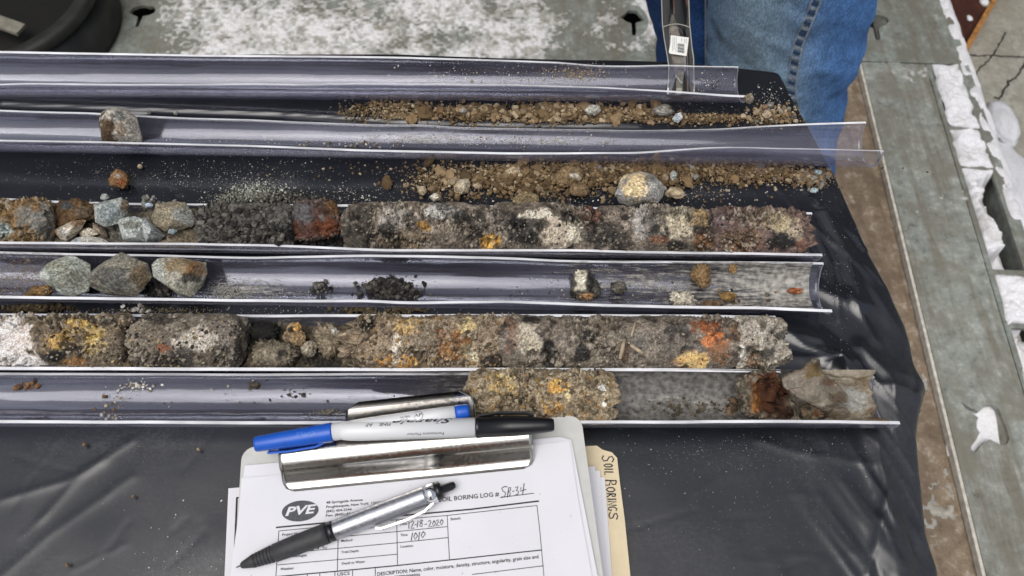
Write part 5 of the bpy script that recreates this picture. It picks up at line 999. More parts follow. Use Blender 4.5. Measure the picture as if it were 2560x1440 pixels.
p = Pile(1200); p.in_tray(T6, 60, 340, 965, 46, 18, .0004, .0018, WH); p.in_tray(T6, 30, 280, 1005, 60, 30, .0004, .0016, WH + BR); p.in_tray(T6, 70, 700, 990, 500, 40, .0002, .0010, WH + DK); p.in_tray(T6, 14, 632, 965, 18, 10, .0008, .0022, [(96, 84, 66), (60, 52, 42)]); p.in_tray(T6, 14, 740, 985, 30, 14, .0006, .0018, DK)
p.in_tray(T6, 26, 68, 965, 30, 14, .0006, .0022, [(128, 92, 58), (110, 84, 60)]); p.in_tray(T6, 120, 1720, 1020, 130, 26, .0004, .0018, [(96, 84, 66), (70, 62, 50), (120, 108, 88)], h=.002); p.in_tray(T6, 70, 820, 1030, 40, 6, .0004, .0014, [(110, 104, 92)])
p.in_tray(T6, 60, 1830, 1010, 16, 26, .0008, .0024, [(128, 106, 80), (84, 70, 54)], h=.002); p.in_tray(T6, 16, 290, 1045, 20, 6, .0004, .0014, WH); p.build('soil_specks', 'white and brown specks strewn along the tray nearest the clipboard', 'soil')
p = Pile(1300); p.in_tray(T1, 500, 1440, 185, 90, 22, .0002, .0008, [(168, 146, 112), (140, 120, 90), (190, 178, 156)]); p.in_tray(T1, 300, 1200, 190, 300, 30, .0002, .0007, WH); p.in_tray(T1, 120, 1780, 205, 50, 28, .0002, .0008, DK + WH); p.in_tray(T1, 8, 1160, 195, 250, 20, .0008, .0014, [(180, 164, 136)])
p.build('soil_specks', 'tan specks of soil inside the empty farthest tray', 'soil')
p = Pile(1400); p.in_tray(T2, 300, 1300, 352, 330, 18, .0002, .0008, WH + BRL); p.in_tray(T2, 60, 900, 362, 150, 10, .0004, .0014, WH + BR); p.in_tray(T2, 160, 600, 350, 420, 16, .00018, .0005, WH); p.build('soil_specks', 'pale specks of soil inside the second tray', 'soil')
p = Pile(1500); p.in_tray(T5, 110, 690, 850, 110, 50, .0006, .0024, DK + [(110, 100, 84), (140, 130, 112)], h=.004); p.in_tray(T5, 60, 860, 885, 50, 40, .0004, .0018, [(110, 100, 84), (60, 56, 50)]); p.build('soil_specks', 'broken soil crumbs between the cores of row five', 'soil')
p = Pile(1600); p.in_tray(T3, 420, 230, 580, 140, 24, .0006, .0026, [(92, 72, 46), (70, 56, 38), (110, 92, 66)], h=.006); p.in_tray(T3, 160, 110, 560, 60, 40, .0012, .0036, BLU + GRY, h=.012); p.in_tray(T3, 300, 440, 590, 70, 20, .0006, .0026, [(120, 106, 80), (92, 84, 66), (130, 132, 126)], h=.006); p.in_tray(T3, 260, 620, 575, 120, 40, .0008, .0034, DK, h=.017); p.in_tray(T3, 200, 800, 612, 90, 14, .0006, .0024, DK, h=.005)
p.in_tray(T3, 40, 390, 520, 30, 16, .0012, .003, BLU + GRY, h=.014); p.build('gravel', 'small gravel and dirt packed around the stones of the third tray', 'gravel')
# pebbles and grit riding on top of the cores: real granules give the broken surface
def top_grains(tray, u0, u1, v0, v1, n, smin, smax, cols, label, seed, sub=1):
    P_, rs = Pile(seed), np.random.RandomState(seed)
    dg = bpy.context.evaluated_depsgraph_get(); dg.update()
    pts = []
    for _ in range(n):
        u, v = u0 + (u1 - u0) * rs.rand(), v0 + (v1 - v0) * rs.rand()
        r = ray(u, v); r = r / np.linalg.norm(r); ok, loc, nor, _, ob, _ = scene.ray_cast(dg, Vector(CAM), Vector(r))
        if ok and ob.name.split('.')[0] in ('soil_core', 'clod', 'gravel', 'gravel_fill', 'slag_lump'): pts.append(loc[:])
    P = np.array(pts); size = smin + (smax - smin) * rs.rand(len(P)) ** 3; P[:, 2] += size * .1
    P_.add(P, size, pick(cols, len(P), rs), sub); return P_.build('soil_grains', label, 'soil')
top_grains(T3, 880, 2010, 515, 630, 1500, .0003, .0012, [(130, 122, 108), (160, 152, 138), (60, 56, 52), (36, 34, 33), (120, 108, 90), (84, 78, 70)], 'loose grains riding on the long grey core of row three', 1701)
top_grains(T5, 110, 610, 790, 922, 1000, .0003, .0015, [(120, 106, 84), (170, 150, 110), (60, 54, 46), (150, 142, 130), (84, 74, 60)], 'loose grains riding on the yellow and grey cores at the left of row five', 1703)
top_grains(T5, 880, 1250, 790, 924, 900, .0004, .0019, [(140, 124, 100), (110, 96, 76), (166, 152, 128), (84, 72, 56), (150, 118, 70)], 'loose grains riding on the crumbly tan core of row five', 1705)
top_grains(T5, 1260, 1950, 795, 924, 420, .0003, .0012, [(120, 108, 92), (60, 54, 48), (160, 150, 134)], 'loose grains riding on the grey-brown core of row five', 1707)
top_grains(T6, 1170, 1530, 935, 1052, 1100, .0003, .0017, [(146, 130, 104), (120, 104, 80), (170, 158, 132), (96, 84, 64), (156, 122, 66)], 'loose grains riding on the tan core block behind the clipboard', 1709)
top_grains(T3, 490, 735, 512, 612, 700, .0005, .0030, DK + [(110, 106, 98), (84, 82, 78)], 'angular grey chips lying on the dark gravel of row three', 1713)
top_grains(T4, 100, 520, 640, 745, 700, .0003, .0009, [(130, 120, 96), (160, 146, 112), (100, 96, 84), (180, 178, 164)], 'sand grains stuck to the three stones of the fourth tray', 1711)
# pale root stalks in row five
M['root'] = plain('pale_root', (0.40, 0.32, 0.22), .7, var=.25, vscale=300)
for k, (a, b_, r_, lb) in enumerate((((1561, 848), (1550, 898), .0014, 'pale upright root stalk sticking out of the row-five core'), ((1575, 862), (1608, 884), .0013, 'pale slanting root stalk beside the upright one'), ((1588, 806), (1578, 842), .0009, 'thin pale rootlet above the upright stalk'))):
    A_, B_ = at_z(a[0], a[1], .0405), at_z(b_[0], b_[1], .0395); ln = np.linalg.norm(B_ - A_)
    tag(link('root_stalk', lathe('root_stalk', [(0, 0), (.0002, r_ * .8), (ln * .5, r_), (ln - .0003, r_ * .7), (ln, 0)], A_, B_, [M['root']], 8)), lb, 'root')
# ================================================================== CLIPBOARD, PAPERS, FOLDER
A0 = at_z(605, 1120, .021); A1 = at_z(1452, 1037, .027)
ex = (A1 - A0) / np.linalg.norm(A1 - A0); slope = 0.055
ey = np.cross([0, 0, 1.0], ex); ey /= np.linalg.norm(ey); ey = -ey; ey = ey * math.cos(slope) + np.array([0, 0, -math.sin(slope)])   # towards the viewer, gently down
ez = np.cross(ex, -ey); ez /= np.linalg.norm(ez)
ey = np.cross(ex, ez)
def loc(u, v, h=0.0):
    """photo pixel -> clipboard coordinates (right, down) on the plane h above the board top"""
    r = ray(u, v); o_ = A0 + ez * h; tt = ((o_ - CAM) @ ez) / (r @ ez); q = CAM + r * tt - A0; return q @ ex, q @ ey
def W3(a, b, h): return A0 + ex * a + ey * b + ez * h
BW = np.linalg.norm(A1 - A0)
M['board'] = plain('pale_grey_clipboard', (0.56, 0.56, 0.53), .55, var=.05, vscale=150)
M['paper'] = plain('white_paper', (0.735, 0.735, 0.77), .9, spec=.15, var=.035, vscale=22)
M['manila'] = plain('manila_card', (0.74, 0.63, 0.43), .85, spec=.2, var=.04, vscale=120)
M['ink'] = plain('black_print', (0.028, 0.028, 0.032), .8, spec=.2); M['ink2'] = plain('ballpoint_ink', (0.022, 0.022, 0.03), .6)
M['grey_ink'] = plain('grey_print', (0.085, 0.09, 0.10), .85, var=.3, vscale=900); M['label_w'] = plain('white_sticker', (0.78, 0.78, 0.74), .6)
def metal(name, c, rough, aniso=0.0, sc=(2, 900, 900)):
    m, nt, b = mat(name); b.inputs['Base Color'].default_value = (*c, 1); b.inputs['Metallic'].default_value = 1.0
    v = coords(nt); n = N(nt, 'ShaderNodeTexNoise', Scale=500.0, Detail=5.0, Roughness=.7); L(nt, v, n.inputs['Vector'])
    r = ramp(nt, n.outputs['Fac'], [(.35, (rough * .7,) * 3), (.7, (rough * 1.6,) * 3)]); L(nt, r.outputs[0], b.inputs['Roughness'])
    return m
M['steel'] = metal('brushed_clip_steel', (.60, .575, .53), .18); M['chrome'] = metal('chrome', (.85, .85, .86), .05); M['silver'] = metal('satin_silver_barrel', (.46, .47, .50), .40)
def slab(name, outline, h0, h1, m, parent=None, curl=None):
    """outline in clipboard coordinates, with thickness; sheets get a slight curl"""
    n = len(outline); f = curl or (lambda a, b: 0.0)
    V = [W3(a, b, h1 + f(a, b)) for a, b in outline] + [W3(a, b, h0 + f(a, b)) for a, b in outline]
    F = [tuple(range(n - 1, -1, -1)), tuple(range(n, 2 * n))] + [(i, (i + 1) % n, n + (i + 1) % n, n + i) for i in range(n)]
    return V, F
def rounded(a0, b0, a1, b1, r, n=5):
    out = []
    for (cx, cy, s) in ((a1 - r, b0 + r, -90), (a1 - r, b1 - r, 0), (a0 + r, b1 - r, 90), (a0 + r, b0 + r, 180)):
        for k in range(n + 1):
            t_ = math.radians(s + 90 * k / n); out.append((cx + r * math.cos(t_), cy + r * math.sin(t_)))
    return out
def put(name, VF, m, parent, org=None):
    V, F = VF; V = np.array(V); org = np.zeros(3) if org is None else org
    return link(name, mesh_np(name, V - org, F, [m], smooth=False), parent)
cb = empty('clipboard', W3(BW / 2, .15, -.003)); CO = np.array(cb.location); tag(cb, 'pale grey clipboard with a wide steel clip holding the soil boring form', 'clipboard')
put('board', slab('board', rounded(0, 0, BW, .325, .008), -.0032, 0.0, M['board']), M['board'], cb, CO)
# steel clip: lower jaw rolled over the papers, upper wing behind the markers
def jaw(u0, u1, prof, corner, name, extra=0.0):
    """prof: (down, height) stations; rounded outer corners"""
    a0, b0 = u0; a1, b1 = u1
    nx = 60; prof = np.array(prof); n = len(prof); s = np.concatenate([[0], np.cumsum(np.hypot(*np.diff(prof, axis=0).T))]); tot = s[-1]
    ins = np.where(tot - s < corner, corner - np.sqrt(np.maximum(corner ** 2 - (corner - (tot - s)) ** 2, 0)), 0)
    V = []
    for k in range(n):
        for i in range(nx):
            a = a0 + ins[k] + (a1 - a0 - 2 * ins[k]) * i / (nx - 1); V.append(W3(a, b0 + (b1 - b0) * (a - a0) / (a1 - a0) + prof[k][0], prof[k][1]))
    V = np.array(V).reshape(n, nx, 3); Nn = np.cross(np.gradient(V, axis=1), np.gradient(V, axis=0)); Nn /= np.maximum(np.linalg.norm(Nn, axis=2)[..., None], 1e-9)
    if (Nn @ ez).mean() < 0: Nn = -Nn
    B = V - Nn * .0011; F1 = grid_faces(n, nx); m_ = n * nx
    F = [F1[:, ::-1], F1 + m_]
    I = np.arange(nx - 1); J = np.arange(n - 1)
    for r_ in (0, n - 1): F.append(np.stack([r_ * nx + I, r_ * nx + I + 1, m_ + r_ * nx + I + 1, m_ + r_ * nx + I], -1))
    for c_ in (0, nx - 1): F.append(np.stack([J * nx + c_, (J + 1) * nx + c_, m_ + (J + 1) * nx + c_, m_ + J * nx + c_], -1))
    return mesh_np(name, np.concatenate([V.reshape(-1, 3), B.reshape(-1, 3)]) - CO, np.concatenate(F), [M['steel']])
HP = 0.0030      # height of the top form above the board
l0 = loc(708, 1232, HP); l1 = loc(1338, 1170, HP)
def arc(c, r, a0, a1, n=14): return [(c[0] + r * math.cos(math.radians(a)), c[1] + r * math.sin(math.radians(a))) for a in np.linspace(a0, a1, n)]
jw = [(-.0345, .0035), (-.0335, .0065), (-.0320, .0100)] + arc((-.0215, .0040), .0122, 150, 28, 18) + [(-.0085, .0078), (-.0065, .0058), (-.0048, .0044), (-.002, .0038), (0, .0036)]
clip_lo = link('clip_jaw', jaw(l0, l1, jw, .007, 'clip_jaw'), cb)
l2 = loc(865, 1048, .012); l3 = loc(1187, 1014, .012)
wing = [(.0155, .0052), (.010, .0066), (.004, .0098), (-.002, .0135), (-.0065, .0165), (-.0105, .0182)]
link('clip_wing', jaw((l2[0], l2[1] + .002), (l3[0], l3[1] + .002), wing, .009, 'clip_wing'), cb)
# black folding post visible right of the wing
# papers on the board
def page_obj(name, pts, h, label, parent=None, th=.00012, m='paper'):
    cs = [loc(u, v, h) for u, v in pts]; V, F = slab(name, cs, h - th, h, M[m]); V = np.array(V)
    if parent is None:
        ob = link(name, mesh_np(name, V - V.mean(0), F, [M[m]], smooth=False)); ob.location = V.mean(0); tag(ob, label, 'paper' if m == 'paper' else 'folder'); return ob
page2 = page_obj('paper_sheet', [(612, 1164), (1400, 1092), (1428, 1100), (1500, 1470), (1500, 1560), (560, 1560)], HP - .0010, 'second paper sheet under the boring form on the clipboard')
page = page_obj('boring_form', [(604, 1195), (700, 1187), (1424, 1102), (1444, 1240), (1480, 1440), (1500, 1560), (575, 1560)], HP, 'white soil boring log form clipped on top of the clipboard')
PO = np.array(page.location)
# manila folder and loose sheets under the board
def low_page(name, pts, z, label, m='paper', cat='paper', th=.0003):
    V = [at_z(u, v, z) for u, v in pts] + [at_z(u, v, z) - np.array([0, 0, th]) for u, v in pts]; n = len(pts)
    F = [tuple(range(n - 1, -1, -1)), tuple(range(n, 2 * n))] + [(i, (i + 1) % n, n + (i + 1) % n, n + i) for i in range(n)]
    V = np.array(V); ob = link(name, mesh_np(name, V - V.mean(0), F, [M[m]], smooth=False)); ob.location = V.mean(0); tag(ob, label, cat); return ob
folder = low_page('manila_folder', [(600, 1200), (1436, 1119), (1470, 1115), (1492, 1114), (1506, 1124), (1530, 1131), (1543, 1145), (1549, 1200), (1562, 1300), (1576, 1440), (1590, 1560), (590, 1560)], .0045, 'manila folder with a handwritten tab under the clipboard', 'manila', 'folder', .0004)
low_page('paper_sheet', [(571, 1221), (640, 1215), (1512, 1193), (1530, 1440), (1540, 1560), (556, 1560)], .0060, 'lowest loose paper with a black border peeking out left of the clipboard')
for k, (pts, z, lb) in enumerate((([(620, 1230), (1500, 1176), (1516, 1440), (1524, 1560), (600, 1560)], .0072, 'loose sheet second from the folder in the stack under the clipboard'),
                           ([(620, 1230), (1488, 1165), (1504, 1440), (1512, 1560), (600, 1560)], .0082, 'loose sheet third from the folder in the stack under the clipboard'),
                           ([(620, 1220), (1462, 1130), (1470, 1240), (1496, 1440), (1504, 1560), (600, 1560)], .0096, 'topmost loose sheet of the stack under the clipboard'))):
    low_page('paper_sheet', pts, z, lb)
# ---- print on the form
def text_raw(s, bold=0.0, shear=0.0):
    cu = bpy.data.curves.new('t', 'FONT'); cu.body = s; cu.size = 1.0; cu.offset = bold; cu.shear = shear; cu.resolution_u = 2
    o_ = bpy.data.objects.new('t', cu); COL.objects.link(o_); dg = bpy.context.evaluated_depsgraph_get(); me = bpy.data.meshes.new_from_object(o_.evaluated_get(dg))
    V = np.array([v.co[:] for v in me.vertices]); F = [tuple(p.vertices) for p in me.polygons]
    bpy.data.objects.remove(o_); bpy.data.curves.remove(cu); bpy.data.meshes.remove(me); return V, F
def z6(x, y): return (560 + x / 4.0, 1080 + y / 4.0)
def print_text(s, a, b, hpx, m='ink', bold=0.0, shear=0.0, h=HP + .00025, parent=None, org=None, name='printed_text'):
    """text running from pixel a to pixel b, cap height hpx (photo px)"""
    V, F = text_raw(s, bold, shear); x0, x1 = V[:, 0].min(), V[:, 0].max()
    pa, pb = np.array(loc(*a, h)), np.array(loc(*b, h)); d = (pb - pa) / np.linalg.norm(pb - pa); nrm = np.array([d[1], -d[0]]); Lm = np.linalg.norm(pb - pa)
    ph = np.array(loc(a[0], a[1] - hpx, h)); sc = np.linalg.norm(ph - pa) / .70
    P = np.array([W3(*(pa + d * (v[0] - x0) / (x1 - x0) * Lm + nrm * v[1] * sc), h) for v in V])
    return link(name, mesh_np(name, P - (PO if org is None else org), F, [M[m]], smooth=False), page if parent is None else parent)
for s, a, b, hh in (("48 Springside Avenue", (1022, 718), (1387, 688), 6.2), ("Poughkeepsie, New York  12603", (1022, 762), (1568, 715), 6.2), ("(845) 454-2544", (1020, 806), (1275, 784), 6.2), ("Fax: (845) 454-2655", (1018, 848), (1400, 815), 6.2),
                  ("SOIL BORING LOG #", (2150, 700), (2752, 640), 11.0), ("Date:", (1760, 934), (1836, 926), 6.2), ("Time:", (1765, 1044), (1840, 1037), 6.2), ("Location:", (1765, 1158), (1894, 1147), 6.2), ("Sketch:", (2266, 884), (2370, 872), 6.2),
                  ("Method:", (1172, 1102), (1288, 1090), 6.2), ("Total Depth:", (1172, 1214), (1350, 1198), 6.2), ("Depth to Water:", (1178, 1327), (1412, 1306), 6.2), ("Project Name:", (582, 1040), (794, 1020), 6.2), ("Project Geologist:", (575, 1262), (830, 1243), 6.2),
                  ("Elevation:", (1345, 980), (1500, 962), 6.2), ("Weather:", (563, 1384), (700, 1372), 6.2), ("DESCRIPTION: Name, color, moisture, density, structure, angularity, grain size and", (1533, 1440), (3146, 1262), 9.0), ("USCS", (1133, 1440), (1256, 1428), 8.5), ("components", (1700, 1462), (1960, 1440), 9.0)):
    print_text(s, z6(*a), z6(*b), hh, bold=.014)
def line(pts, wpx, m='ink', h=HP + .0002, parent=None, name='ruled_line', org=None, locf=None):
    Q = np.array([(locf or (lambda u, v: loc(u, v, h)))(*q) for q in pts]); T_ = np.gradient(Q, axis=0); T_ /= np.maximum(np.linalg.norm(T_, axis=1)[:, None], 1e-9); Nn = np.stack([-T_[:, 1], T_[:, 0]], 1) * wpx * .000245 / 2
    n = len(Q); V = np.array([W3(*q, h) for q in np.concatenate([Q + Nn, Q - Nn])]); F = [(i, i + 1, n + i + 1, n + i) for i in range(n - 1)]
    return V, F
def merge_lines(lst, wpx, name, parent, org, m='ink', h=HP + .0002):
    Vs, Fs, k = [], [], 0
    for i, pts in enumerate(lst):
        w = wpx if not isinstance(wpx, (list, tuple)) else wpx[i]
        V, F = line(pts, w, h=h + i * 1e-6); Vs.append(V); Fs += [tuple(x + k for x in f) for f in F]; k += len(V)
    return link(name, mesh_np(name, np.concatenate(Vs) - org, Fs, [M[m]], smooth=False), parent)
Z = lambda *p: [z6(*q) for q in p]
rules = [Z((520, 955), (1500, 862), (2480, 772), (3150, 690))]
merge_lines(rules, 3.6, 'ruled_line', page, PO)
fr = [Z((548, 990), (1145, 932), (1727, 878), (2232, 835), (3130, 735)), Z((548, 990), (538, 1150), (518, 1450)), Z((1145, 932), (1140, 1100), (1133, 1395)), Z((1727, 880), (1731, 1100), (1735, 1335)), Z((2232, 835), (2242, 1050), (2255, 1280)), Z((3130, 735), (3160, 1010), (3200, 1450)),
      Z((545, 1105), (1140, 1050), (1730, 996), (2236, 946)), Z((536, 1216), (1138, 1164), (1733, 1108), (2242, 1056)), Z((530, 1330), (1135, 1277), (1733, 1222)), Z((2480, 1425), (3195, 1338)), Z((832, 1424), (830, 1470)), Z((958, 1412), (956, 1470)), Z((1109, 1400), (1107, 1470)), Z((1286, 1382), (1285, 1470)), Z((1513, 1362), (1512, 1470))]
merge_lines(fr, 1.6, 'form_grid', page, PO)
merge_lines([Z((522, 1447), (1135, 1392), (1735, 1335), (2255, 1280), (3175, 1180))], 2.6, 'ruled_line', page, PO)
z7 = lambda x, y: (1180 + x / 4.0, 1080 + y / 4.0)
Y = lambda *p: [z7(*q) for q in p]
merge_lines([Y((280, 655), (620, 612))], 1.8, 'ruled_line', page, PO)
hand = [Y((355, 550), (325, 545), (297, 562), (308, 588), (335, 608), (328, 642), (306, 656), (300, 640)), Y((368, 556), (352, 650)), Y((366, 558), (388, 556), (384, 585), (360, 602), (384, 610), (378, 636), (350, 652)), Y((402, 595), (422, 590)), Y((432, 556), (460, 545), (452, 572), (440, 584), (464, 592), (460, 618), (434, 632)), Y((490, 552), (482, 592), (542, 574)), Y((521, 514), (506, 622)),
        Z((1850, 895), (1848, 968)), Z((1866, 908), (1885, 888), (1898, 902), (1880, 940), (1868, 965), (1905, 960)), Z((1905, 930), (1926, 925)), Z((1940, 885), (1930, 955)), Z((1988, 884), (1968, 880), (1956, 896), (1985, 920), (1978, 944), (1956, 940), (1962, 916), (1988, 884)), Z((2005, 925), (2030, 920)), Z((2040, 898), (2060, 882), (2070, 900), (2045, 950), (2082, 944)), Z((2100, 884), (2086, 918), (2096, 946), (2116, 914), (2100, 884)), Z((2122, 892), (2140, 876), (2142, 900), (2120, 940), (2152, 934)), Z((2176, 874), (2160, 905), (2174, 930), (2192, 896), (2176, 874)),
        Z((1885, 1008), (1872, 1086)), Z((1916, 1006), (1898, 1045), (1910, 1076), (1936, 1040), (1916, 1006)), Z((1956, 998), (1945, 1086)), Z((1992, 994), (1972, 1030), (1985, 1058), (2013, 1020), (1992, 994)), Z((905, 1130), (890, 1180), (868, 1190)), Z((960, 1120), (942, 1172), (925, 1166)), Z((1040, 1110), (1000, 1130), (985, 1160), (1030, 1160))]
for i_, (q0, q1) in enumerate(((0, 7), (7, 17), (17, 21), (21, 24))): merge_lines(hand[q0:q1], 2.0, 'handwriting', page, PO, 'ink2', HP + .00035)['kind'] = 'stuff'
# logo: grey oval with white letters
cx, cy = z6(762, 790); rx, ry = 46, 26
q = [loc(cx + rx * math.cos(t_), cy + ry * math.sin(t_) - 0.085 * rx * math.cos(t_), HP + .0002) for t_ in np.linspace(0, 2 * np.pi, 40, endpoint=False)]
link('logo_oval', mesh_np('logo_oval', np.array([W3(a, b, HP + .0002) for a, b in q]) - PO, [tuple(range(39, -1, -1))], [M['grey_ink']], smooth=False), page)
print_text("PVE", z6(612, 838), z6(925, 806), 21, 'paper', bold=.03, shear=.25, h=HP + .0004, name='logo_letters')
# tab lettering, reading downwards
G = {'S': [[(1, .85), (.6, 1), (.15, .85), (.25, .6), (.75, .45), (.85, .15), (.4, 0), (0, .15)]], 'O': [[(.5, 1), (.1, .75), (.1, .25), (.5, 0), (.9, .25), (.9, .75), (.5, 1)]], 'I': [[(.5, 1), (.5, 0)]], 'L': [[(.2, 1), (.15, 0), (.9, .05)]],
     'B': [[(.1, 0), (.15, 1)], [(.15, 1), (.7, .95), (.75, .65), (.15, .52), (.85, .4), (.85, .05), (.1, 0)]], 'R': [[(.1, 0), (.15, 1)], [(.15, 1), (.75, .9), (.7, .6), (.15, .5), (.9, 0)]], 'N': [[(.1, 0), (.1, 1), (.85, 0), (.9, 1)]], 'G': [[(.9, .85), (.5, 1), (.1, .6), (.2, .1), (.6, 0), (.9, .3), (.55, .35)]]}
st, FO = [], np.array(folder.location)
for ch, y0, y1 in (('S', 235, 300), ('O', 318, 352), ('I', 362, 382), ('L', 392, 436), ('B', 478, 540), ('O', 552, 602), ('R', 614, 654), ('I', 662, 682), ('N', 690, 738), ('G', 744, 794), ('S', 802, 876)):
    big = ch in 'SB' and y0 in (235, 478); xb = 1300 + (y0 - 235) * .105
    for g_ in G[ch]:
        st.append([z7(xb + (10 if not big else 0) + gy * (118 if big else 88), y0 + gx * (y1 - y0)) for gx, gy in g_])
Vs, Fs, k = [], [], 0
for pts in st:
    Q = np.array([at_z(u, v, .0049)[:2] for u, v in pts]); T_ = np.gradient(Q, axis=0); T_ /= np.linalg.norm(T_, axis=1)[:, None]; Nn = np.stack([-T_[:, 1], T_[:, 0]], 1) * .0004
    V = np.concatenate([Q + Nn, Q - Nn]); V = np.c_[V, np.full(len(V), .0049)]; n = len(Q); Vs.append(V); Fs += [(k + i, k + i + 1, k + n + i + 1, k + n + i) for i in range(n - 1)]; k += len(V)
link('handwriting', mesh_np('handwriting', np.concatenate(Vs) - FO, Fs, [M['ink2']], smooth=False), folder)['kind'] = 'stuff'
# black border line on the lowest loose sheet
lowest = [o for o in bpy.data.objects if o.get('label', '').startswith('lowest loose paper')][0]; LO = np.array(lowest.location)
V = np.array([at_z(u, v, .0064) for u, v in ((590, 1243), (640, 1239), (640, 1242), (594, 1246), (582, 1560), (577, 1560))]) - LO
link('printed_border', mesh_np('printed_border', V, [(0, 1, 2, 3), (0, 3, 4, 5)], [M['ink']], smooth=False), lowest)

# ================================================================== PENS
M['mk_body'] = plain('white_marker_barrel', (.72, .73, .74), .35); M['blue'] = plain('blue_plastic', (.012, .10, .52), .35, var=.08); M['black_pl'] = plain('black_plastic', (.008, .008, .010), .28); M['rubber'] = plain('grey_rubber_grip', (.035, .036, .038), .6, var=.2, vscale=400, bump=.2)
def wrap_text(s, P0, ax, r, along, ang0, width, cap, m, name, parent, flip=False, org=np.zeros(3), shear=0.0, bold=0.0):
    """text lying on a barrel: runs along the axis, wrapped round it"""
    V, F = text_raw(s, bold, shear); x0, x1 = V[:, 0].min(), V[:, 0].max(); tt = np.array([0, 0, 1.0]); e1 = tt - ax * (tt @ ax); e1 /= np.linalg.norm(e1); e2 = -np.cross(ax, e1)
    P = []
    for v in V:
        f = (v[0] - x0) / (x1 - x0) * width; gy = v[1] * cap / .7
        if flip: f = width - f; gy = -gy
        a = ang0 + gy / r; P.append(P0 + ax * (along + f) + (r + .00012) * (e1 * math.cos(a) + e2 * math.sin(a)))
    return link(name, mesh_np(name, np.array(P) - org, F, [M[m]], smooth=False), parent)
def unit(v): return v / np.linalg.norm(v)
# black marker (in front)
hk = .0215
Pa = W3(*loc(846, 1079, hk), hk); Pb = W3(*loc(1386, 1062, hk), hk); ax = unit(Pb - Pa); Ln = np.linalg.norm(Pb - Pa)
bm_ = empty('black_marker', (Pa + Pb) / 2); BO = np.array(bm_.location); tag(bm_, 'white permanent marker with a black cap lying in front on the clip', 'marker')
px = Ln / 540.0; r0 = .0060
link('barrel', lathe('barrel', [(0, 0), (.0006, .002), (4 * px, .0040), (12 * px, .0052), (30 * px, .0058), (60 * px, r0), (343 * px, r0), (343.5 * px, .004)], Pa - BO, Pb - BO, [M['mk_body']]), bm_)
cap = link('cap', lathe('cap', [(344 * px, .004), (344.5 * px, .0064), (347 * px, .0066), (354 * px, .0066), (355 * px, .0063), (430 * px, .0063), (480 * px, .0056), (515 * px, .0047), (534 * px, .0041), (539 * px, .0034), (540 * px, 0)], Pa - BO, Pb - BO, [M['black_pl']]), bm_)
sidev = unit(np.cross(ax, ez)); back = -sidev if (-sidev) @ ey < 0 else sidev
C0, C1 = Pa + ax * 425 * px + back * .0068, Pa + ax * 486 * px + back * .0058
def bar(name, pts, w, t_, up, m, parent, org):
    pts = [np.array(p_) for p_ in pts]; V, F = [], []; n = len(pts)
    for i, p_ in enumerate(pts):
        d = unit(pts[min(i + 1, n - 1)] - pts[max(i - 1, 0)]); sd = unit(np.cross(d, up)); u_ = unit(np.cross(sd, d))
        for (a, b) in ((-1, -1), (1, -1), (1, 1), (-1, 1)): V.append(p_ + sd * a * w / 2 + u_ * b * t_ / 2 - org)
    for i in range(n - 1):
        for k in range(4): F.append((i * 4 + k, i * 4 + (k + 1) % 4, (i + 1) * 4 + (k + 1) % 4, (i + 1) * 4 + k))
    F += [(3, 2, 1, 0), tuple((n - 1) * 4 + k for k in range(4))]
    return link(name, mesh_np(name, np.array(V), F, [m], smooth=False), parent)
bar('pocket_clip', [Pa + ax * 350 * px + back * .0068, Pa + ax * 400 * px + back * .0085, Pa + ax * 470 * px + back * .0080, Pa + ax * 490 * px + back * .0062], .004, .0012, back, M['black_pl'], cap, np.zeros(3) + BO)
wrap_text("Sharpie", Pa, ax, r0, 138 * px, .90, 150 * px, .0044, 'ink', 'brand_lettering', bm_, True, BO, .35, .015)
wrap_text("Permanent Marker", Pa, ax, r0, 174 * px, -.72, 92 * px, .0018, 'ink', 'printed_text', bm_, True, BO)
wrap_text("FINE", Pa, ax, r0, 106 * px, .45, 28 * px, .0022, 'ink', 'printed_text', bm_, True, BO, 0, .01)
wrap_text("AP", Pa, ax, r0, 72 * px, .45, 18 * px, .0024, 'ink', 'printed_text', bm_, True, BO)
# blue marker (behind)
hb = .0205
Pa = W3(*loc(636, 1111, hb), hb); Pb = W3(*loc(1174, 1027, hb), hb); ax2 = unit(Pb - Pa); Ln = np.linalg.norm(Pb - Pa); px = Ln / 545.0
um = empty('blue_marker', (Pa + Pb) / 2); UO = np.array(um.location); tag(um, 'white ultra fine marker with a blue cap lying behind the black marker', 'marker')
cap = link('cap', lathe('cap', [(0, 0), (.0004, .0030), (3 * px, .0045), (8 * px, .0048), (100 * px, .0055), (193 * px, .0060), (196 * px, .0060), (197 * px, .004)], Pa - UO, Pb - UO, [M['blue']]), um)
link('barrel', lathe('barrel', [(197 * px, .004), (197.5 * px, .0054), (320 * px, .0055), (450 * px, .0050), (508 * px, .0047), (509 * px, .003)], Pa - UO, Pb - UO, [M['mk_body']]), um)
link('end_plug', lathe('end_plug', [(509 * px, .003), (509.5 * px, .0047), (520 * px, .0046), (538 * px, .0044), (544 * px, .0040), (545 * px, 0)], Pa - UO, Pb - UO, [M['blue']]), um)
fr_ = ey - ax2 * (ey @ ax2); fr_ = unit(fr_ - ez * .6)
bar('pocket_clip', [Pa + ax2 * 30 * px + fr_ * .0062, Pa + ax2 * 80 * px + fr_ * .0072, Pa + ax2 * 150 * px + fr_ * .0070, Pa + ax2 * 170 * px + fr_ * .0055], .004, .0012, fr_, M['blue'], cap, UO)
M['blue_hi'] = plain('raised_blue_lettering', (.06, .19, .66), .3)
wrap_text("Sharpie", Pa, ax2, .0057, 108 * px, -.30, 66 * px, .0030, 'blue_hi', 'raised_lettering', cap, False, UO, .3, .01)
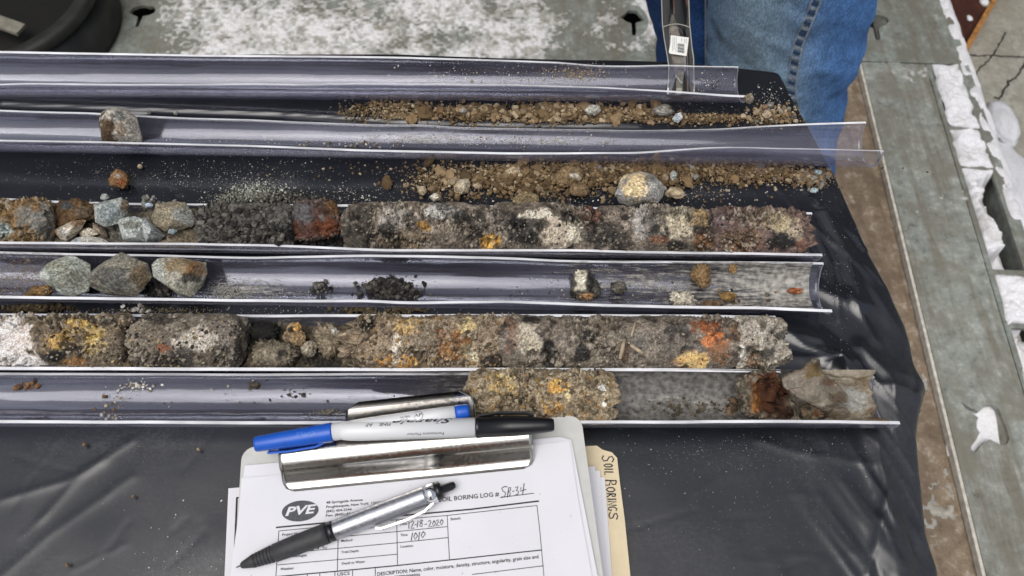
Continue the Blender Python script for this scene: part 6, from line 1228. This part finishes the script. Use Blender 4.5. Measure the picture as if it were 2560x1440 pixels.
wrap_text("ULTRA", Pa, ax2, .0052, 372 * px, -.02, 24 * px, .0013, 'ink', 'printed_text', um, False, UO, 0, .01); wrap_text("FINE", Pa, ax2, .0052, 372 * px, -.36, 18 * px, .0011, 'ink', 'printed_text', um, False, UO)
wrap_text("AP", Pa, ax2, .0051, 406 * px, -.12, 20 * px, .0022, 'ink', 'printed_text', um, False, UO)
e1 = unit(ez - ax2 * (ez @ ax2)); e2 = -np.cross(ax2, e1); ring = []
for r_ in (.0028, .0031):
    for k in range(28):
        t_ = 2 * math.pi * k / 28; a = .10 + r_ * math.sin(t_) / .0051; ring.append(Pa + ax2 * (416 * px + r_ * math.cos(t_)) + .00515 * (e1 * math.cos(a) + e2 * math.sin(a)) - UO)
link('printed_ring', mesh_np('printed_ring', np.array(ring), [(k, (k + 1) % 28, 28 + (k + 1) % 28, 28 + k) for k in range(28)], [M['ink']], smooth=False), um)
# silver pen on the form
hp_ = HP + .0064
Pa = W3(*loc(590, 1419, HP + .0028), HP + .0028); Pb = W3(*loc(1139, 1211, hp_), hp_); ax3 = unit(Pb - Pa); Ln = np.linalg.norm(Pb - Pa); px = Ln / 587.0
pen = empty('ballpoint_pen', (Pa + Pb) / 2); QO = np.array(pen.location); tag(pen, 'silver retractable pen with a black rubber grip lying across the form', 'pen')
A_, B_ = Pa - QO, Pb - QO
link('tip', lathe('tip', [(0, 0), (.0001, .0004), (12 * px, .0007), (13 * px, .0014)], A_, B_, [M['chrome']], 16), pen)
gp = [(13 * px, .0014), (16 * px, .0020), (40 * px, .0036)]
for k in range(6): s0 = 44 + k * 9; gp += [(s0 * px, .0040 + k * .00022), ((s0 + 5) * px, .0041 + k * .00022), ((s0 + 6) * px, .0035 + k * .00022), ((s0 + 8.4) * px, .0035 + k * .00022)]
gp += [(100 * px, .0054), (150 * px, .0059), (225 * px, .0062), (240 * px, .0062), (240.5 * px, .0050)]
link('grip', lathe('grip', gp, A_, B_, [M['rubber']]), pen)
link('collar', lathe('collar', [(240.5 * px, .005), (241 * px, .0060), (258 * px, .0061), (258.5 * px, .005)], A_, B_, [M['black_pl']]), pen)
link('barrel', lathe('barrel', [(250 * px, .0050), (251 * px, .0055), (262 * px, .0058), (290 * px, .0061), (400 * px, .0062), (500 * px, .0060), (505 * px, .0060), (505.5 * px, .005)], A_, B_, [M['silver']], 40), pen)
link('chrome_band', lathe('chrome_band', [(505.5 * px, .005), (506 * px, .0061), (532 * px, .0060), (532.5 * px, .005)], A_, B_, [M['chrome']], 40), pen)
link('end_cap', lathe('end_cap', [(532.5 * px, .005), (533 * px, .0059), (545 * px, .0056), (550 * px, .0040), (551 * px, .003)], A_, B_, [M['black_pl']]), pen)
link('plunger', lathe('plunger', [(550 * px, .003), (551 * px, .0027), (578 * px, .0026), (585 * px, .0018), (587 * px, 0)], A_, B_, [M['black_pl']]), pen)
sd = unit(np.cross(ax3, ez)); sd = sd if sd @ ey > 0 else -sd
bar('pocket_clip', [Pa + ax3 * 518 * px + sd * .0060, Pa + ax3 * 490 * px + sd * .0088, Pa + ax3 * 440 * px + sd * .0098, Pa + ax3 * 375 * px + sd * .0092, Pa + ax3 * 360 * px + sd * .0078], .0030, .0011, sd, M['chrome'], pen, QO)

pg = Pile(1900); rsP = np.random.RandomState(19); q = [(620 + 850 * rsP.rand(), 1190 + 250 * rsP.rand()) for _ in range(70)]; q = [(u, v) for u, v in q if u < 1440]
pg.add(np.array([W3(*loc(u, v, HP), HP + .0003) for u, v in q]), .00012 + .00025 * rsP.rand(len(q)) ** 3, pick([(90, 84, 76), (60, 56, 50), (120, 104, 84)], len(q), rsP)); pg.build('dirt_specks', 'tiny dirt specks scattered over the boring form', 'dirt')
# ================================================================== CLEAR SLEEVE WITH LABEL
def clear_mat(name, tint, haze, hcol):
    m, nt, b = mat(name); nt.nodes.remove(b); out = nt.nodes['Material Output']
    tr = N(nt, 'ShaderNodeBsdfTransparent'); tr.inputs['Color'].default_value = (*tint, 1); df = N(nt, 'ShaderNodeBsdfDiffuse'); df.inputs['Color'].default_value = (*hcol, 1)
    v = coords(nt); n = N(nt, 'ShaderNodeTexNoise', Scale=120.0, Detail=4.0); L(nt, v, n.inputs['Vector']); r = ramp(nt, n.outputs['Fac'], [(.4, (haze * .6,) * 3), (.7, (haze * 1.6,) * 3)])
    a = N(nt, 'ShaderNodeMixShader'); L(nt, r.outputs[0], a.inputs[0]); L(nt, tr.outputs[0], a.inputs[1]); L(nt, df.outputs[0], a.inputs[2])
    gl = N(nt, 'ShaderNodeBsdfGlossy'); gl.inputs['Roughness'].default_value = .08; fr2 = N(nt, 'ShaderNodeFresnel', IOR=1.5); c = N(nt, 'ShaderNodeMixShader')
    L(nt, fr2.outputs[0], c.inputs[0]); L(nt, a.outputs[0], c.inputs[1]); L(nt, gl.outputs[0], c.inputs[2]); L(nt, c.outputs[0], out.inputs['Surface']); return m
M['sleeve'] = clear_mat('clear_film', (.86, .85, .80), .24, (.52, .49, .42)); M['olive'] = plain('dark_olive_insert', (.055, .05, .036), .5, var=.25, vscale=90); M['kraft'] = plain('brown_paper_insert', (.16, .12, .095), .7, var=.3, vscale=120)
sl_ = empty('plastic_sleeve', at_z(1700, 200, .002)); SO = np.array(sl_.location); tag(sl_, 'clear flat plastic sleeve with a barcode sticker lying across the far table edge', 'sleeve')
def sl_pt(u, v, h=0.0):
    z = float(np.interp(v, [-120, 40, 120, 170, 240], [.022, .018, .011, .004, .0015])) + h
    return at_z(u, v, z)
def sl_strip(pts_l, pts_r, h, bulge, name, m, n=9, parent=sl_):
    V = []; 
    for (a, b) in zip(pts_l, pts_r):
        for k in range(n):
            t_ = k / (n - 1); V.append(sl_pt(a[0] + (b[0] - a[0]) * t_, a[1] + (b[1] - a[1]) * t_, h + bulge * 4 * t_ * (1 - t_)))
    return link(name, mesh_np(name, np.array(V) - SO, grid_faces(len(pts_l), n), [m]), parent)
Lft = [(1652, -120), (1654, 0), (1656, 60), (1661, 100), (1668, 140), (1672, 170), (1671, 200), (1668, 236)]; Rgt = [(1716, -120), (1722, 0), (1724, 60), (1726, 80), (1730, 120), (1734, 145), (1735, 200), (1736, 234)]
sl_strip(Lft, Rgt, .0005, .0055, 'front_film', M['sleeve']); sl_strip(Lft, Rgt, .0, .0004, 'back_film', M['sleeve'])
sl_strip([(1658, -115), (1658, 0), (1660, 62)], [(1715, -115), (1720, 0), (1722, 66)], .0007, .0030, 'olive_insert', M['olive'])
sl_strip([(1673, 62), (1678, 90), (1680, 158)], [(1716, 64), (1722, 92), (1730, 158)], .0006, .0018, 'paper_insert', M['kraft'])
M['seam_w'] = plain('white_weld', (.74, .73, .68), .5)
sl_strip([(1669, 219), (1667, 228), (1669, 236)], [(1732, 220), (1735, 226), (1730, 235)], .0012, .0008, 'sealed_end', M['seam_w'])
for a, b in (((1681, 178), (1703, 208)), ((1703, 208), (1727, 186))):
    bar('fold_line', [sl_pt(*a, .0030), sl_pt((a[0] + b[0]) / 2, (a[1] + b[1]) / 2, .0032), sl_pt(*b, .0030)], .0010, .0006, np.array([0, 0, 1.0]), M['seam_w'], sl_, SO)
M['film_edge'] = plain('film_edge', (.42, .40, .34), .4)
for pts in (Lft, Rgt): bar('welded_edge', [sl_pt(*q, .0009) for q in pts], .0007, .0004, np.array([0, 0, 1.0]), M['film_edge'], sl_, SO)
bar('cuff_edge', [sl_pt(1656 + 8.4 * k, 68 - 8 * math.sin(math.pi * k / 8), .0075) for k in range(9)], .0007, .0005, np.array([0, 0, 1.0]), M['film_edge'], sl_, SO)
stk = sl_strip([(1677, 88), (1676, 108), (1672, 130), (1675, 134)], [(1722, 94), (1720, 112), (1717, 136), (1716, 140)], .0066, .0006, 'sticker', M['label_w'])
bars = []
for k in range(9):
    v0 = 108 + k * 2.6; bars.append(((1694, v0), (1711, v0 + 2.0), 1.5 if k % 3 else .8))
for k, (a, b) in enumerate((((1683, 92), (1681, 128)), ((1687, 92), (1685, 124)), ((1691, 93), (1690, 130)), ((1704, 95), (1704, 104)), ((1712, 96), (1711, 106)), ((1716, 97), (1715, 108)))): bars.append((a, b, .6))
Vs, Fs, k = [], [], 0
for a, b, w in bars:
    A_, B_ = sl_pt(*a, .0076), sl_pt(*b, .0076); d = unit(B_ - A_); nrm = unit(np.cross(d, [0, 0, 1.0])) * w * .00018
    Vs += [A_ + nrm, B_ + nrm, B_ - nrm, A_ - nrm]; Fs.append((k, k + 1, k + 2, k + 3)); k += 4
link('barcode', mesh_np('barcode', np.array(Vs) - SO, Fs, [M['ink']], smooth=False), stk)

# ================================================================== BLACK BUCKET WITH STICK
M['bucket'] = plain('muddy_black_plastic', (.016, .017, .016), .5, var=.5, vscale=25, bump=.3); M['rimgrey'] = plain('scuffed_black_plastic', (.017, .018, .016), .6, var=.5, vscale=40); M['stick'] = plain('muddy_wood', (.20, .19, .15), .8, var=.3, vscale=60)
bz = -0.68; bc = at_z(-40, -20, bz); rb_ = np.linalg.norm(at_z(186, 40, bz) - at_z(-40, -20, bz))
bk = empty('bucket', (bc[0], bc[1], DZ)); tag(bk, 'black muddy plastic bucket standing on the deck beyond the far table edge', 'bucket')
H = bz - DZ
def ringed(name, prof, m, parent): return link(name, lathe(name, prof, (0, 0, 0), (0, 0, 1), [m], 56), parent)
ringed('wall', [(0, 0), (0.0005, rb_ * 1.05), (.02, rb_ * 1.06), (H * .55, rb_ * 1.03), (H - .03, rb_ * .98), (H - .03, rb_ * .90), (H * .5, rb_ * .905), (.02, rb_ * .9), (.018, 0)], M['bucket'], bk)
ringed('rim', [(H - .032, rb_ * .97), (H - .02, rb_ * 1.02), (H - .004, rb_ * 1.01), (H, rb_ * .97), (H - .002, rb_ * .88), (H - .012, rb_ * .86), (H - .03, rb_ * .88), (H - .032, rb_ * .97)], M['rimgrey'], bk)
A_, B_ = at_z(-90, 24, bz + .03), at_z(54, 75, bz + .012)
V = []
sk = empty('stick', (A_ + B_) / 2); tag(sk, 'flat grey wooden stick resting in the black bucket', 'stick')
bar('blade', [A_, B_], .030, .008, np.array([0, 0, 1.0]), M['stick'], sk, (A_ + B_) / 2)
# contents: dark mud so the stick rests on something
link('mud', lathe('mud', [(H - .012, 0), (H - .02, rb_ * .3), (H - .014, rb_ * .6), (H - .03, rb_ * .9)], (0, 0, 0), (0, 0, 1), [plain('black_mud', (.012, .012, .011), .35, bump=.5, vscale=30)], 40), bk)

# ================================================================== PEOPLE
def skin_figure(name, verts, edges, radii, m, parent, root=0, sub=2, org=(0, 0, 0)):
    me = bpy.data.meshes.new(name); me.from_pydata([tuple(np.array(v) - np.array(org)) for v in verts], edges, []); o_ = bpy.data.objects.new(name, me); COL.objects.link(o_)
    sk_ = o_.modifiers.new('Skin', 'SKIN'); sk_.use_smooth_shade = True
    for i, r_ in enumerate(radii):
        sv = me.skin_vertices[0].data[i]; sv.radius = (r_, r_) if not isinstance(r_, tuple) else r_; sv.use_root = (i == root)
    ss = o_.modifiers.new('Sub', 'SUBSURF'); ss.levels = sub; ss.render_levels = sub
    dg = bpy.context.evaluated_depsgraph_get(); dg.update(); me2 = bpy.data.meshes.new_from_object(o_.evaluated_get(dg)); bpy.data.objects.remove(o_)
    me2.name = name; me2.materials.clear(); me2.materials.append(m); return link(name, me2, parent)
M['skin'] = plain('skin', (.50, .30, .22), .5); M['boot'] = plain('brown_work_boot', (.10, .065, .04), .6, var=.3, vscale=50)
M['jacket_d'] = plain('dark_jacket', (.035, .038, .045), .85, var=.2, vscale=80); M['orange'] = plain('orange_safety_jacket', (.95, .26, .07), .8, var=.1, vscale=60); M['khaki'] = plain('khaki_jacket', (.50, .46, .39), .9, var=.1, vscale=60); M['trouser'] = plain('dark_work_trousers', (.04, .04, .045), .9); M['hair'] = plain('dark_hair', (.03, .022, .015), .7)
def figure(org, yaw, lean, jacket, label, lx=((-.11, 0), (.11, 0)), lr=(.085, .058, .045)):
    """standing adult, hands in the jacket pockets; local +Y is where the person faces"""
    p_ = empty('person', org); p_.rotation_euler = (0, 0, yaw); tag(p_, label, 'person')
    hip = np.array([0, 0, .95]); ch = np.array([0, lean * .42, 1.28]); nk = np.array([0, lean * .62, 1.50]); hd = np.array([0, lean * .82 + .02, 1.63]); tp = np.array([0, lean * .9 + .03, 1.74])
    V = [hip, (0, lean * .2, 1.08), ch, (0, lean * .55, 1.43), nk, hd, tp, hd + np.array([0, .06, -.05])]; E = [(0, 1), (1, 2), (2, 3), (3, 4), (4, 5), (5, 6), (5, 7)]; Rr = [(.15, .11), (.14, .10), (.16, .115), (.12, .09), .055, (.075, .09), (.05, .06), (.045, .04)]
    for s in (-1, 1):
        i = len(V); V += [(s * .17, lean * .5, 1.42), (s * .25, lean * .3 - .03, 1.18), (s * .22, lean * .3 + .10, 1.00), (s * .15, lean * .25 + .14, .98)]; E += [(3, i), (i, i + 1), (i + 1, i + 2), (i + 2, i + 3)]; Rr += [.062, .048, .04, .042]
        x_, y_ = lx[0] if s < 0 else lx[1]; i = len(V); V += [(x_ * .86, y_, .84), (x_, y_ + .02, .50), (x_, y_ - .01, .10), (x_, y_ + .10, .045), (x_, y_ + .16, .035)]; E += [(0, i), (i, i + 1), (i + 1, i + 2), (i + 2, i + 3), (i + 3, i + 4)]; Rr += [lr[0], lr[1], lr[2], .04, .035]
    skin_figure('body', V, E, Rr, M['skin'], p_)
    Vj = [(0, 0, .86), (0, 0, .95), (0, lean * .2, 1.08), ch, (0, lean * .55, 1.43), (0, lean * .6, 1.49)]; Ej = [(k, k + 1) for k in range(5)]; Rj = [(.19, .145), (.185, .14), (.175, .13), (.195, .145), (.15, .12), (.08, .08)]
    for s in (-1, 1):
        i = len(Vj); Vj += [(s * .18, lean * .5, 1.42), (s * .26, lean * .3 - .03, 1.18), (s * .23, lean * .3 + .10, 1.00), (s * .15, lean * .25 + .13, .97)]; Ej += [(4, i), (i, i + 1), (i + 1, i + 2), (i + 2, i + 3)]; Rj += [.085, .07, .062, .066]
    skin_figure('jacket', Vj, Ej, Rj, jacket, p_)
    hr = skin_figure('hair', [hd + np.array([0, -.01, .05]), tp + np.array([0, -.02, -.01]), hd + np.array([0, -.06, 0])], [(0, 1), (0, 2)], [(.085, .1), (.06, .07), (.06, .06)], M['hair'], p_)
    for s in (-1, 1):
        x_, y_ = lx[0] if s < 0 else lx[1]; skin_figure('boot', [(x_, y_ - .01, .20), (x_, y_ - .02, .06), (x_, y_ + .10, .05), (x_, y_ + .19, .045)], [(0, 1), (1, 2), (2, 3)], [.062, .055, .05, .042], M['boot'], p_)
    return p_
# the man in jeans behind the table
MX, MY = 0.318, 0.84
man = figure((MX, MY, DZ), math.pi, 0.0, M['jacket_d'], 'person in faded blue jeans standing behind the far right table corner', ((-.045, .035), (.03, -.045)), (.05, .045, .04))
def denim(name, dark):
    m, nt, b = mat(name); at = N(nt, 'ShaderNodeAttribute', attribute_name='Col'); v = coords(nt, (1, 1, 1), (0.3, .2, .1)); n = N(nt, 'ShaderNodeTexNoise', Scale=520.0, Detail=4.0, Roughness=.75); L(nt, v, n.inputs['Vector'])
    v2 = coords(nt, (700, 700, 160)); n2 = N(nt, 'ShaderNodeTexNoise', Scale=1.0, Detail=3.0); L(nt, v2, n2.inputs['Vector'])
    r = ramp(nt, n.outputs['Fac'], [(.32, (.62,) * 3), (.55, (1.0,) * 3), (.72, (1.5,) * 3)]); r2 = ramp(nt, n2.outputs['Fac'], [(.35, (.75,) * 3), (.68, (1.3,) * 3)])
    a = N(nt, 'ShaderNodeMix', data_type='RGBA', blend_type='MULTIPLY'); a.inputs[0].default_value = 1; c = N(nt, 'ShaderNodeMix', data_type='RGBA', blend_type='MULTIPLY'); c.inputs[0].default_value = 1
    L(nt, at.outputs['Color'], a.inputs[6]); L(nt, r.outputs[0], a.inputs[7]); L(nt, a.outputs[2], c.inputs[6]); L(nt, r2.outputs[0], c.inputs[7]); L(nt, c.outputs[2], b.inputs['Base Color']); b.inputs['Roughness'].default_value = .95; b.inputs['Specular IOR Level'].default_value = .15
    bp = N(nt, 'ShaderNodeBump', Strength=.4, Distance=.0012); L(nt, n.outputs['Fac'], bp.inputs['Height']); L(nt, bp.outputs[0], b.inputs['Normal']); return m
M['denim'] = denim('faded_denim', False); M['thread'] = plain('pale_seam_thread', (.22, .26, .31), .9, var=.35, vscale=260); M['thread_d'] = plain('dark_seam_dip', (.020, .045, .10), .9)
inv = Matrix.Rotation(-math.pi, 4, 'Z') @ Matrix.Translation((-MX, -MY, -DZ))
def leg_mesh(name, stations, depth, cols, seed, fold):
    """stations: (u_left,u_right,v) outline of the leg in the photo at distance y = given; depth = half thickness front-back"""
    nz, na = 170, 110; st_ = np.array(stations, float)   # u_l,u_r,v,y
    pl = np.array([at_y(a, v, y) for a, b, v, y in st_]); pr = np.array([at_y(b, v, y) for a, b, v, y in st_]); zz = (pl[:, 2] + pr[:, 2]) / 2
    o_ = np.argsort(zz); zz, pl, pr = zz[o_], pl[o_], pr[o_]; ys = st_[o_, 3]
    Zs = np.linspace(zz[0], zz[-1], nz); xl, xr, yy = np.interp(Zs, zz, pl[:, 0]), np.interp(Zs, zz, pr[:, 0]), np.interp(Zs, zz, ys)
    k = np.ones(9) / 9; sm = lambda q: np.convolve(np.pad(q, 4, mode='edge'), k, 'valid'); xl, xr = sm(xl), sm(xr)
    A = np.linspace(0, 2 * np.pi, na, endpoint=False); Cx = (xl + xr) / 2; hw = (xr - xl) / 2
    ca, sa = np.cos(A), np.sin(A); sq = lambda q: np.sign(q) * np.abs(q) ** .86
    X = Cx[:, None] + hw[:, None] * sq(ca)[None]; Yv = yy[:, None] + depth * sq(sa)[None]; Zm = np.repeat(Zs[:, None], na, 1)
    P = np.stack([X, Yv, Zm], -1); Nn = np.stack([np.repeat(ca[None] / 1, nz, 0), np.repeat(sa[None] * 1, nz, 0), np.zeros_like(X)], -1)
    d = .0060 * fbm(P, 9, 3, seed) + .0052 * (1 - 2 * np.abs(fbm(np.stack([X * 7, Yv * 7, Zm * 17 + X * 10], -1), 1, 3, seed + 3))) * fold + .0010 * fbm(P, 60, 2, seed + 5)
    P = P + Nn * d[..., None]
    return P, cols(P, d)
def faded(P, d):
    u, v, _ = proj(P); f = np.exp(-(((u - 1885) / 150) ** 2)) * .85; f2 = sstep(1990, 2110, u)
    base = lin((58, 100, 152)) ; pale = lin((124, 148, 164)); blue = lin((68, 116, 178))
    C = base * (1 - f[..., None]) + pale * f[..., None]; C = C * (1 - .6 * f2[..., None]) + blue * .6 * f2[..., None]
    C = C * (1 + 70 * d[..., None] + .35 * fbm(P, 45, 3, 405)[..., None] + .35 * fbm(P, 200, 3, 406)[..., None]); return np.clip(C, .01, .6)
def darkd(P, d):  # rear leg gets a darker blue than the front leg
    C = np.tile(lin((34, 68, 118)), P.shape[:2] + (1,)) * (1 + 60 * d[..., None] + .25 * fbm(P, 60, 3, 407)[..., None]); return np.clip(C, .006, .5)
jeans = None
YR, YL = .80, .88
legR = [(1790, 2205, -260, YR), (1776, 2182, -90, YR), (1774, 2168, 0, YR), (1772, 2156, 50, YR), (1770, 2136, 110, YR), (1768, 2112, 170, YR), (1768, 2108, 220, YR), (1770, 2100, 270, YR), (1772, 2088, 330, YR), (1780, 2078, 400, YR), (1790, 2078, 520, YR), (1796, 2060, 640, YR), (1790, 2050, 690, YR)]
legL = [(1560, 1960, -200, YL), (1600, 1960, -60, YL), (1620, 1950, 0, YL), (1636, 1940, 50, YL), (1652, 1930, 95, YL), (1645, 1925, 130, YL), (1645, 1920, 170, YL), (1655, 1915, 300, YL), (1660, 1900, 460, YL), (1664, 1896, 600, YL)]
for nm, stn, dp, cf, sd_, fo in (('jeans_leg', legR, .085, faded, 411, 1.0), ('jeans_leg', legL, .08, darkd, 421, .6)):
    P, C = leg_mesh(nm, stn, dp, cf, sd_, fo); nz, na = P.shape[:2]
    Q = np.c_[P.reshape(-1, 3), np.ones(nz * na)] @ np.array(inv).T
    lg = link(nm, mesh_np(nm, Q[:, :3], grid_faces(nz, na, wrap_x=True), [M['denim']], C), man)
    if cf is faded:
        lg['label'] = 'faded blue front leg of the jeans'
        # outseam: puckered double seam running down the outer side
        seam_px = [(2062, -40), (2052, 0), (2036, 40), (2020, 78), (2006, 110), (1998, 150), (1994, 180), (1988, 215), (1990, 240), (1996, 262), (2000, 300)]
        from mathutils.bvhtree import BVHTree as BV
        bv = BV.FromPolygons([tuple(v) for v in P.reshape(-1, 3)], [tuple(f) for f in grid_faces(nz, na, wrap_x=True)])
        def hit(u, v):
            r_ = ray(u, v); r_ = r_ / np.linalg.norm(r_); h_ = bv.ray_cast(Vector(CAM), Vector(r_)); return (np.array(h_[0]), np.array(h_[1])) if h_[0] is not None else (None, None)
        sp_ = np.array(seam_px, float); vvv = np.arange(-36, 300, 2.0); us_ = np.interp(vvv, sp_[:, 1], sp_[:, 0])
        def seam(name, off, w, t_, m, step=1, lift=.001, dash=0):
            Pn = []
            for i, (u, v) in enumerate(zip(us_[::step], vvv[::step])):
                h_, n_ = hit(u + off, v)
                if h_ is None: continue
                n_ = n_ if n_ @ (CAM - h_) > 0 else -n_; Pn.append(h_ + n_ * lift)
            Pn = [np.array((inv @ Vector(q))[:]) for q in Pn]
            if len(Pn) > 3: bar(name, Pn, w, t_, np.array([0, 1.0, 0]), m, lg, np.zeros(3))
        seam('seam', 0, .0022, .0016, M['thread'], lift=.0006); seam('seam', -22, .0016, .0012, M['thread'], lift=.0004)
        for k in range(26):   # puckers between the two seam lines
            v = -30 + k * 12.4; u = np.interp(v, sp_[:, 1], sp_[:, 0]); a, na_ = hit(u - 3, v + 3); b_, nb_ = hit(u - 19, v - 3)
            if a is None or b_ is None: continue
            na_ = na_ if na_ @ (CAM - a) > 0 else -na_
            q = [np.array((inv @ Vector(a + na_ * .0005))[:]), np.array((inv @ Vector((a + b_) / 2 + na_ * .0014))[:]), np.array((inv @ Vector(b_ + na_ * .0005))[:])]
            bar('seam_pucker', q, .0034, .0016, np.array([0, 1.0, 0]), M['thread_d'] if k % 2 else M['thread'], lg, np.zeros(3))
    else:
        lg['label'] = 'darker blue rear leg of the jeans'
        bv = BVHTree.FromPolygons([tuple(v) for v in P.reshape(-1, 3)], [tuple(f) for f in grid_faces(nz, na, wrap_x=True)])
        Pn = []
        for v in np.arange(-30, 175, 6.0):
            r_ = ray(1764, v); r_ = r_ / np.linalg.norm(r_); h_ = bv.ray_cast(Vector(CAM), Vector(r_))
            if h_[0] is not None: Pn.append(np.array((inv @ (h_[0] + (Vector(CAM) - h_[0]).normalized() * .002))[:]))
        bar('seam', Pn, .0022, .0014, np.array([0, 1.0, 0]), M['thread'], lg, np.zeros(3))
# the photographer (seen only in the mirror of the steel clip and the gloss of plastic)
ph = figure((-0.10, -0.80, DZ), 0.0, 0.14, M['khaki'], 'person in a khaki jacket and orange vest mirrored in the steel clip')
skin_figure('vest', [(0, .03, 1.12), (0, .05, 1.22), (0, .06, 1.32), (0, .075, 1.41)], [(0, 1), (1, 2), (2, 3)], [(.19, .15), (.205, .158), (.208, .158), (.175, .14)], M['orange'], ph)

# ================================================================== unseen wall added beyond the deck to darken reflections in the plastic
M['siding'] = plain('dark_siding', (.10, .10, .105), .8, var=.1, vscale=3)
bd = empty('added_wall', (0, 2.2, GZ)); tag(bd, 'unseen dark wall added beyond the deck, mirrored in the black plastic', 'added_wall')
for k in range(11):
    link('siding_panel', box_mesh('siding_panel', (-6 + k * 1.1, 0, 0.004), (-6 + k * 1.1 + 1.092, .12, 3.2), [M['siding']], .01), bd)
link('eave', box_mesh('eave', (-6.1, -.35, 3.203), (6.2, .3, 3.32), [M['siding']], .01), bd)
